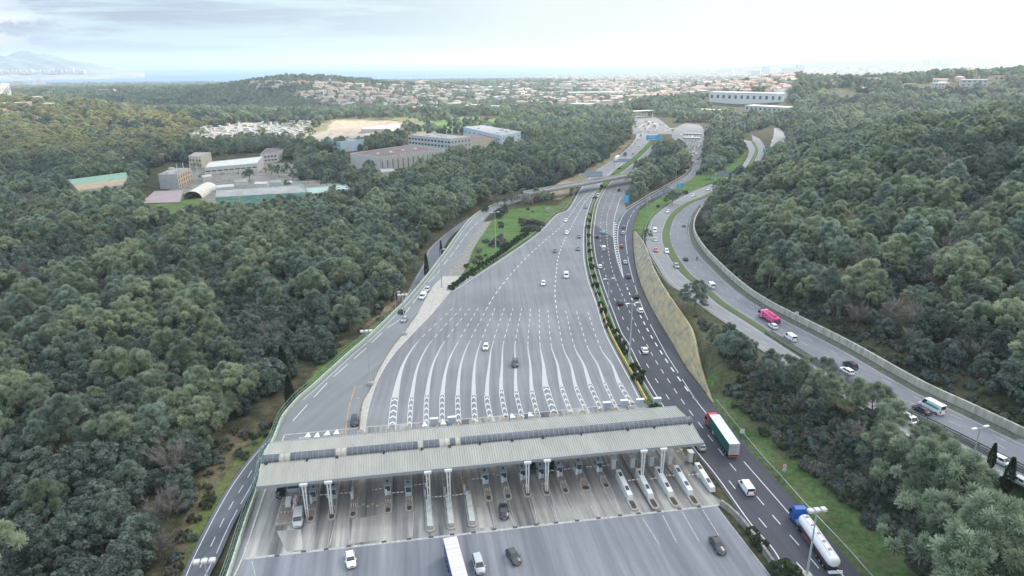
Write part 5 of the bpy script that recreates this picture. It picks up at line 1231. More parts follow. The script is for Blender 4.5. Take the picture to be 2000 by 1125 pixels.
tractor(pk, 2.4, paintm((0.72, 0.25, 0.42)), 3.0); wheels(pk, 0, (-3.0, -1.8, 3.6))
for sx in (-1, 1):
    x = sx*1.27; q = MB()
    for (yy, zz, L2) in ((-2.6, 1.5, 1.2), (-.9, 1.7, 1.4), (.9, 1.8, .9)):
        arc = [(yy+L2*.5*math.cos(a), zz+.42*math.sin(a)) for a in np.linspace(.3, 4.6, 9)]
        for (y0, z0), (y1, z1) in zip(arc[:-1], arc[1:]): q.face([(x, y0, z0), (x, y1, z1), (x, y1, z1+.14), (x, y0, z0+.14)])
    q.build('white_swirls', WHITE, pk)
for c_, pts in (('far_lorry', [(1268,243,'pale'),(1279,247,'white'),(1262,239,'grey')]),):
    for k, (u, v, nm) in enumerate(pts):
        f_ = place('box_lorry', (u, v), (u-3, v+4), f'{nm} lorry parked on the far toll plaza, {("middle","nearest","farthest")[k]} of three')
        MB().box(-1.25, -5, .9, 1.25, 4, 3.8).build('box_body', [TOPW, WHITE, CONC][k], f_); tractor(f_, 4.3, paintm((0.3+.15*k, 0.32, 0.35)), 3.3); wheels(f_, 0, (-3.8, -2.5, 5.4))
# motorcycle with rider
p = G(1361, 508, zB); a2 = G(1356, 496, zB); rz = math.atan2(-(a2[0]-p[0]), a2[1]-p[1])
mo = empty('motorcycle', (p[0], p[1], p[2]+.04), rz); tag(mo, 'motorcycle in the middle of the motorway curve', 'motorcycle')
for y in (-.72, .72):
    w_ = MB().tube((-.07, y, .32), (.07, y, .32), .32, n=14).build('wheel', TYRE, mo)
MB().loft([[(-.14, -.7, .55), (.14, -.7, .55), (.1, -.7, .8), (-.1, -.7, .8)], [(-.2, 0, .4), (.2, 0, .4), (.16, 0, .85), (-.16, 0, .85)], [(-.12, .6, .5), (.12, .6, .5), (.16, .55, 1.05), (-.16, .55, 1.05)]]).build('body', paintm((0.1, 0.12, 0.14)), mo)
MB().tube((-.38, .42, 1.05), (.38, .42, 1.05), .03).build('handlebar', STEEL, mo)
def skin_person(name, joints, bones, loc, rz, m, label):
    me = bpy.data.meshes.new(name); me.from_pydata([j[:3] for j in joints], bones, []); ob = link_mesh(name, me); ob.location = loc; ob.rotation_euler = (0, 0, rz)
    sk = ob.modifiers.new('skin', 'SKIN'); 
    for i, j in enumerate(joints): me.skin_vertices[0].data[i].radius = (j[3], j[3])
    me.skin_vertices[0].data[0].use_root = True
    ob.modifiers.new('sub', 'SUBSURF').levels = 1; me.materials.append(m); tag(ob, label, 'person'); return ob
J = [(0, -.25, .92, .17), (0, -.18, 1.2, .19), (0, -.08, 1.42, .17), (0, -.02, 1.56, .07), (0, .02, 1.70, .13), (-.2, -.06, 1.4, .075), (-.36, .12, 1.2, .055), (-.34, .40, 1.1, .045), (.2, -.06, 1.4, .075), (.36, .12, 1.2, .055), (.34, .40, 1.1, .045), (-.16, -.2, .88, .11), (-.22, .2, .78, .085), (-.2, -.05, .38, .06), (.16, -.2, .88, .11), (.22, .2, .78, .085), (.2, -.05, .38, .06)]
me0 = [(0, 1), (1, 2), (2, 3), (3, 4), (2, 5), (5, 6), (6, 7), (2, 8), (8, 9), (9, 10), (0, 11), (11, 12), (12, 13), (0, 14), (14, 15), (15, 16)]
_m = bpy.data.meshes.new('tmp')
pr = bpy.data.objects.new('person', bpy.data.meshes.new('person')); pr.data.from_pydata([j[:3] for j in J], me0, []); C.objects.link(pr)
pr.location = mo.location; pr.rotation_euler = (0, 0, rz); pr.modifiers.new('skin', 'SKIN')
if pr.data.skin_vertices:
    for i, j in enumerate(J): pr.data.skin_vertices[0].data[i].radius = (j[3], j[3])
pr.modifiers.new('sub', 'SUBSURF').levels = 1; pr.data.materials.append(mat('rider_clothes', (0.05, 0.055, 0.07), .8)); tag(pr, 'rider in dark clothes sitting on the motorcycle', 'person')
hm = MB(); 
hr = [[(math.cos(a)*.145*math.cos(b_), .02+math.sin(a)*.16*math.cos(b_), 1.72+.16*math.sin(b_)) for a in np.linspace(0, 2*PI, 12, endpoint=False)] for b_ in np.linspace(-1.4, 1.5, 7)]
hm.loft(hr); hmo = hm.build('helmet', mat('helmet_white', (0.7, 0.7, 0.7), .3), pr, smooth=True)
# ------------------------------------------------------------------ trees
def foliage(name, c1, c2, rnd=.22):
    m = bpy.data.materials.new(name); m.use_nodes = True; t = m.node_tree; t.nodes.clear()
    o = t.nodes.new('ShaderNodeOutputMaterial'); d = t.nodes.new('ShaderNodeBsdfDiffuse'); tr = t.nodes.new('ShaderNodeBsdfTranslucent'); mx = t.nodes.new('ShaderNodeMixShader'); mx.inputs[0].default_value = .46
    at = t.nodes.new('ShaderNodeAttribute'); at.attribute_name = 'tint'
    r = t.nodes.new('ShaderNodeMixRGB'); r.inputs[1].default_value = (*c1, 1); r.inputs[2].default_value = (*c2, 1); t.links.new(at.outputs['Fac'], r.inputs[0])
    oi = t.nodes.new('ShaderNodeObjectInfo'); hs = t.nodes.new('ShaderNodeHueSaturation'); t.links.new(r.outputs[0], hs.inputs['Color'])
    mr = t.nodes.new('ShaderNodeMapRange'); mr.inputs[3].default_value = 1-rnd; mr.inputs[4].default_value = 1+rnd; t.links.new(oi.outputs['Random'], mr.inputs[0]); t.links.new(mr.outputs[0], hs.inputs['Value'])
    w2 = t.nodes.new('ShaderNodeMath'); w2.operation = 'MULTIPLY'; w2.inputs[1].default_value = 13.7; t.links.new(oi.outputs['Random'], w2.inputs[0])
    w3 = t.nodes.new('ShaderNodeMath'); w3.operation = 'FRACT'; t.links.new(w2.outputs[0], w3.inputs[0])
    m2 = t.nodes.new('ShaderNodeMapRange'); m2.inputs[3].default_value = .487; m2.inputs[4].default_value = .508; t.links.new(w3.outputs[0], m2.inputs[0]); t.links.new(m2.outputs[0], hs.inputs['Hue'])
    t.links.new(hs.outputs[0], d.inputs[0]); t.links.new(hs.outputs[0], tr.inputs[0]); t.links.new(d.outputs[0], mx.inputs[1]); t.links.new(tr.outputs[0], mx.inputs[2]); t.links.new(mx.outputs[0], o.inputs[0])
    return m
BARK = mat('bark', (0.17, 0.145, 0.125), .95, nscale=4, namt=.3)
F_BLUE = foliage('needles_blue_green', (0.147, 0.198, 0.169), (0.393, 0.475, 0.4)); F_MID = foliage('needles_mid_green', (0.153, 0.204, 0.147), (0.423, 0.498, 0.365)); F_YEL = foliage('needles_yellow_green', (0.177, 0.223, 0.154), (0.481, 0.534, 0.377))
F_OAK = foliage('leaves_dark_olive', (0.096, 0.127, 0.116), (0.223, 0.264, 0.242)); F_OAK2 = foliage('leaves_dull_green', (0.103, 0.139, 0.121), (0.236, 0.291, 0.249))
F_BARE = foliage('bare_twigs', (0.19, 0.175, 0.16), (0.36, 0.335, 0.31), .15); F_SHRUB = foliage('shrub_leaves', (0.08, 0.1, 0.065), (0.19, 0.21, 0.14)); F_BUSH = foliage('hedge_leaves', (0.05, 0.08, 0.045), (0.105, 0.145, 0.08), .1)
F_CYP = foliage('cypress_green', (0.03, 0.055, 0.03), (0.06, 0.09, 0.05)); F_GREY = foliage('grey_shrub', (0.15, 0.145, 0.13), (0.32, 0.31, 0.28)); F_SUN = foliage('needles_painted_sunlit', (0.24, 0.26, 0.14), (0.52, 0.52, 0.33))  # F_SUN has sunlight mixed into its needle colour
def tri_mesh(name, A, B, Cc, tint, m, A4=None):
    n = len(A); me = bpy.data.meshes.new(name)
    if A4 is None:
        co = np.stack([A, B, Cc], 1).reshape(-1, 3); k = 3
    else:
        co = np.stack([A, B, Cc, A4], 1).reshape(-1, 3); k = 4
    me.vertices.add(n*k); me.vertices.foreach_set('co', co.astype(np.float32).ravel())
    me.loops.add(n*k); me.loops.foreach_set('vertex_index', np.arange(n*k, dtype=np.int32))
    me.polygons.add(n); me.polygons.foreach_set('loop_start', np.arange(0, n*k, k, dtype=np.int32)); me.polygons.foreach_set('loop_total', np.full(n, k, np.int32))
    at = me.attributes.new('tint', 'FLOAT', 'POINT'); at.data.foreach_set('value', np.repeat(tint, k).astype(np.float32))
    me.materials.append(m); me.update(); return me
def unit(v): return v/(np.linalg.norm(v, axis=-1, keepdims=True)+1e-9)
def pine_mesh(seed, m, R=3.9, H=9.5, nc=46, nf=220, cone=0.0):
    g = np.random.default_rng(seed); cs = []
    base = H*.34
    if cone: nc = 62
    for i in range(nc):
        z = g.uniform(0, 1)**.8; th = g.uniform(0, 2*PI)
        rad = R*(np.sqrt(max(0, 1-(z*1.02)**2.2)) if not cone else (1-z)**.8)*(1 if g.random() < .72 else g.uniform(.2, .9))
        rad *= 1+.22*math.sin(th*2+seed)+.12*math.sin(th*3+seed*2)
        cs.append((rad*math.cos(th), rad*math.sin(th), base+(H-base-.6)*z, g.uniform(.65, 1.15)*(1.1-.25*z)*(.8 if cone else 1), z))
    A, B, Cc, T_ = [], [], [], []
    for (x, y, z, r, zz) in cs:
        d = unit(g.normal(size=(nf, 3))*1.05+np.array([x/R*.8, y/R*.8, .85])); c = np.array([x, y, z])
        st = c+d*g.uniform(.05, .4, (nf, 1))*r; L_ = g.uniform(.4, 1.05, (nf, 1))*r
        s = unit(np.cross(d, g.normal(size=(nf, 3))))*g.uniform(.035, .075, (nf, 1))*r
        A.append(st-s*.4); B.append(st+d*L_+s); Cc.append(st+d*L_-s)
        T_.append(np.clip(g.uniform(0, 1)*.7+g.uniform(-.1, .3, nf)+.1, 0, 1))
    return tri_mesh('crown', np.vstack(A), np.vstack(B), np.vstack(Cc), np.concatenate(T_), m)
def oak_mesh(seed, m, R=3.4, H=7.2, nc=52, nf=60, lf=.30, base=.18, flat=1.0):
    g = np.random.default_rng(seed); A, B, Cc, D_, T_ = [], [], [], [], []
    for i in range(nc):
        u = unit(g.normal(size=3)); u[2] = abs(u[2])*1.1-.15; u = unit(u)
        k = g.uniform(.55, 1.0)*(1+.18*math.sin(3*math.atan2(u[1], u[0])+seed))
        c = np.array([u[0]*R*k*.85, u[1]*R*k*.85, H*base+(H*(1-base)-.8)*max(0, u[2]*k*flat)])
        r = g.uniform(.6, 1.1)*R/3.4
        d = unit(g.normal(size=(nf, 3))+u*.8+np.array([0, 0, .3])); p = c+d*r*g.uniform(.75, 1.05, (nf, 1))
        n = unit(d+g.normal(size=(nf, 3))*.5); a = unit(np.cross(n, g.normal(size=(nf, 3)))); b = np.cross(n, a); s = lf*g.uniform(.6, 1.2, (nf, 1))
        A.append(p-a*s); B.append(p-b*s*.7); Cc.append(p+a*s); D_.append(p+b*s*.7)
        T_.append(np.clip(g.uniform(0, 1)*.7+g.uniform(-.1, .3, nf), 0, 1))
    return tri_mesh('crown', np.vstack(A), np.vstack(B), np.vstack(Cc), np.concatenate(T_), m, np.vstack(D_))
def bare_mesh(seed, m, R=2.9, H=7.5, nb=30, nt=70):
    g = np.random.default_rng(seed); A, B, Cc, T_ = [], [], [], []
    for i in range(nb):
        th = g.uniform(0, 2*PI); e = g.uniform(.5, 1.4); d0 = np.array([math.cos(th)*math.cos(e), math.sin(th)*math.cos(e), math.sin(e)])
        L_ = H*.75*g.uniform(.6, 1); st = np.array([0, 0, H*.2])+d0*.3
        s = unit(np.cross(d0, [0.3, .2, .1]))*.07; A.append([st-s]); B.append([st+s]); Cc.append([st+d0*L_]); T_.append([.2])
        q = st+d0*L_*g.uniform(.35, 1, (nt, 1)); d = unit(g.normal(size=(nt, 3))*.8+d0+[0, 0, .4]); l = g.uniform(.5, 1.3, (nt, 1)); s = unit(np.cross(d, g.normal(size=(nt, 3))))*.045
        A.append(q-s); B.append(q+s); Cc.append(q+d*l); T_.append(g.uniform(.2, 1, nt))
    return tri_mesh('crown', np.vstack(A), np.vstack(B), np.vstack(Cc), np.concatenate(T_), m)
def cyp_mesh(seed, m, R=.9, H=10):
    g = np.random.default_rng(seed); n = 1500; z = g.uniform(0, 1, n); th = g.uniform(0, 2*PI, n); r = R*np.sin(np.clip(z*.96+.04, 0, 1)**.6*PI)**.7*(.8+.3*g.random(n))
    p = np.stack([r*np.cos(th), r*np.sin(th), .4+z*H], 1); d = unit(np.stack([np.cos(th)*.4, np.sin(th)*.4, np.ones(n)], 1)+g.normal(size=(n, 3))*.15); s = unit(np.cross(d, g.normal(size=(n, 3))))*.12
    return tri_mesh('crown', p-s, p+s, p+d*.7, g.uniform(0, 1, n), m)
def trunk_mesh(H, r, seed, limbs=4):
    g = random.Random(seed); mb = MB(); a = (g.uniform(-.4, .4), g.uniform(-.4, .4), H*.5)
    mb.tube((0, 0, -.6), a, r, r*.7, 7); b = (a[0]+g.uniform(-.6, .6), a[1]+g.uniform(-.6, .6), H*.85); mb.tube(a, b, r*.7, r*.25, 6)
    for k in range(limbs):
        f = g.uniform(0, .8); s = [a[i]+(b[i]-a[i])*f for i in range(3)]; th = g.uniform(0, 2*PI)
        mb.tube(s, (s[0]+math.cos(th)*2.0, s[1]+math.sin(th)*2.0, s[2]+g.uniform(.6, 1.6)), r*.4, r*.12, 5)
    me = bpy.data.meshes.new('trunk'); me.from_pydata(mb.v, [], mb.f); me.materials.append(BARK); return me
PROTO = {'pine': [], 'oak': [], 'bare': [], 'shrub': [], 'cypress': [], 'bush': []}
for i in range(9):
    v = (F_BLUE, F_MID, F_YEL)[i % 3]
    PROTO['pine'].append((pine_mesh(10+i, v, R=[3.9, 4.3, 3.5][i//3], H=[9.5, 10.5, 9.0][i//3], cone=(1 if i in (1, 3, 8) else 0)), trunk_mesh(8, .24, i), ('blue-green', 'mid-green', 'yellow-green')[i % 3]))
for i in range(4): PROTO['oak'].append((oak_mesh(40+i, (F_OAK, F_OAK2)[i % 2], R=[3.4, 3.0, 3.8, 3.2][i]), trunk_mesh(5, .25, 30+i), ('dark olive', 'dull green')[i % 2]))
for i in range(3): PROTO['bare'].append((bare_mesh(60+i, F_BARE), trunk_mesh(5, .16, 50+i, 6), 'grey-brown'))
for i in range(4): PROTO['shrub'].append((oak_mesh(80+i, (F_SHRUB, F_SHRUB, F_GREY, F_OAK)[i], R=1.5, H=1.9, nc=16, nf=46, lf=.20, base=.1), None, ('olive', 'olive', 'grey', 'dark olive')[i]))
for i in range(2): PROTO['bush'].append((oak_mesh(90+i, F_BUSH, R=1.5, H=2.4, nc=26, nf=60, lf=.17, base=.15), None, 'dark green'))
PROTO['cypress'].append((cyp_mesh(5, F_CYP), trunk_mesh(3, .12, 99, 0), 'dark green'))
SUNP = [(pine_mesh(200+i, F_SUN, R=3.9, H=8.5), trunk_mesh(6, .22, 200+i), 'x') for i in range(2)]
OBJN = {'pine': 'pine_tree', 'oak': 'oak_tree', 'bare': 'bare_tree', 'shrub': 'shrub', 'cypress': 'cypress_tree', 'bush': 'round_bush'}
CATN = {'pine': 'pine tree', 'oak': 'oak tree', 'bare': 'bare tree', 'shrub': 'shrub', 'cypress': 'cypress tree', 'bush': 'bush'}
def plant(kind, x, y, z, s, rot, label, group=None, idx=None, sz=None):
    idx = idx if idx is not None else random.randrange(len(PROTO[kind])); cr_, tr_, hue = PROTO[kind][idx % len(PROTO[kind])]
    if tr_ is None:
        o = link_mesh(OBJN[kind], cr_)
    else:
        o = empty(OBJN[kind]); link_mesh('crown', cr_, o); link_mesh('trunk', tr_, o)
    o.location = (x, y, z); o.rotation_euler = (0, 0, rot); o.scale = (s, s, sz or s); tag(o, label, CATN[kind], group); return o
# ---- where things may grow
def px_in(P, poly): return in_poly(P[:, 0], P[:, 1], poly)
CORR = RAMP_L+[(1110,366)]+PLZ_L[14:]+[(1236,236),(1240,224),(1285,224),(1345,236),(1405,236),(1468,258),(1512,246),(1535,262),(1530,285),(1500,305)]+B_R[::-1][2:]+[(2060,1400),(300,1400),(455,1120),(500,1000)]
T_CLUMP = [(1224,392),(1224,368),(1247,340),(1264,322),(1284,304),(1296,292),(1308,290),(1330,300),(1343,318),(1344,328),(1330,340),(1300,358),(1268,374),(1245,388)]
T_RIGHT = [(1378,345),(1376,300),(1374,285),(1378,262),(1400,246),(1440,246),(1462,258),(1448,270),(1450,290),(1446,306),(1425,322),(1398,338)]
T_BACK = [(1322,240),(1336,228),(1345,225),(1460,225),(1500,245),(1470,255),(1400,240),(1376,240)]
CLEAR = [[(272,412),(270,372),(300,330),(330,316),(372,322),(380,314),(405,308),(470,300),(520,298),(575,318),(585,352),(668,360),(690,378),(600,398),(590,412),(560,420),(420,446),(395,436),(345,444),(275,430)],
 [(128,366),(138,398),(200,406),(262,386),(252,352)], [(612,300),(700,292),(722,318),(645,322)], [(672,330),(690,298),(860,285),(905,300),(860,322),(790,352),(740,362),(735,345),(680,345)],
 [(785,300),(790,270),(900,262),(1030,268),(1025,292),(915,312),(800,312)],
 [(345,285),(365,258),(480,240),(640,240),(655,232),(985,226),(1000,246),(840,266),(700,290),(620,292),(560,276),(430,288)],
 [(1060,205),(1210,195),(1225,215),(1290,224),(1235,232),(1225,215),(1100,218)], [(1370,212),(1375,190),(1540,188),(1560,225),(1440,232)],
 [(1498,308),(1500,262),(1512,246),(1538,262),(1534,300)], [(1530,309),(1545,289),(1620,272),(1620,290),(1560,296)], [(1075,400),(1050,380),(1120,345),(1180,315),(1215,285),(1236,275),(1200,318),(1130,372),(1110,410)],
 [(1590,180),(1650,172),(1700,185),(1700,192),(1620,196)], [(1830,158),(1960,150),(1965,175),(1800,180),(1740,172)]]
SCRUBZ = [(325,1210),(345,1050),(395,905),(430,850),(480,835),(545,832),(620,760),(700,690),(640,690),(620,692),(700,650),(760,590),(800,560),(812,535),(820,500),(850,460),(905,420),(880,470),(800,600),(650,735),(540,860),(500,900),(440,960),(400,1050),(380,1210)]
TOWN = [[(640,163),(1060,157),(1230,160),(1240,208),(1080,212),(900,218),(800,222),(660,212),(560,185)], [(1060,150),(1500,138),(1560,150),(1530,185),(1380,188),(1240,200)], [(1560,148),(1980,140),(2000,165),(1720,180),(1600,178)]]
cand = []
def grid(y0, y1, sp, jit=.42):
    ys_ = np.arange(y0, y1, sp)
    for y in ys_:
        xm = .80*y+60; xs = np.arange(-xm, xm, sp); n = len(xs)
        cand.append(np.stack([xs+RNG.uniform(-jit, jit, n)*sp, y+RNG.uniform(-jit, jit, n)*sp, np.full(n, sp)], 1))
grid(70, 430, 5.3); grid(430, 800, 6.4); grid(800, 1500, 8.0); grid(1500, 2600, 11.5); grid(2600, 5200, 20)
Cn = np.vstack(cand); hz_ = height(Cn[:, 0], Cn[:, 1]); 
R_c = np.interp(np.arctan2(Cn[:, 0], Cn[:, 1]), ang, rad); k = (np.hypot(Cn[:, 0], Cn[:, 1]) < R_c-60)
Cn, hz_ = Cn[k], hz_[k]; PU_, PV_ = project(Cn[:, 0], Cn[:, 1], hz_); PP = np.stack([PU_, PV_], 1)
ok = (PU_ > -260) & (PU_ < 2260) & (PV_ < 1330)
near = Cn[:, 1] < 1100
def away(P, d, step=6.0):
    Q = resample(P, step=step); dd, _ = pl_dist(Cn[:, 0], Cn[:, 1], Q); return (dd > d) | ~near
ck = ~px_in(PP, CORR) | ~near
for poly in (T_CLUMP, T_RIGHT, T_BACK): ck |= px_in(PP, poly)
for i_, poly in enumerate(CLEAR): ck &= ~(px_in(PP, poly) & ((i_ != 5) | (RNG.random(len(Cn)) > .22) | px_in(PP, [(640,232),(760,236),(830,244),(800,252),(690,284),(600,284)]) | (RNG.random(len(Cn)) > .12) & px_in(PP, [(370,275),(400,245),(600,240),(640,268),(560,276),(430,290)])))
ck &= ~(px_in(PP, SCRUBZ) & (Cn[:, 1] < 480))
for P, d in ((rmpL, 7.5), (plzL[9:], 6), (lowL, 5), (lowR, 4.5), (hillW[:14], 5.5), (bR, 6.5), (bL, 4), (dkL[4:], 3.5), (dkR[2:], 3.5), (cenR[8:], 4.5), (plzR[9:], 4)): ck &= away(P, d)
dle, _ = pl_dist(Cn[:, 0], Cn[:, 1], LE); ck &= ~((Cn[:, 1] < 200) & (dle < 13))
town = np.zeros(len(Cn), bool)
for poly in TOWN: town |= px_in(PP, poly) & (Cn[:, 1] > 1300)
ck &= ~(town & (RNG.random(len(Cn)) < .42))
nzv = np.sin(Cn[:, 0]*.031+1.7+np.sin(Cn[:, 1]*.02))*np.sin(Cn[:, 1]*.027+1.1*np.sin(Cn[:, 0]*.017))*1.6+.5*np.sin(Cn[:, 0]*.083+Cn[:, 1]*.07)
rr_ = RNG.random(len(Cn))
ck &= ~((RNG.random(len(Cn)) < .06))
k = ok & ck; Cn, hz_, PP, nzv, rr_ = Cn[k], hz_[k], PP[k], nzv[k], rr_[k]
# kinds: 0 pine, 1 oak, 2 bare
kd = np.where(rr_ < .34+.42*nzv, 1, 0)
kd = np.where((PP[:, 0] < 420) & (PP[:, 1] > 905) & (rr_ < .86), 1, kd)
kd = np.where((PP[:, 0] > 480) & (PP[:, 0] < 720) & (PP[:, 1] > 560) & (PP[:, 1] < 860) & (rr_ < .7), 1, kd)
kd = np.where((PP[:, 0] > 1700) & (PP[:, 1] > 450) & (rr_ < .55), 1, kd)
r3 = RNG.random(len(Cn)); kd = np.where((r3 < .035) | ((r3 < .22) & (PP[:, 0] > 1550) & (PP[:, 1] > 440) & (PP[:, 1] < 760)) | ((r3 < .3) & (PP[:, 0] < 260) & (PP[:, 1] > 395) & (PP[:, 1] < 470)), 2, kd)
dep = Cn[:, 1]*_f[1]+(hz_-CAMH)*_f[2]
size = RNG.uniform(.62, 1.42, len(Cn))*np.where(Cn[:, 1] > 1500, 1.15, 1)*np.where(Cn[:, 1] > 2600, 1.25, 1)
size = np.where((kd == 0) & (Cn[:, 1] < 1500), size*1.08, size); twn2 = np.zeros(len(Cn), bool)
for poly in TOWN: twn2 |= px_in(PP, poly) & (Cn[:, 1] > 1300)
size = np.where(twn2, size*.8, size)
inframe = (PP[:, 0] > -10) & (PP[:, 0] < 2010) & (PP[:, 1] > 60) & (PP[:, 1] < 1165)
def region(u, v, x, y):
    side = 'in the wood left of the toll plaza'
    if u > 1230 and v < 420 and u < 1350: return 'in the pine clump between the central roads'
    if u > 1350 and u < 1480 and v < 360: return 'in the clump beside the far motorway bend'
    if u > 1340: 
        if v > 640: return 'on the hillside above the white wall, lower right'
        if u > 1700: return 'on the upper right of the wooded hill'
        return 'on the wooded hill beside the motorway curve'
    if v > 980: return 'in the bottom left corner of the wood' if u < 200 else 'at the wood edge above the lower road'
    if v > 780: return 'in the lower left wood' if u < 260 else 'in the lower wood left of the canopy'
    if v > 600: return 'at the left picture edge, half way up' if u < 150 else ('in the middle of the left wood' if u < 420 else 'in the left wood near the grassy path')
    return 'in the left wood above the ramp' if u > 420 else 'in the left wood below the school buildings'
stuff = {}
ADJ = {'pine': 'feathery pine', 'oak': 'rounded oak', 'bare': 'leafless tree'}
for ki, kn in enumerate(('pine', 'oak', 'bare')):
    idx = np.nonzero(kd == ki)[0]
    sel = idx[inframe[idx]]; sel = sel[np.argsort(dep[sel])][:295 if kn != 'bare' else 230]; ss_ = set(sel.tolist())
    for i in sel:
        j = random.randrange(len(PROTO[kn])); hue = PROTO[kn][j][2]; rg = region(PP[i, 0], PP[i, 1], Cn[i, 0], Cn[i, 1])
        big = 'tall' if size[i] > 1.12 else ('small' if size[i] < .92 else 'middle-sized')
        plant(kn, Cn[i, 0], Cn[i, 1], hz_[i], size[i], random.uniform(0, 6.28), f'{big} {hue} {ADJ[kn]} {rg}', f'{CATN[kn]}s {rg}', idx=j)
    stuff[kn] = np.array([i for i in idx if i not in ss_])
first = {}
for o in C.objects:
    if o.data in [p[0] for q in PROTO.values() for p in q] and o.data.name not in first: first[o.data.name] = o
def scatter(name, P, scl, protos, label):
    """one object of points; the plants are set on them by geometry nodes"""
    me = bpy.data.meshes.new(name); me.vertices.add(len(P)); me.vertices.foreach_set('co', P.astype(np.float32).ravel())
    a = me.attributes.new('which', 'INT', 'POINT'); a.data.foreach_set('value', RNG.integers(0, len(protos), len(P)).astype(np.int32))
    a = me.attributes.new('size', 'FLOAT', 'POINT'); a.data.foreach_set('value', scl.astype(np.float32))
    a = me.attributes.new('turn', 'FLOAT', 'POINT'); a.data.foreach_set('value', RNG.uniform(0, 6.28, len(P)).astype(np.float32))
    ob = link_mesh(name, me); tag(ob, label, kind='stuff')
    ng = bpy.data.node_groups.new(name, 'GeometryNodeTree'); ng.interface.new_socket('Geometry', in_out='INPUT', socket_type='NodeSocketGeometry'); ng.interface.new_socket('Geometry', in_out='OUTPUT', socket_type='NodeSocketGeometry')
    gi = ng.nodes.new('NodeGroupInput'); go = ng.nodes.new('NodeGroupOutput'); jn = ng.nodes.new('GeometryNodeJoinGeometry')
    def att(n, ty):
        q = ng.nodes.new('GeometryNodeInputNamedAttribute'); q.data_type = ty; q.inputs['Name'].default_value = n; return q.outputs[0]
    wh, sz, tn = att('which', 'INT'), att('size', 'FLOAT'), att('turn', 'FLOAT')
    cx = ng.nodes.new('ShaderNodeCombineXYZ'); ng.links.new(tn, cx.inputs[2])
    for i, obj in enumerate(protos):
        cmp_ = ng.nodes.new('FunctionNodeCompare'); cmp_.data_type = 'INT'; cmp_.operation = 'EQUAL'; ng.links.new(wh, cmp_.inputs[2]); cmp_.inputs[3].default_value = i
        oi = ng.nodes.new('GeometryNodeObjectInfo'); oi.transform_space = 'ORIGINAL'; oi.inputs['Object'].default_value = obj
        ip = ng.nodes.new('GeometryNodeInstanceOnPoints'); ng.links.new(gi.outputs[0], ip.inputs['Points']); ng.links.new(cmp_.outputs[0], ip.inputs['Selection'])
        src = oi.outputs['Geometry']
        ng.links.new(src, ip.inputs['Instance']); ng.links.new(cx.outputs[0], ip.inputs['Rotation']); ng.links.new(sz, ip.inputs['Scale']); ng.links.new(ip.outputs[0], jn.inputs[0])
    ng.links.new(jn.outputs[0], go.inputs[0]); md_ = ob.modifiers.new('scatter', 'NODES'); md_.node_group = ng
    return ob
def protos_of(kn): return [first[p[0].name] for p in PROTO[kn] if p[0].name in first]
for kn, nm, lb_ in (('pine', 'pine_wood', 'the rest of the pine woods, reading as one mass'), ('oak', 'oak_wood', 'the rest of the dark oak woods'), ('bare', 'leafless_wood', 'leafless trees among the farther woods')):
    i = stuff[kn]; print(kn, len(i))
    if kn == 'pine':      # sunlight on the far left ridges, painted as paler, yellower needles
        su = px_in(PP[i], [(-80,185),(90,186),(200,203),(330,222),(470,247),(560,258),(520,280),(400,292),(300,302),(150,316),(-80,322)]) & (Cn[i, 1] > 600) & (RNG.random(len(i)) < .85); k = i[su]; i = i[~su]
        o1 = empty('pine_tree'); link_mesh('crown', SUNP[0][0], o1); link_mesh('trunk', SUNP[0][1], o1); o1.location = (Cn[k[0], 0], Cn[k[0], 1], hz_[k[0]]); tag(o1, 'pine with sunlight painted into its crown on the far left ridge, nearest of that cover', 'pine tree')
        k = k[1:]; scatter('sun_painted_pine_wood', np.stack([Cn[k, 0], Cn[k, 1], hz_[k]], 1), size[k], [o1.children[0]], 'pine cover of the ridges at far left, coloured pale for sunlight')
    scatter(nm, np.stack([Cn[i, 0], Cn[i, 1], hz_[i]], 1), size[i], protos_of(kn), lb_)
# ---- hedges, bushes and single trees read off the photograph
def tree_at(kind, u, v, s, label, zf=None, idx=None, group=None, sz=None):
    p = GT(u, v) if zf is None else G(u, v, zf); return plant(kind, p[0], p[1], p[2]-.05, s, random.uniform(0, 6.28), label, group, idx, sz)
HB = resample(GL([(893,566),(915,549),(940,531),(966,513),(985,500),(1003,484),(1020,470),(1038,459)]), step=3.7)
for i, p in enumerate(HB):
    q = p-normals2(HB)[i]*2.6; plant('bush', q[0], q[1], 0, random.uniform(.98, 1.25), random.uniform(0, 6), f'round clipped bush left of the fan, {i+1} along from the lower end', 'round bushes in a row along the left of the fan')
MBs = [(1152,420),(1150,432),(1149,446),(1150,462),(1150,478),(1151,492),(1153,508),(1156,524),(1159,542),(1163,560),(1168,576),(1174,596),(1178,610),(1184,628),(1190,640),(1202,650),(1206,664),(1214,678),(1220,690)]
for i, (u, v) in enumerate(MBs): tree_at('bush', u, v, random.uniform(.75, 1.2), f'small dark bush in the planted median, {i+1} along from the bridge', zero, group='bushes of the planted median')
for u, v, s, l in ((1238,722,1.35,'left'), (1247,742,1.55,'right')): tree_at('bush', u, v, s, f'big dark bush at the lower end of the median, the {l} of two', zero)
for u, v, s, l in ((1467,1040,.9,'small olive bush at the left end of the strip beside the dark road'), (1483,1066,1.2,'middle-sized bush beside the dark road at the bottom'), (1527,1118,1.75,'largest round bush at the bottom between plaza and dark road'), (1276,797,.8,'little dark bush beside the right end of the canopy roof')): tree_at('bush', u, v, s, l, zero)
for u, v, s, l in ((1160,388,.8,'a'), (1175,365,.9,'b'), (1198,344,1.1,'c'), (1210,330,.8,'d')): tree_at('bush', u, v, s, {'a': 'dark bush just below the bridge in the median', 'b': 'dark bush just above the bridge in the median', 'c': 'larger dark bush in the median above the bridge', 'd': 'smallest dark bush in the far median'}[l], zero)
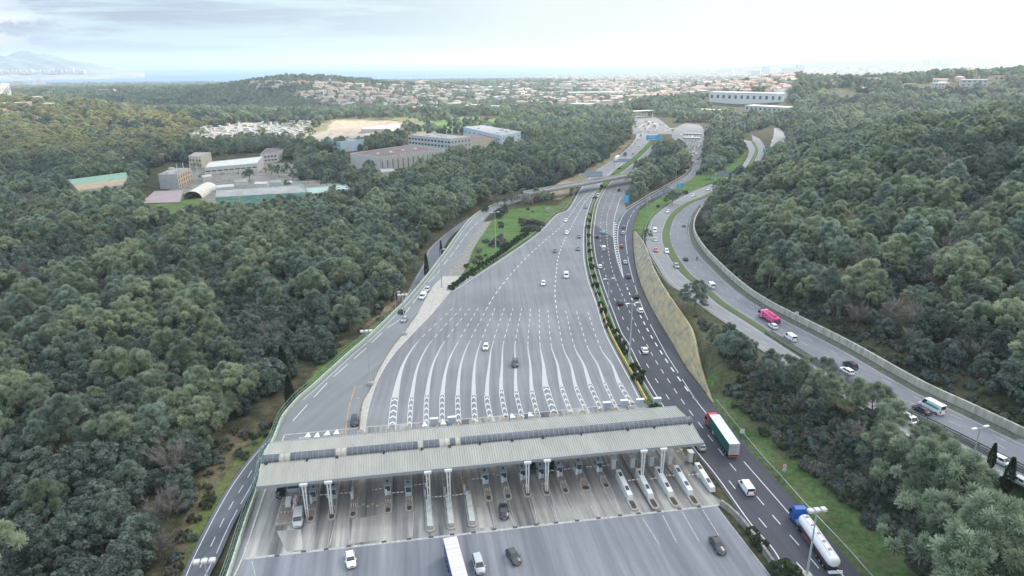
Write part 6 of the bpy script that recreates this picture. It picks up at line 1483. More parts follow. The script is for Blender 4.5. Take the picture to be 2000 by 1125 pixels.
for u, v, h, l in ((836,545,13,'upper'), (864,500,6.5,'lower')): pass
p = G(834, 548, zL); plant('cypress', p[0], p[1], p[2], 1.0, 0, 'taller dark cypress between the lower road and the ramp', sz=1.15)
p = G(862, 505, zL); plant('cypress', p[0], p[1], p[2], .7, 0, 'shorter dark cypress between the lower road and the ramp', sz=.85)
for u, v, s, l in ((556,742,1.05,'tall narrow dark cypress standing above the left wood'), (569,800,1.0,'narrow dark cypress at the wood edge left of the ramp'), (1932,918,.55,'small dark cypress at the motorway edge, left of two'), (1965,955,.75,'dark cypress at the motorway edge, right of two')):
    p = GT(u, v); plant('cypress', p[0], p[1], p[2], s*1.3, 0, l, sz=s)
for i, (u, v, s) in enumerate([(1020,435,1.3),(1032,440,1.5),(1045,438,1.4),(1038,450,1.4),(1026,452,1.2),(1050,450,1.2),(1058,440,1.0),(978,470,1.4),(966,480,1.5),(985,482,1.2)]): tree_at('shrub', u, v, s*1.6, f'silvery grey shrub on the grass island beside the fan', zero, 2, 'grey shrubs on the grass island')
for i, (u, v, s) in enumerate([(960,400,.7),(972,402,.8),(985,400,.75),(1000,398,.8),(1012,396,.7),(1024,400,.75),(1036,404,.6),(1048,396,.6),(934,500,.5),(925,520,.45)]): tree_at('bare', u, v, s*1.25, 'leafless reddish grey small tree on the grass island', zero, group='leafless small trees on the grass island')
for u, v, s, l in ((975,425,.9,'dark green tree at the upper end of the grass island'), (985,415,.8,'second dark green tree at the upper end of the grass island'), (948,412,.7,'small tree beside the top bend of the ramp')): tree_at('oak', u, v, s, l, zero, 0)
for u, v, s, l in ((1356,606,1.12,'lone dark pine overlapping the motorway'), (1312,400,1.0,'lone pine between the link road and the motorway bend'), (1262,470,.62,'small pine at the upper tip of the rock slope'), (1232,392,1.0,'pine at the lower tip of the central clump'), (1250,388,1.1,'wide pine at the front of the central clump'), (1290,368,1.15,'pine overhanging the link road at the front of the central clump')): tree_at('pine', u, v, s, l, None, 0)
for i, (u, v, s) in enumerate([(488,354,1.1),(530,342,1.0),(545,347,1.1),(561,338,1.0),(572,352,.9),(590,347,1.0),(603,357,.9),(440,312,.9),(474,302,.9),(384,331,.7),(396,352,.5),(640,367,.9),(560,366,.6),(655,352,1.0),(700,352,1.0),(722,350,1.0)]): tree_at('pine', u, v, s, f'dark pine standing in the school grounds, {("crown touching the workshop" if u < 500 else "among the group right of the workshop") if u > 470 else "at the left part of the grounds"}', group='pines in the school grounds')
g5 = np.random.default_rng(21)
for i in range(60):
    u, v = g5.uniform(900, 1085), g5.uniform(395, 560)
    P_ = [(890,558),(915,500),(948,445),(985,412),(1070,400),(1090,402),(1082,412),(1040,440),(1000,455),(955,500),(920,540)]
    if not in_poly(np.array([u]), np.array([v]), P_)[0]: continue
    up = v < 415 or (u < 960 and v < 470); tree_at('bare' if up and g5.random() < .5 else 'shrub', u, v, g5.uniform(.5, .9) if up else g5.uniform(.7, 1.5), 'leafless or greyish shrub on the grass island between ramp and fan', zero, group='mixed shrubs on the grass island')
for u, v, s, l in ((1000,393,.7,'leftmost'), (1022,388,.8,'second'), (1046,392,.95,'third'), (1062,397,.8,'fourth'), (1080,392,.6,'rightmost')): tree_at('pine', u, v, s, f'pine hiding the bridge abutment, {l} of the group', zero)
for u, v, s, l in ((1325,382,1.2,'dark plum shrub beside the motorway above the blue sign'), (1338,378,1.4,'wider plum shrub beside the motorway'), (1300,392,.9,'small shrub on the green bank by the lone pine'), (1285,404,.8,'low shrub on the green bank beside the link road'), (1365,340,1.5,'bushy shrub at the top of the green bank')): tree_at('shrub', u, v, s*1.3, l, zero, 3)
for u, v, s, l in ((1378,330,1.0,'first'), (1392,338,1.1,'second'), (1386,350,.9,'third'), (1372,318,.9,'fourth')): tree_at('pine', u, v, s, f'pine at the edge of the green bank beside the gantry, {l} of four', zero)
# the bank between the centre road and the motorway
BK = [(1600,765,1.1,0),(1700,838,1.2,4),(1668,806,1.1,1),(1735,880,1.25,4),(1420,700,.95,0),(1395,680,.9,1),(1440,705,1.0,0),(1560,770,1.15,1),(1530,760,1.1,0),(1500,745,1.0,3),(1590,790,1.15,1),(1610,815,1.2,4),(1640,850,1.25,4),(1650,820,1.15,3),(1560,830,1.0,0),(1720,920,1.15,4),(1760,960,1.2,1),(1790,1000,1.25,4),(1830,1010,1.25,4),(1860,1040,1.3,4),(1770,1040,1.1,1),(1880,1110,1.4,1),(1820,1120,1.3,4),(1930,1150,1.4,4),(1960,1180,1.3,2),(1870,1180,1.4,4),(1690,850,1.0,1),(1700,880,1.1,3),(1900,1200,1.3,2),(1800,940,1.05,4),(1835,960,1.1,1)]
BK = [b_ for b_ in BK if b_[:2] not in ((1640,850),(1650,820),(1560,830),(1690,850),(1700,880),(1770,1040))]
for i, (u, v, s, ix) in enumerate(BK): tree_at('pine', u, v, s*(1.2 if u > 1760 else .92), f'{"tall" if s > 1.1 else "slim"} {PROTO["pine"][ix][2]} pine on the bank between the dark road and the motorway, {"lower right part" if v > 900 else ("middle part" if v > 760 else "upper part")}', None, ix, 'pines on the bank between the two roads')
g2 = np.random.default_rng(5); nsh = 0; MIDP = [(1250,465),(1300,560),(1335,600),(1400,640),(1470,700),(1560,760),(1640,800),(1730,870),(1830,950),(1900,1010),(1990,1130),(1990,1200),(1750,1200),(1640,1060),(1560,960),(1480,850),(1430,790),(1400,760),(1370,700),(1330,620),(1290,540)]
shr, shk = [], []
for _ in range(5200):
    u, v = g2.uniform(1240, 2000), g2.uniform(460, 1200)
    if not in_poly(np.array([u]), np.array([v]), MIDP)[0]: continue
    x = GT(u, v); 
    if x is None or x[1] > 330: continue
    shr.append(x); 
for _ in range(1300):
    u, v = g2.uniform(330, 900), g2.uniform(420, 1200)
    if not in_poly(np.array([u]), np.array([v]), SCRUBZ)[0] or g2.random() < .25: continue
    x = GT(u, v)
    if x is None: continue
    shr.append(x)
for p_, n__ in zip(resample(hillW[:14], step=.9), normals2(resample(hillW[:14], step=.9))):
    for _ in range(2):
        q = p_+n__*g2.uniform(1.6, 13); shr.append(np.array([q[0], q[1], hpoint(q[0], q[1])]))
shr = np.array(shr)
def keep(P, d): return pl_dist(shr[:, 0], shr[:, 1], resample(P, step=5))[0] > d
k = keep(cenR, 3.2) & keep(rmpL, 2.2) & keep(lowL, 1.6) & keep(lowR, 1.4) & keep(bL[:14], 2.2) & keep(slL, 1.4) & keep(slR, 1.4) & ~in_poly(shr[:, 0], shr[:, 1], [tuple(p[:2]) for p in list(lowL)+list(lowR[::-1])]) & ~in_poly(shr[:, 0], shr[:, 1], [tuple(p[:2]) for p in list(slL)+list(slR[::-1])]) & ~in_poly(shr[:, 0], shr[:, 1], BPOLY) & (shr[:, 2] < 60)
dcc, _ = pl_dist(shr[:, 0], shr[:, 1], cenR_s); k &= ~((shr[:, 1] < 176) & (shr[:, 0] > 20) & (dcc < np.interp(shr[:, 1], [80, 120, 150, 176], [10.5, 9, 6, 3]))) & ~((shr[:, 0] > 20) & (shr[:, 1] > 168) & (dcc < 8.5))
shr = shr[k]; o_s = np.argsort(shr[:, 1])
print('shrubs', len(shr))
for n_, i in enumerate(o_s[:290]):
    x = shr[i]; u, v = project(*x); j = random.randrange(4)
    rg = ('above the white wall' if x[2] > 8 else 'on the bank right of the dark road') if x[0] > 20 else 'on the verge beside the lower road'
    plant('shrub', x[0], x[1], x[2], random.uniform(.6, 1.3), random.uniform(0, 6), f'{PROTO["shrub"][j][2]} wild shrub {rg}', f'wild shrubs {rg}', idx=j)
for o in C.objects:
    if o.data in [p[0] for p in PROTO['shrub']] and o.data.name not in first: first[o.data.name] = o
i = o_s[290:]; scatter('scrub', shr[i], g2.uniform(.6, 1.3, len(i)), protos_of('shrub'), 'wild scrub covering the road banks')
nb_ = 0
for n_ in range(210):
    u, v = g2.uniform(1380, 1760), g2.uniform(640, 1040)
    if not in_poly(np.array([u]), np.array([v]), MIDP)[0]: continue
    x = GT(u, v); dc_, _ = pl_dist(x[:1], x[1:2], cenR_s)
    if dc_[0] < 13 or in_poly(x[:1], x[1:2], BPOLY)[0]: continue
    n_ = 0 if n_ % 4 == 0 else 1; plant(('bare', 'oak')[n_ % 2], x[0], x[1], x[2], g2.uniform(.45, .95), g2.uniform(0, 6), ('leafless brown thicket tree on the bank right of the dark road', 'low dark oak on the bank right of the dark road')[n_ % 2], ('leafless trees on the bank', 'low oaks on the bank')[n_ % 2])
# ------------------------------------------------------------------ buildings
BW = mat('wall_white', (0.52, 0.52, 0.51), .8, nscale=.5, namt=.08); BB = mat('wall_pale_blue', (0.38, 0.50, 0.62), .8, nscale=.4, namt=.1); WIN = mat('window_glass', (0.05, 0.07, 0.10), .2, spec=.6)
RG = mat('flat_roof_grey', (0.33, 0.33, 0.33), .9, nscale=.15, namt=.2); RBR = mat('flat_roof_brown', (0.17, 0.13, 0.13), .9, nscale=.1, namt=.2); BCR = mat('wall_cream', (0.55, 0.50, 0.40), .85, nscale=.5, namt=.1)
def prism(name, label, top, h, wall, roof, wins=(), zadd=0.0, extra=0.4, cat='building', group=None):
    P = []
    for u, v in top:
        P.append(G(u, v, lambda x, y: hpoint(x, y)+h))
    P = np.array(P); zg = min(hpoint(p[0], p[1]) for p in P); z0 = zg-1.0
    o = empty(name, (P[0][0], P[0][1], zg)); tag(o, label, cat, group); O = np.array([P[0][0], P[0][1], zg]); zt = float(P[:, 2].mean())-zg
    Q = [(p[0]-O[0], p[1]-O[1]) for p in P]; n = len(Q)
    mb = MB()
    for i in range(n):
        a, b = Q[i], Q[(i+1) % n]; mb.face([(a[0], a[1], -1), (b[0], b[1], -1), (b[0], b[1], zt+extra), (a[0], a[1], zt+extra)])
    c = (sum(q[0] for q in Q)/n, sum(q[1] for q in Q)/n)
    I = [(c[0]+(q[0]-c[0])*.985, c[1]+(q[1]-c[1])*.985) for q in Q]
    for i in range(n):
        j = (i+1) % n; mb.face([(*Q[i], zt+extra), (*Q[j], zt+extra), (*I[j], zt+extra), (*I[i], zt+extra)]); mb.face([(*I[i], zt+extra), (*I[j], zt+extra), (*I[j], zt), (*I[i], zt)])
    mb.build('wall', wall, o); MB().face([(*q, zt) for q in I]).build('roof', roof, o)
    for (e, rows, cols, w_, hh, z_lo, wm) in wins:
        a = np.array(Q[e]); b = np.array(Q[(e+1) % n]); d = b-a; Lq = np.linalg.norm(d); d /= Lq; nn = np.array([d[1], -d[0]])
        if nn@(np.array(c)-a) > 0: nn = -nn
        for r in range(rows):
            for k in range(cols):
                s = Lq*(k+.5)/cols; z = z_lo+r*(zt-z_lo)/rows; p0 = a+d*(s-w_/2)+nn*.06; p1 = a+d*(s+w_/2)+nn*.06
                MB().face([(*p0, z), (*p1, z), (*p1, z+hh), (*p0, z+hh)]).build('window', wm, o)
    return o, P, zt, Q
def roofstuff(o, Q, zt, n, m=BW):
    g = random.Random(len(Q)+n); c = (sum(q[0] for q in Q)/len(Q), sum(q[1] for q in Q)/len(Q))
    for _ in range(n):
        q = random.choice(Q); f = g.uniform(.1, .7); x, y = c[0]+(q[0]-c[0])*f+g.uniform(-1, 1), c[1]+(q[1]-c[1])*f; s = g.uniform(.8, 2.0)
        MB().box(x-s, y-s*.7, zt, x+s, y+s*.7, zt+g.uniform(.8, 1.8)).build('rooftop_unit', m, o)
MINT = mat('mint_cladding', (0.36, 0.52, 0.45), .7, nscale=.25, col2=(0.13, 0.36, 0.33), stretch=(1, 1, 3.0), detail=2)
o, P, zt, Q = prism('sports_hall', 'long hall with a grey flat roof and mottled mint green cladding below the white tent', [(420,385),(602,376),(588,362),(424,373)], 9, MINT, RG)
prism('annex_hall', 'low hall with a pale mint roof edge beside the long green hall', [(602,379),(684,370),(675,362),(598,367)], 7, BW, mat('roof_mint', (0.33, 0.45, 0.42), .8, nscale=.2, namt=.2))
o, P, zt, Q = prism('pink_block', 'grey and peach block with masts and units on its flat roof, left of the tent', [(309,343),(346,342),(373,328),(336,329)], 10, mat('wall_peach', (0.55, 0.42, 0.33), .85, nscale=.4, namt=.12), RG, [(1, 3, 6, 1.4, 1.6, 1.2, WIN)]); roofstuff(o, Q, zt, 6)
a, b = np.array(Q[0]), np.array(Q[1]); nn = np.array([(b-a)[1], -(b-a)[0]]); nn /= np.linalg.norm(nn); MB().face([(*(a+nn*.05), -1), (*(b+nn*.05), -1), (*(b+nn*.05), zt+.3), (*(a+nn*.05), zt+.3)]).build('grey_facade', mat('facade_grey', (0.36, 0.37, 0.40), .85, nscale=.3, namt=.15), o)
for k in range(4): MB().tube((Q[2][0]*.3+k*5+4, Q[2][1]*.5, zt), (Q[2][0]*.3+k*5+4, Q[2][1]*.5, zt+6+k), .18).build('mast', WHITE, o)
o, P, zt, Q = prism('workshop', 'white workshop with a shallow white roof, a dark doorway and a yellow door', [(399,326),(502,321),(514,310),(408,313)], 7, BW, mat('roof_offwhite', (0.60, 0.60, 0.57), .7, nscale=.2, namt=.1), [(0, 1, 9, 3.6, .9, 5.6, WIN)])
a, b = np.array(Q[0]), np.array(Q[1]); d = (b-a)/np.linalg.norm(b-a); nn = np.array([d[1], -d[0]]); 
for s, w_, m_, nm in ((10, 3.0, DARK, 'doorway'), (20, 1.8, mat('door_yellow', (0.55, 0.48, 0.10), .6), 'yellow_panel'), (21.5, 1.2, DARK, 'doorway'), (27.5, 3.4, mat('door_bright_yellow', (0.65, 0.50, 0.03), .6), 'yellow_door')):
    p0 = a+d*s*1.15+nn*.07; p1 = a+d*(s*1.15+w_)+nn*.07; MB().face([(*p0, 0), (*p1, 0), (*p1, 3.4), (*p0, 3.4)]).build(nm, m_, o)
o, P, zt, Q = prism('long_hall', 'long low hall at the left with a green and tan sloping roof', [(153,371),(256,362),(248,346),(134,356)], 6, BCR, RG, extra=.1)
q_ = MB(); q_.mat(mat('roof_green', (0.22, 0.36, 0.28), .8, nscale=.3, namt=.15)); m0 = [(Q[0][i]+Q[3][i])/2 for i in (0, 1)]; m1 = [(Q[1][i]+Q[2][i])/2 for i in (0, 1)]
q_.face([(*m0, zt+1.6), (*m1, zt+1.6), (*Q[2], zt+3), (*Q[3], zt+3)]); q_.mat(mat('roof_tan', (0.40, 0.31, 0.22), .8, nscale=.3, namt=.15)); q_.face([(*Q[0], zt+.2), (*Q[1], zt+.2), (*m1, zt+1.6), (*m0, zt+1.6)]); q_.build('sloping_roof', None, o)
q_ = MB()
for x in ((Q[0], Q[3]), (Q[1], Q[2])): q_.face([(*x[0], zt), (*x[1], zt), (*x[1], zt+3), (*x[0], zt+.2)])
q_.face([(*Q[2], zt), (*Q[3], zt), (*Q[3], zt+3), (*Q[2], zt+3)]); q_.build('gable', BCR, o)
p = GT(188, 386); o = empty('yellow_shed', p, .1); tag(o, 'small bright yellow shed below the long hall', 'shed'); MB().box(-3, -2, 0, 3, 2, 3).build('wall', MATS['door_bright_yellow'], o); MB().box(-3.2, -2.2, 3, 3.2, 2.2, 3.2).build('roof', RG, o)
prism('school_wing', 'white building with a dark flat roof behind the workshop', [(508,302),(540,300),(556,290),(520,290)], 8, BW, RBR, [(0, 2, 5, 2, 1.4, 2, WIN)])
prism('school_wing', 'cream building with a yellow green end, left of the workshop', [(368,306),(392,308),(412,298),(380,297)], 9, BCR, RG, [(0, 2, 4, 2, 1.4, 2, WIN)])
o, P, zt, Q = prism('blue_block', 'pale blue block with a white outside stair, alone left of the school', [(665,278),(711,274),(692,268),(626,270)], 10, BB, RG, [(3, 2, 5, 1.6, 1.8, 3, WIN)]); roofstuff(o, Q, zt, 5)
a, b = np.array(Q[0]), np.array(Q[1]); d = (b-a)/np.linalg.norm(b-a); nn = np.array([d[1], -d[0]])
for s0, z0, s1, z1 in ((6, 1, 13, 5), (8, 5, 15, 8.5)): p0, p1 = a+d*s0+nn*1.0, a+d*s1+nn*1.0; MB().face([(*p0, z0), (*p1, z1), (*p1, z1+1.4), (*p0, z0+1.4)]).face([(*(p0-nn*.9), z0), (*(p1-nn*.9), z1), (*p1, z1), (*p0, z0)]).build('outside_stair', BW, o)
o, P, zt, Q = prism('brown_roofed_hall', 'large hall with a brown flat roof and a white zigzag topped wall', [(684,301),(742,307),(868,292),(800,285)], 12, BW, RBR)
a, b = np.array(Q[1]), np.array(Q[2]); d = (b-a); Lq = np.linalg.norm(d); d /= Lq; nn = np.array([d[1], -d[0]]); zz = MB(); nz_ = 26
for k in range(nz_):
    s = Lq*k/nz_; w_ = Lq/nz_; p0, p1, p2 = a+d*s+nn*.3, a+d*(s+w_/2)+nn*.9, a+d*(s+w_)+nn*.3
    zz.face([(*p0, 1), (*p1, 1), (*p1, zt+2.2), (*p0, zt+.2)]); zz.face([(*p1, 1), (*p2, 1), (*p2, zt+.2), (*p1, zt+2.2)])
    if k % 2 == 0: q0, q1 = p1+nn*.05-d*.25, p1+nn*.05+d*.25; zz.mat(WIN)
zz.build('zigzag_wall', BW, o)
for k in range(0, nz_, 2): s = Lq*(k+.5)/nz_; p1 = a+d*s+nn*1.0; MB().box(p1[0]-.25, p1[1]-.25, 2, p1[0]+.25, p1[1]+.25, zt-2).build('window_slit', WIN, o)
for f in (.2, .4, .6, .8): x, y = (Q[0][0]*(1-f)+Q[3][0]*f+Q[1][0]*(1-f)+Q[2][0]*f)/2, (Q[0][1]*(1-f)+Q[3][1]*f+Q[1][1]*(1-f)+Q[2][1]*f)/2; MB().tube((x, y, zt), (x, y, zt+1), 1.6, 1.2, 12).build('roof_dome', BW, o)
prism('white_lodge', 'small white building below the zigzag hall', [(745,338),(772,334),(768,328),(742,331)], 5, BW, RG)
o, P, zt, Q = prism('school_building', 'three-storey white school building with blue striped window bands', [(797,266),(880,272),(919,266),(845,259)], 13, BW, RG, [(0, 3, 13, 3.2, 1.9, 1.4, WIN), (1, 3, 6, 1.6, 1.8, 1.4, WIN)]); roofstuff(o, Q, zt, 7)
a, b = np.array(Q[0]), np.array(Q[1]); d = (b-a); Lq = np.linalg.norm(d); d /= Lq; nn = np.array([d[1], -d[0]])
for f in (.68, .84): p0, p1 = a+d*Lq*f+nn*.1, a+d*(Lq*f+2.4)+nn*.1; MB().face([(*p0, 0), (*p1, 0), (*p1, zt), (*p0, zt)]).build('blue_stripe', BB, o)
prism('flat_hall', 'beige windowless hall with a brown flat roof between the two school blocks', [(905,264),(917,274),(980,269),(962,262)], 9, BCR, RBR)
o, P, zt, Q = prism('school_building', 'pale blue long school block with a white dome on its roof, rightmost', [(905,250),(979,264),(1017,257),(945,245)], 13, mat('wall_ice_blue', (0.48, 0.58, 0.68), .8, nscale=.3, namt=.08), RG, [(0, 2, 8, 3.4, 1.3, 4.5, WIN), (1, 3, 4, 1.8, 1.4, 1.4, WIN)]); roofstuff(o, Q, zt, 6)
x, y = Q[1][0]*.7+Q[2][0]*.3, Q[1][1]*.7+Q[3][1]*.3; MB().loft([[(x+3*math.cos(t_)*math.cos(f), y+3*math.sin(t_)*math.cos(f), zt+3.4*math.sin(f)) for t_ in np.linspace(0, 2*PI, 14, endpoint=False)] for f in (0, .4, .8, 1.2, 1.5)]).build('roof_dome', BW, o)
prism('white_row', 'row of white roofed buildings among the pines above the long blue school', [(1066,240),(1136,235),(1134,231),(1066,235)], 6, BW, BW); prism('small_house', 'small pinkish house among the pines left of the carriageway', [(1092,262),(1104,262),(1104,258),(1092,258)], 5, BCR, mat('terracotta', (0.42, 0.22, 0.14), .9, nscale=.5, namt=.2))
prism('shed_row', 'white sheds behind the field beside the pines', [(705,252),(760,250),(785,246),(712,247)], 5, BW, BW)
# tent
p0 = G(376, 387, 0); p1 = G(408, 368, 0); zg = hpoint(p0[0], p0[1]); d = (p1-p0)[:2]; Lq = np.linalg.norm(d); o = empty('arched_tent', (p0[0], p0[1], zg), math.atan2(-d[0], d[1])); tag(o, 'white barrel-vaulted tent with an open end beside the pink court', 'tent')
R0 = 6.2; q_ = MB(); rings = [[(R0*math.cos(t_), y, 5.2*math.sin(t_)) for t_ in np.linspace(0, PI, 14)] for y in np.linspace(0, Lq, 7)]
q_.loft(rings, caps=False, closed=False); q_.build('canvas', mat('canvas', (0.66, 0.63, 0.55), .7, nscale=.3, namt=.06), o, smooth=True)
for y in np.linspace(0, Lq, 6): MB().loft([[(R0*1.01*math.cos(t_), y, 5.25*math.sin(t_)) for t_ in np.linspace(0, PI, 14)], [(R0*1.01*math.cos(t_), y+.25, 5.25*math.sin(t_)) for t_ in np.linspace(0, PI, 14)]], caps=False, closed=False).build('hoop', CONC, o)
court = ngon('sports_court', [(*GT(u, v)[:2], GT(u, v)[2]+.35) for u, v in ((274,398),(352,396),(358,373),(302,374))], mat('court_pink', (0.36, 0.29, 0.31), .9, nscale=.1, namt=.1))
for k, (u, v, w_, l_, c_) in enumerate([(512,366,9,6,BW),(540,363,7,7,RG),(563,364,6,6,BW),(440,372,12,8,BW),(470,362,9,7,RG),(404,352,7,5,BW)]):
    p = GT(u, v); o = empty('small_shed', p, .15*k); tag(o, ['low white cabin with a flat white roof just above the green hall', 'grey gabled shed between two white cabins', 'white cabin at the right end above the green hall', 'wide white shed right of the tent', 'grey roofed shed among the yard clutter', 'small white shed in front of the workshop'][k], 'shed')
    MB().box(-w_/2, -l_/2, -.5, w_/2, l_/2, 3.0).build('wall', BW, o); MB().loft([[(-w_/2-.2, -l_/2-.2, 3), (w_/2+.2, -l_/2-.2, 3), (w_/2+.2, l_/2+.2, 3), (-w_/2-.2, l_/2+.2, 3)], [(-w_/2, -.3, 4.2), (w_/2, -.3, 4.2), (w_/2, .3, 4.2), (-w_/2, .3, 4.2)]]).build('roof', c_, o)
# right side
def slab(name, label, u0, u1, vb, vt, depth, wall, roof, wins=None, cat='building', skew=0.0):
    a, b = GT(u0, vb), GT(u1, vb+skew)
    if a is None or b is None: print('slab miss', label); return None
    z = min(a[2], b[2]); d = (b-a)[:2]; Lq = np.linalg.norm(d); lo, hi = 1, 90
    for _ in range(30):
        m_ = (lo+hi)/2
        if project(a[0], a[1], z+m_)[1] > vt: lo = m_
        else: hi = m_
    h = lo; o = empty(name, (a[0], a[1], z), math.atan2(d[1], d[0])); tag(o, label, cat)
    MB().box(0, 0, -3, Lq, depth, h).build('wall', wall, o); MB().box(-.4, -.4, h, Lq+.4, depth+.4, h+.5).build('roof', roof, o)
    if wins:
        rows, cols, wm = wins
        for r in range(rows):
            for k in range(cols):
                w_ = Lq/cols; z0 = h*(r+.4)/rows; MB().box(w_*(k+.3), -.08, z0, w_*(k+.7), .0, z0+h/rows*.34).build('window', wm, o)
    return o
TG = mat('teal_glass', (0.03, 0.22, 0.22), .3)
o = slab('white_office', 'wide white office building with columns and a teal glass bay on the far right', 1384, 1528, 199, 180, 30, WHITE, WHITE, (1, 12, WIN))
if o: Lq = 0; 
o = slab('teal_bay', 'teal glazed bay at the right part of the wide white office', 1487, 1511, 199.5, 184, 6, TG, TG)
slab('white_frame_building', 'white framed building with dark glass below the wide office', 1454, 1535, 218, 206, 25, BW, BW, (1, 9, WIN)); slab('cream_shop', 'cream house left of the green roofed shed, near the far toll area', 1363, 1384, 227, 214, 12, BCR, BCR, (2, 3, WIN)); slab('green_shed', 'long shed with a pale green roof near the far toll area', 1384, 1425, 226, 215, 16, TG, mat('pale_green_roof', (0.42, 0.5, 0.35), .8))
slab('modern_villa', 'large white modern villa on the right skyline ridge', 1876, 1928, 170, 156, 16, BW, BW, (2, 5, WIN)); slab('modern_villa', 'white flat roofed villa left of the largest one on the ridge', 1824, 1858, 174, 163, 14, BW, BW, (2, 5, WIN)); slab('villa', 'cream villa with an orange roof on the right ridge', 1764, 1790, 174, 164, 12, BCR, MATS['terracotta'], (1, 4, WIN)); slab('villa', 'villa with orange roof near the right picture edge', 1940, 1980, 158, 149, 14, BCR, MATS['terracotta'], (1, 4, WIN))
slab('long_office', 'long pale building on the far left ridge, right one', 236, 276, 176, 169, 20, BCR, RG, (2, 8, WIN)); slab('long_office', 'long pale building on the far left ridge, left one', 176, 222, 182, 175, 20, BW, RG, (2, 8, WIN)); slab('white_hall', 'white flat building among the woods at far left', 119, 160, 226, 219, 14, BW, BW); slab('white_hall', 'white house row at the left picture edge', 0, 26, 199, 190, 16, BW, BCR, (2, 5, WIN)); slab('white_hall', 'low white roofs at the left picture edge', 0, 16, 231, 226, 12, BW, BW)
slab('warehouse', 'long white warehouse in the middle of the town', 950, 1042, 181, 176, 40, BW, BW); slab('warehouse', 'wide pale warehouse left of the avenue', 1110, 1218, 189, 181, 40, BCR, BW); slab('warehouse', 'cream warehouse in the centre of the town', 915, 985, 176, 171, 40, BCR, BW); slab('warehouse', 'low grey parking deck in the town', 1020, 1070, 198, 193, 30, RG, RG); slab('warehouse', 'white shop building near the far toll plaza', 1112, 1148, 214, 203, 30, BW, BW, (1, 5, WIN))
slab('apartment_block', 'tall white apartment block on the far ridge', 1486, 1503, 146, 131, 30, BW, BW, (5, 4, WIN)); slab('apartment_block', 'cream apartment block left of the tall white one', 1466, 1484, 150, 138, 30, BCR, BCR, (4, 4, WIN)); slab('apartment_block', 'pale tower with a mast on the far ridge', 1553, 1570, 144, 127, 30, BW, RG, (5, 3, WIN)); slab('apartment_block', 'wide pale apartment block beside the tower', 1528, 1552, 146, 133, 30, BW, BW, (4, 5, WIN))
slab('tower_block', 'hazy tower near the right horizon, left of two', 1801, 1814, 133, 117, 40, BW, BW, (5, 3, WIN)); slab('tower_block', 'hazy tower near the right horizon, right of two', 1826, 1839, 133, 117, 40, BW, BW, (5, 3, WIN))
# houses
WALLS = [('white', (0.66, 0.65, 0.62)), ('cream', (0.60, 0.52, 0.40)), ('peach', (0.58, 0.42, 0.32)), ('pale grey', (0.48, 0.48, 0.48))]
ROOFS = [('terracotta', (0.34, 0.22, 0.17)), ('pale tiled', (0.38, 0.32, 0.28)), ('white flat', (0.56, 0.55, 0.53)), ('dull orange', (0.36, 0.28, 0.23))]
HM = []
for i, (L0, D0, H0, t_) in enumerate([(17, 12, 6, 'gable'), (14, 12, 6.5, 'hip'), (22, 13, 5, 'gable'), (18, 14, 7.5, 'flat'), (30, 16, 9, 'flat')]):
    wv_ = MB().box(-L0/2, -D0/2, -4, L0/2, D0/2, H0); wv_.box(L0*.1, -D0/2-4, -4, L0*.45, -D0/2, H0*.7)
    for k in range(3): pass
    ww = MB()
    for k in range(4): ww.box(-L0*.42+k*L0*.22, -D0/2-.06, 1.0, -L0*.42+k*L0*.22+1.6, -D0/2, 2.4) if k < 2 else ww.box(-L0*.42+(k-2)*L0*.22, -D0/2-.06, H0-2.2, -L0*.42+(k-2)*L0*.22+1.4, -D0/2, H0-.9)
    r_ = MB(); e = .6
    if t_ == 'flat': r_.box(-L0/2-.2, -D0/2-.2, H0, L0/2+.2, D0/2+.2, H0+.5)
    else:
        rx = L0/2+e if t_ == 'gable' else L0*.22; r_.loft([[(-L0/2-e, -D0/2-e, H0), (L0/2+e, -D0/2-e, H0), (L0/2+e, D0/2+e, H0), (-L0/2-e, D0/2+e, H0)], [(-rx, -.05, H0+2.6), (rx, -.05, H0+2.6), (rx, .05, H0+2.6), (-rx, .05, H0+2.6)]])
        r_.box(-L0*.25, .6, H0+.5, -L0*.25+.9, 1.5, H0+3.4)
    q = []
    for nm, mb_, mm_ in (('wall', wv_, BW), ('roof', r_, BW), ('window', ww, WIN)):
        me = bpy.data.meshes.new(nm); me.from_pydata(mb_.v, [], mb_.f); me.materials.append(mm_); q.append(me)
    HM.append(q)
WM = [mat('house_wall_'+n.replace(' ', '_'), c, .85) for n, c in WALLS]; RM = [mat('house_roof_'+n.replace(' ', '_'), c, .9, nscale=.4, namt=.12) for n, c in ROOFS]
def house(x, y, z, k, wi, ri, s, rz, label, group):
    o = empty('house', (x, y, z), rz); o.scale = (s, s, s); tag(o, label, 'house', group)
    for j, (nm, m_) in enumerate((('wall', WM[wi]), ('roof', RM[ri]))):
        c = bpy.data.objects.new(nm, HM[k][j]); C.objects.link(c); c.parent = o; c.material_slots[0].link = 'OBJECT'; c.material_slots[0].material = m_
    if True: c = bpy.data.objects.new('window', HM[k][2]); C.objects.link(c); c.parent = o
    return o
g3 = np.random.default_rng(11)
REG = [('on the ridge above the sandy fields', TOWN[0], 118, (.20, .38, .32, .10)), ('in the town right of the avenue', TOWN[1], 96, (.22, .28, .42, .08)), ('on the ridge at far right', TOWN[2], 22, (.5, .2, .2, .1)),
       ('on the wooded knoll slope', [(590,168),(640,152),(690,160),(660,205),(610,180)], 18, (.5, .3, .1, .1)), ('beyond the knoll at left', [(440,160),(600,160),(600,172),(470,178)], 20, (.4, .3, .2, .1)), ('among the woods at far left', [(0,185),(60,188),(170,222),(0,238)], 8, (.2, .2, .6, 0)), ('near the sandy fields', [(250,300),(300,290),(330,330),(260,330)], 3, (.5, .5, 0, 0))]
nh = 0; placed = []
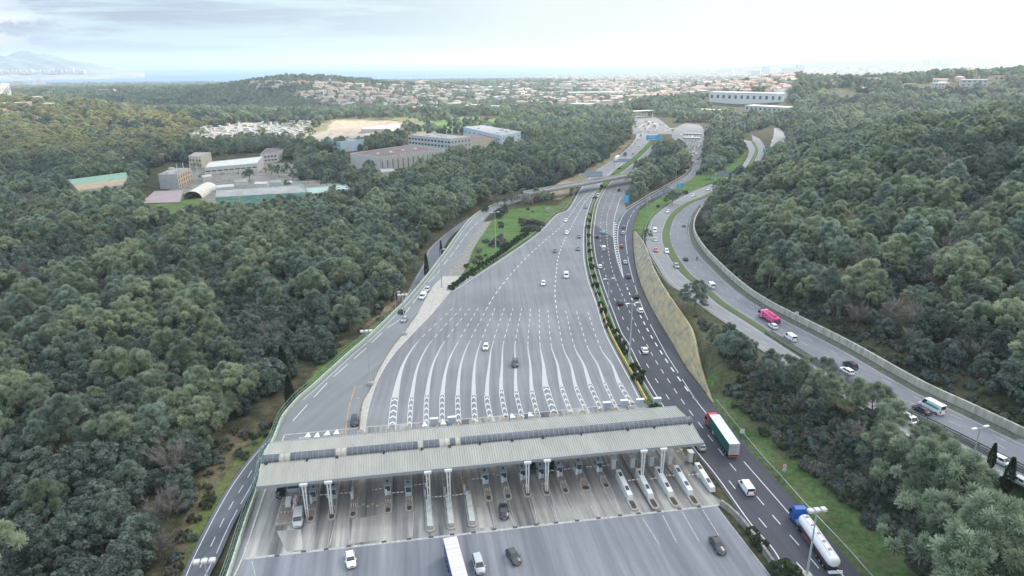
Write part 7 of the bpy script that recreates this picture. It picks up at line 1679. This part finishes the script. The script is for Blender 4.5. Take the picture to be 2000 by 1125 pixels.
for rg, poly, n, wts in REG:
    xs = [p[0] for p in poly]; ys_ = [p[1] for p in poly]; c = 0; tries = 0
    while c < n and tries < 4000:
        tries += 1; u, v = g3.uniform(min(xs), max(xs)), g3.uniform(min(ys_), max(ys_))
        if not in_poly(np.array([u]), np.array([v]), poly)[0]: continue
        p = GT(u, v)
        if p is None or any((p[0]-q[0])**2+(p[1]-q[1])**2 < 18**2 for q in placed): continue
        placed.append(p); wi, ri = g3.choice(4, p=(.5, .25, .15, .1)), g3.choice(4, p=wts); k = 3 if ri == 2 else g3.integers(0, 3)
        if ri == 2 and g3.random() < .4: k = 4
        house(p[0], p[1], p[2], int(k), int(wi), int(ri), g3.uniform(.8, 1.15)*(1.25 if p[1] > 2400 else 1), g3.uniform(-.6, .6)+(0 if g3.random() < .7 else PI/2), f'{WALLS[wi][0]} house with a {ROOFS[ri][0]} roof {rg}', f'houses {rg}'); c += 1; nh += 1
print('houses', nh)
# the rest of the far town as one mass
pts = []
for poly, n in ((TOWN[0], 330), (TOWN[1], 600), ([(1000,153),(1350,145),(1480,139),(1800,128),(2000,122),(2000,136),(1560,150),(1240,160)], 900), ([(100,166),(640,163),(640,168),(300,172)], 90)):
    xs = [p[0] for p in poly]; ys_ = [p[1] for p in poly]; c = 0; tries = 0
    while c < n and tries < n*5:
        tries += 1; u, v = g3.uniform(min(xs), max(xs)), g3.uniform(min(ys_), max(ys_))
        if not in_poly(np.array([u]), np.array([v]), poly)[0]: continue
        p = GT(u, v)
        if p is None or p[1] > 12500 or np.hypot(p[0], p[1]) > np.interp(math.atan2(p[0], p[1]), ang, rad)-40: continue
        if u > 1800 and v < 150 and p[1] < 2500: continue
        pts.append((p[0], p[1], p[2], 1.0 if p[1] < 3500 else min(2.2, p[1]/3500))); c += 1
pts = np.array(pts); print('town', len(pts)); mb = MB(); mt = WM+RM
for x, y, z, s in pts:
    a = g3.uniform(-.7, .7); L0, D0, H0 = g3.uniform(10, 26)*s, g3.uniform(9, 14)*s, g3.uniform(5, 10)*s
    mb.mat(WM[g3.choice(4, p=(.5, .25, .15, .1))]); mb.box(-L0/2, -D0/2, -4, L0/2, D0/2, H0, rz=a, at=(x, y, z)); ri = g3.choice(4, p=(.24, .30, .38, .08)); mb.mat(RM[ri])
    if ri == 2: mb.box(-L0/2-.3, -D0/2-.3, H0, L0/2+.3, D0/2+.3, H0+.6, rz=a, at=(x, y, z))
    else:
        ca_, sa_ = math.cos(a), math.sin(a); T2 = lambda px, py, pz: (x+px*ca_-py*sa_, y+px*sa_+py*ca_, z+pz)
        mb.loft([[T2(-L0/2-.6, -D0/2-.6, H0), T2(L0/2+.6, -D0/2-.6, H0), T2(L0/2+.6, D0/2+.6, H0), T2(-L0/2-.6, D0/2+.6, H0)], [T2(-L0/2+2, -.1, H0+2.6*s), T2(L0/2-2, -.1, H0+2.6*s), T2(L0/2-2, .1, H0+2.6*s), T2(-L0/2+2, .1, H0+2.6*s)]])
o = mb.build('distant_town', None); tag(o, 'dense hazy town of pale walls and tiled roofs towards the sea', kind='stuff')
# caravans on the sunny field at left
car_w = MB().box(-3.6, -1.5, .4, 3.6, 1.5, 3.0, bev=.25); cm1 = bpy.data.meshes.new('body'); cm1.from_pydata(car_w.v, [], car_w.f); cm1.materials.append(WHITE); cw = MB().box(-2.8, -1.53, 1.5, 2.8, -1.49, 2.3); cm2 = bpy.data.meshes.new('window'); cm2.from_pydata(cw.v, [], cw.f); cm2.materials.append(WIN); cr3 = MB().box(-3.7, -1.6, 3.0, 3.7, 1.6, 3.15); cm3 = bpy.data.meshes.new('roof'); cm3.from_pydata(cr3.v, [], cr3.f); cm3.materials.append(BW)
n = 0
for rowy in np.linspace(243, 268, 11):
    for k in range(17):
        u = 372+k*15.5+g3.uniform(-4, 4)+(rowy-243)*-.8; v = rowy-.02*(u-450)+g3.uniform(-.5, .5)
        if g3.random() < .25 or u > 622-(rowy-243)*1.6: continue
        p = GT(u, v)
        if p is None: continue
        o = empty('mobile_home', p, g3.uniform(-1.2, 1.2)+(.2)); q9 = g3.uniform(.7, 1.25); o.scale = (q9, q9, q9); tag(o, 'white mobile home parked in the sunny camp left of the sandy field', 'mobile home', 'white mobile homes in the camp')
        for nm, me_ in (('body', cm1), ('window', cm2), ('roof', cm3)): c = bpy.data.objects.new(nm, me_); C.objects.link(c); c.parent = o
        n += 1
print('caravans', n)
# ------------------------------------------------------------------ far shore, marina, mountains
def mount(name, label, prof, dist, width, m, zb=-62, seed=1, kind='structure'):
    """a ridge standing across the sea: prof = [(u, v_top)] in photo pixels at the given distance"""
    us = np.array([p[0] for p in prof]); vs = np.array([p[1] for p in prof]); U = np.linspace(us[0], us[-1], 90); Vt = np.interp(U, us, vs); g = np.random.default_rng(seed)
    rows = []; NR = 15
    for j in range(NR):
        f = -1+2*j/(NR-1); row = []
        for i, (u, vt) in enumerate(zip(U, Vt)):
            d = ray(u, vt); dd = d/np.hypot(d[0], d[1]); top = CAMH+dd[2]*dist; e = math.cos(f*PI/2)**1.2*(.88+.12*math.sin(i*.5+j*1.3)); r_ = dist+f*width
            row.append((dd[0]*r_, dd[1]*r_, zb+(max(top, zb+2)-zb)*e if abs(f) < 1 else zb-10))
        rows.append(row)
    mb = MB()
    for r0, r1 in zip(rows[:-1], rows[1:]):
        k = len(mb.v); mb.v += r0+r1; n_ = len(r0)
        for i in range(n_-1): mb.f.append((k+i, k+i+1, k+n_+i+1, k+n_+i)); mb.m.append(0)
    o = mb.build(name, m, smooth=True); tag(o, kind=kind); return o
MT = mat('mountain_green_grey', (0.20, 0.23, 0.22), .95, nscale=.0015, namt=.3)
mount('far_mountain', '', [(-200,114),(-80,110),(0,105),(30,100),(60,98),(85,101),(110,108),(140,115),(165,121),(200,127),(235,137),(250,145)], 10000, 700, MT, seed=2)
mount('coastal_hills', '', [(-150,118),(0,118),(25,117),(60,118),(100,117),(130,119),(150,122),(165,124),(185,132),(210,146)], 9200, 400, MT, seed=3)
mount('far_cape', '', [(160,133),(172,124.5),(200,122),(230,119.5),(255,118),(280,118.5),(300,120.5),(330,123.5),(345,124.8),(352,133)], 20000, 900, MT, seed=4)
mount('low_far_shore', '', [(-100,142),(0,143),(60,143),(120,142.5),(200,141.5),(262,140.6),(282,141.3)], 8200, 260, mat('shore_sand', (0.30, 0.30, 0.28), .9, nscale=.004, namt=.3), seed=5)
mount('far_right_cape', '', [(1650,121),(1700,116),(1780,111),(1850,107),(1920,103),(1980,99),(2000,97),(2060,96),(2200,99)], 15500, 1400, MT, seed=6)
pts = []; mb = MB()
for _ in range(340):
    if g3.random() < .5: u = g3.uniform(0, 130); v = g3.uniform(122, 130); dist = 12600
    else: u = g3.uniform(-10, 160); v = g3.uniform(139.5, 143.5); dist = 8150
    d = ray(u, v); dd = d/np.hypot(d[0], d[1]); z = CAMH+dd[2]*dist; s = g3.uniform(10, 38)
    if z < -58: z = -58
    mb.mat(WM[g3.choice(4, p=(.6, .25, .1, .05))]); mb.box(-s, -12, -10, s, 12, g3.uniform(8, 22), at=(dd[0]*dist, dd[1]*dist, z))
o = mb.build('far_shore_town', None); tag(o, 'tiny pale buildings of the town across the bay at left', kind='stuff')
# stepped white wave-shaped marina buildings
MARW = mat('marina_white', (0.85, 0.85, 0.83), .7)
def pyramid(u0, u1, vb, vt, peak, label):
    pb = G((u0+u1)/2, vb, -50.0); dist = np.hypot(pb[0], pb[1]); w_ = (u1-u0)/F*dist; 
    lo, hi = 5, 300
    for _ in range(30):
        m_ = (lo+hi)/2
        if project(pb[0], pb[1], -50+m_)[1] > vt: lo = m_
        else: hi = m_
    h = lo; o = empty('marina_building', (pb[0], pb[1], -52), math.atan2(-pb[0], pb[1])); tag(o, label, 'apartment block', 'white wave-shaped marina buildings')
    n_ = 12
    for k in range(n_):
        f0 = k/n_; hw = lambda f: (-(w_*(.5+peak))*(1-f)**.75+w_*peak, (w_*(.5-peak))*(1-f)**.75+w_*peak)
        a, b = hw(f0); MB().box(a, -14+k*.5, h*f0, b, 14, h*(f0+1/n_)*.985).build('storey', MARW, o); MB().box(a*.99, -14.6+k*.5, h*(f0+.2/n_), b*.99, -14+k*.5, h*(f0+.5/n_)).build('painted_balcony_shade', CONC_L, o)  # darker strips stand in for the shade under the balconies
    return o
pyramid(-22, 14, 166, 159.5, -.1, 'white stepped marina building cut by the left picture edge'); pyramid(17, 68, 168, 156.5, -.12, 'broad white stepped pyramid building by the marina'); pyramid(63, 90, 168, 153.5, .06, 'tallest white wave-shaped marina building'); pyramid(72, 108, 168, 162, -.1, 'low white tail of the marina buildings, farthest right')
# ------------------------------------------------------------------ unseen clouds added to shade chosen ground (high above, towards the sun)
cmt = bpy.data.materials.new('shade_cloud'); cmt.use_nodes = True; t = cmt.node_tree; t.nodes.clear()
o_ = t.nodes.new('ShaderNodeOutputMaterial'); tr = t.nodes.new('ShaderNodeBsdfTranslucent'); tr.inputs[0].default_value = (0.97, 0.97, 0.98, 1); tp_ = t.nodes.new('ShaderNodeBsdfTransparent'); mz_ = t.nodes.new('ShaderNodeMixShader'); mz_.inputs[0].default_value = .4; t.links.new(tr.outputs[0], mz_.inputs[1]); t.links.new(tp_.outputs[0], mz_.inputs[2]); t.links.new(mz_.outputs[0], o_.inputs[0])
def cloud(cx, cy, z, rx, ry, hh, seed, label):
    """a flattened lumpy cloud whose shadow falls on the ground point (cx, cy)"""
    sh = z/math.tan(SUN_EL); X0, Y0 = cx+math.sin(SUN_AZ)*sh, cy+math.cos(SUN_AZ)*sh
    g = np.random.default_rng(seed); ph = g.uniform(0, 6.28, 8); mb = MB(); NA, NRr = 72, 12
    def outline(a): return 1+.14*math.sin(3*a+ph[0])+.10*math.sin(5*a+ph[1])+.06*math.sin(9*a+ph[2])+.04*math.sin(17*a+ph[3])
    rings = []
    for side in (-1, 1):
        for j in (range(1, NRr+1) if side < 0 else range(NRr-1, 0, -1)):
            f = j/NRr; e = math.sqrt(max(0, 1-f*f)); rings.append([(X0+rx*f*outline(a)*math.cos(a), Y0+ry*f*outline(a)*math.sin(a), z+side*hh*(.35 if side < 0 else 1)*e*(1+.3*math.sin(a*7+j+ph[4]))) for a in np.linspace(0, 2*PI, NA, endpoint=False)])
    mb.loft(rings); o = mb.build('cloud', cmt, smooth=True); tag(o, label, kind='stuff'); return o
cloud(120, 330, 1150, 640, 560, 60, 3, 'unseen cloud added above the motorways to shade the foreground')
cloud(-560, 560, 1150, 460, 270, 50, 5, 'unseen cloud added to shade the left-hand woods')
cloud(-760, 1690, 1200, 560, 400, 50, 12, 'unseen far cloud added to shade the wooded valley')
# ------------------------------------------------------------------ haze
hz = bpy.data.materials.new('haze'); hz.use_nodes = True; t = hz.node_tree; t.nodes.clear()
ho = t.nodes.new('ShaderNodeOutputMaterial'); pv = t.nodes.new('ShaderNodeVolumePrincipled'); pv.inputs['Color'].default_value = (0.76, 0.88, 1.0, 1); pv.inputs['Density'].default_value = HAZE_D
pv.inputs['Anisotropy'].default_value = 0.35
t.links.new(pv.outputs[0], ho.inputs['Volume'])
mb = MB(); mb.box(-45000, -400, -1300, 45000, 61000, 262)
o = mb.build('haze', hz); tag(o, kind='stuff')
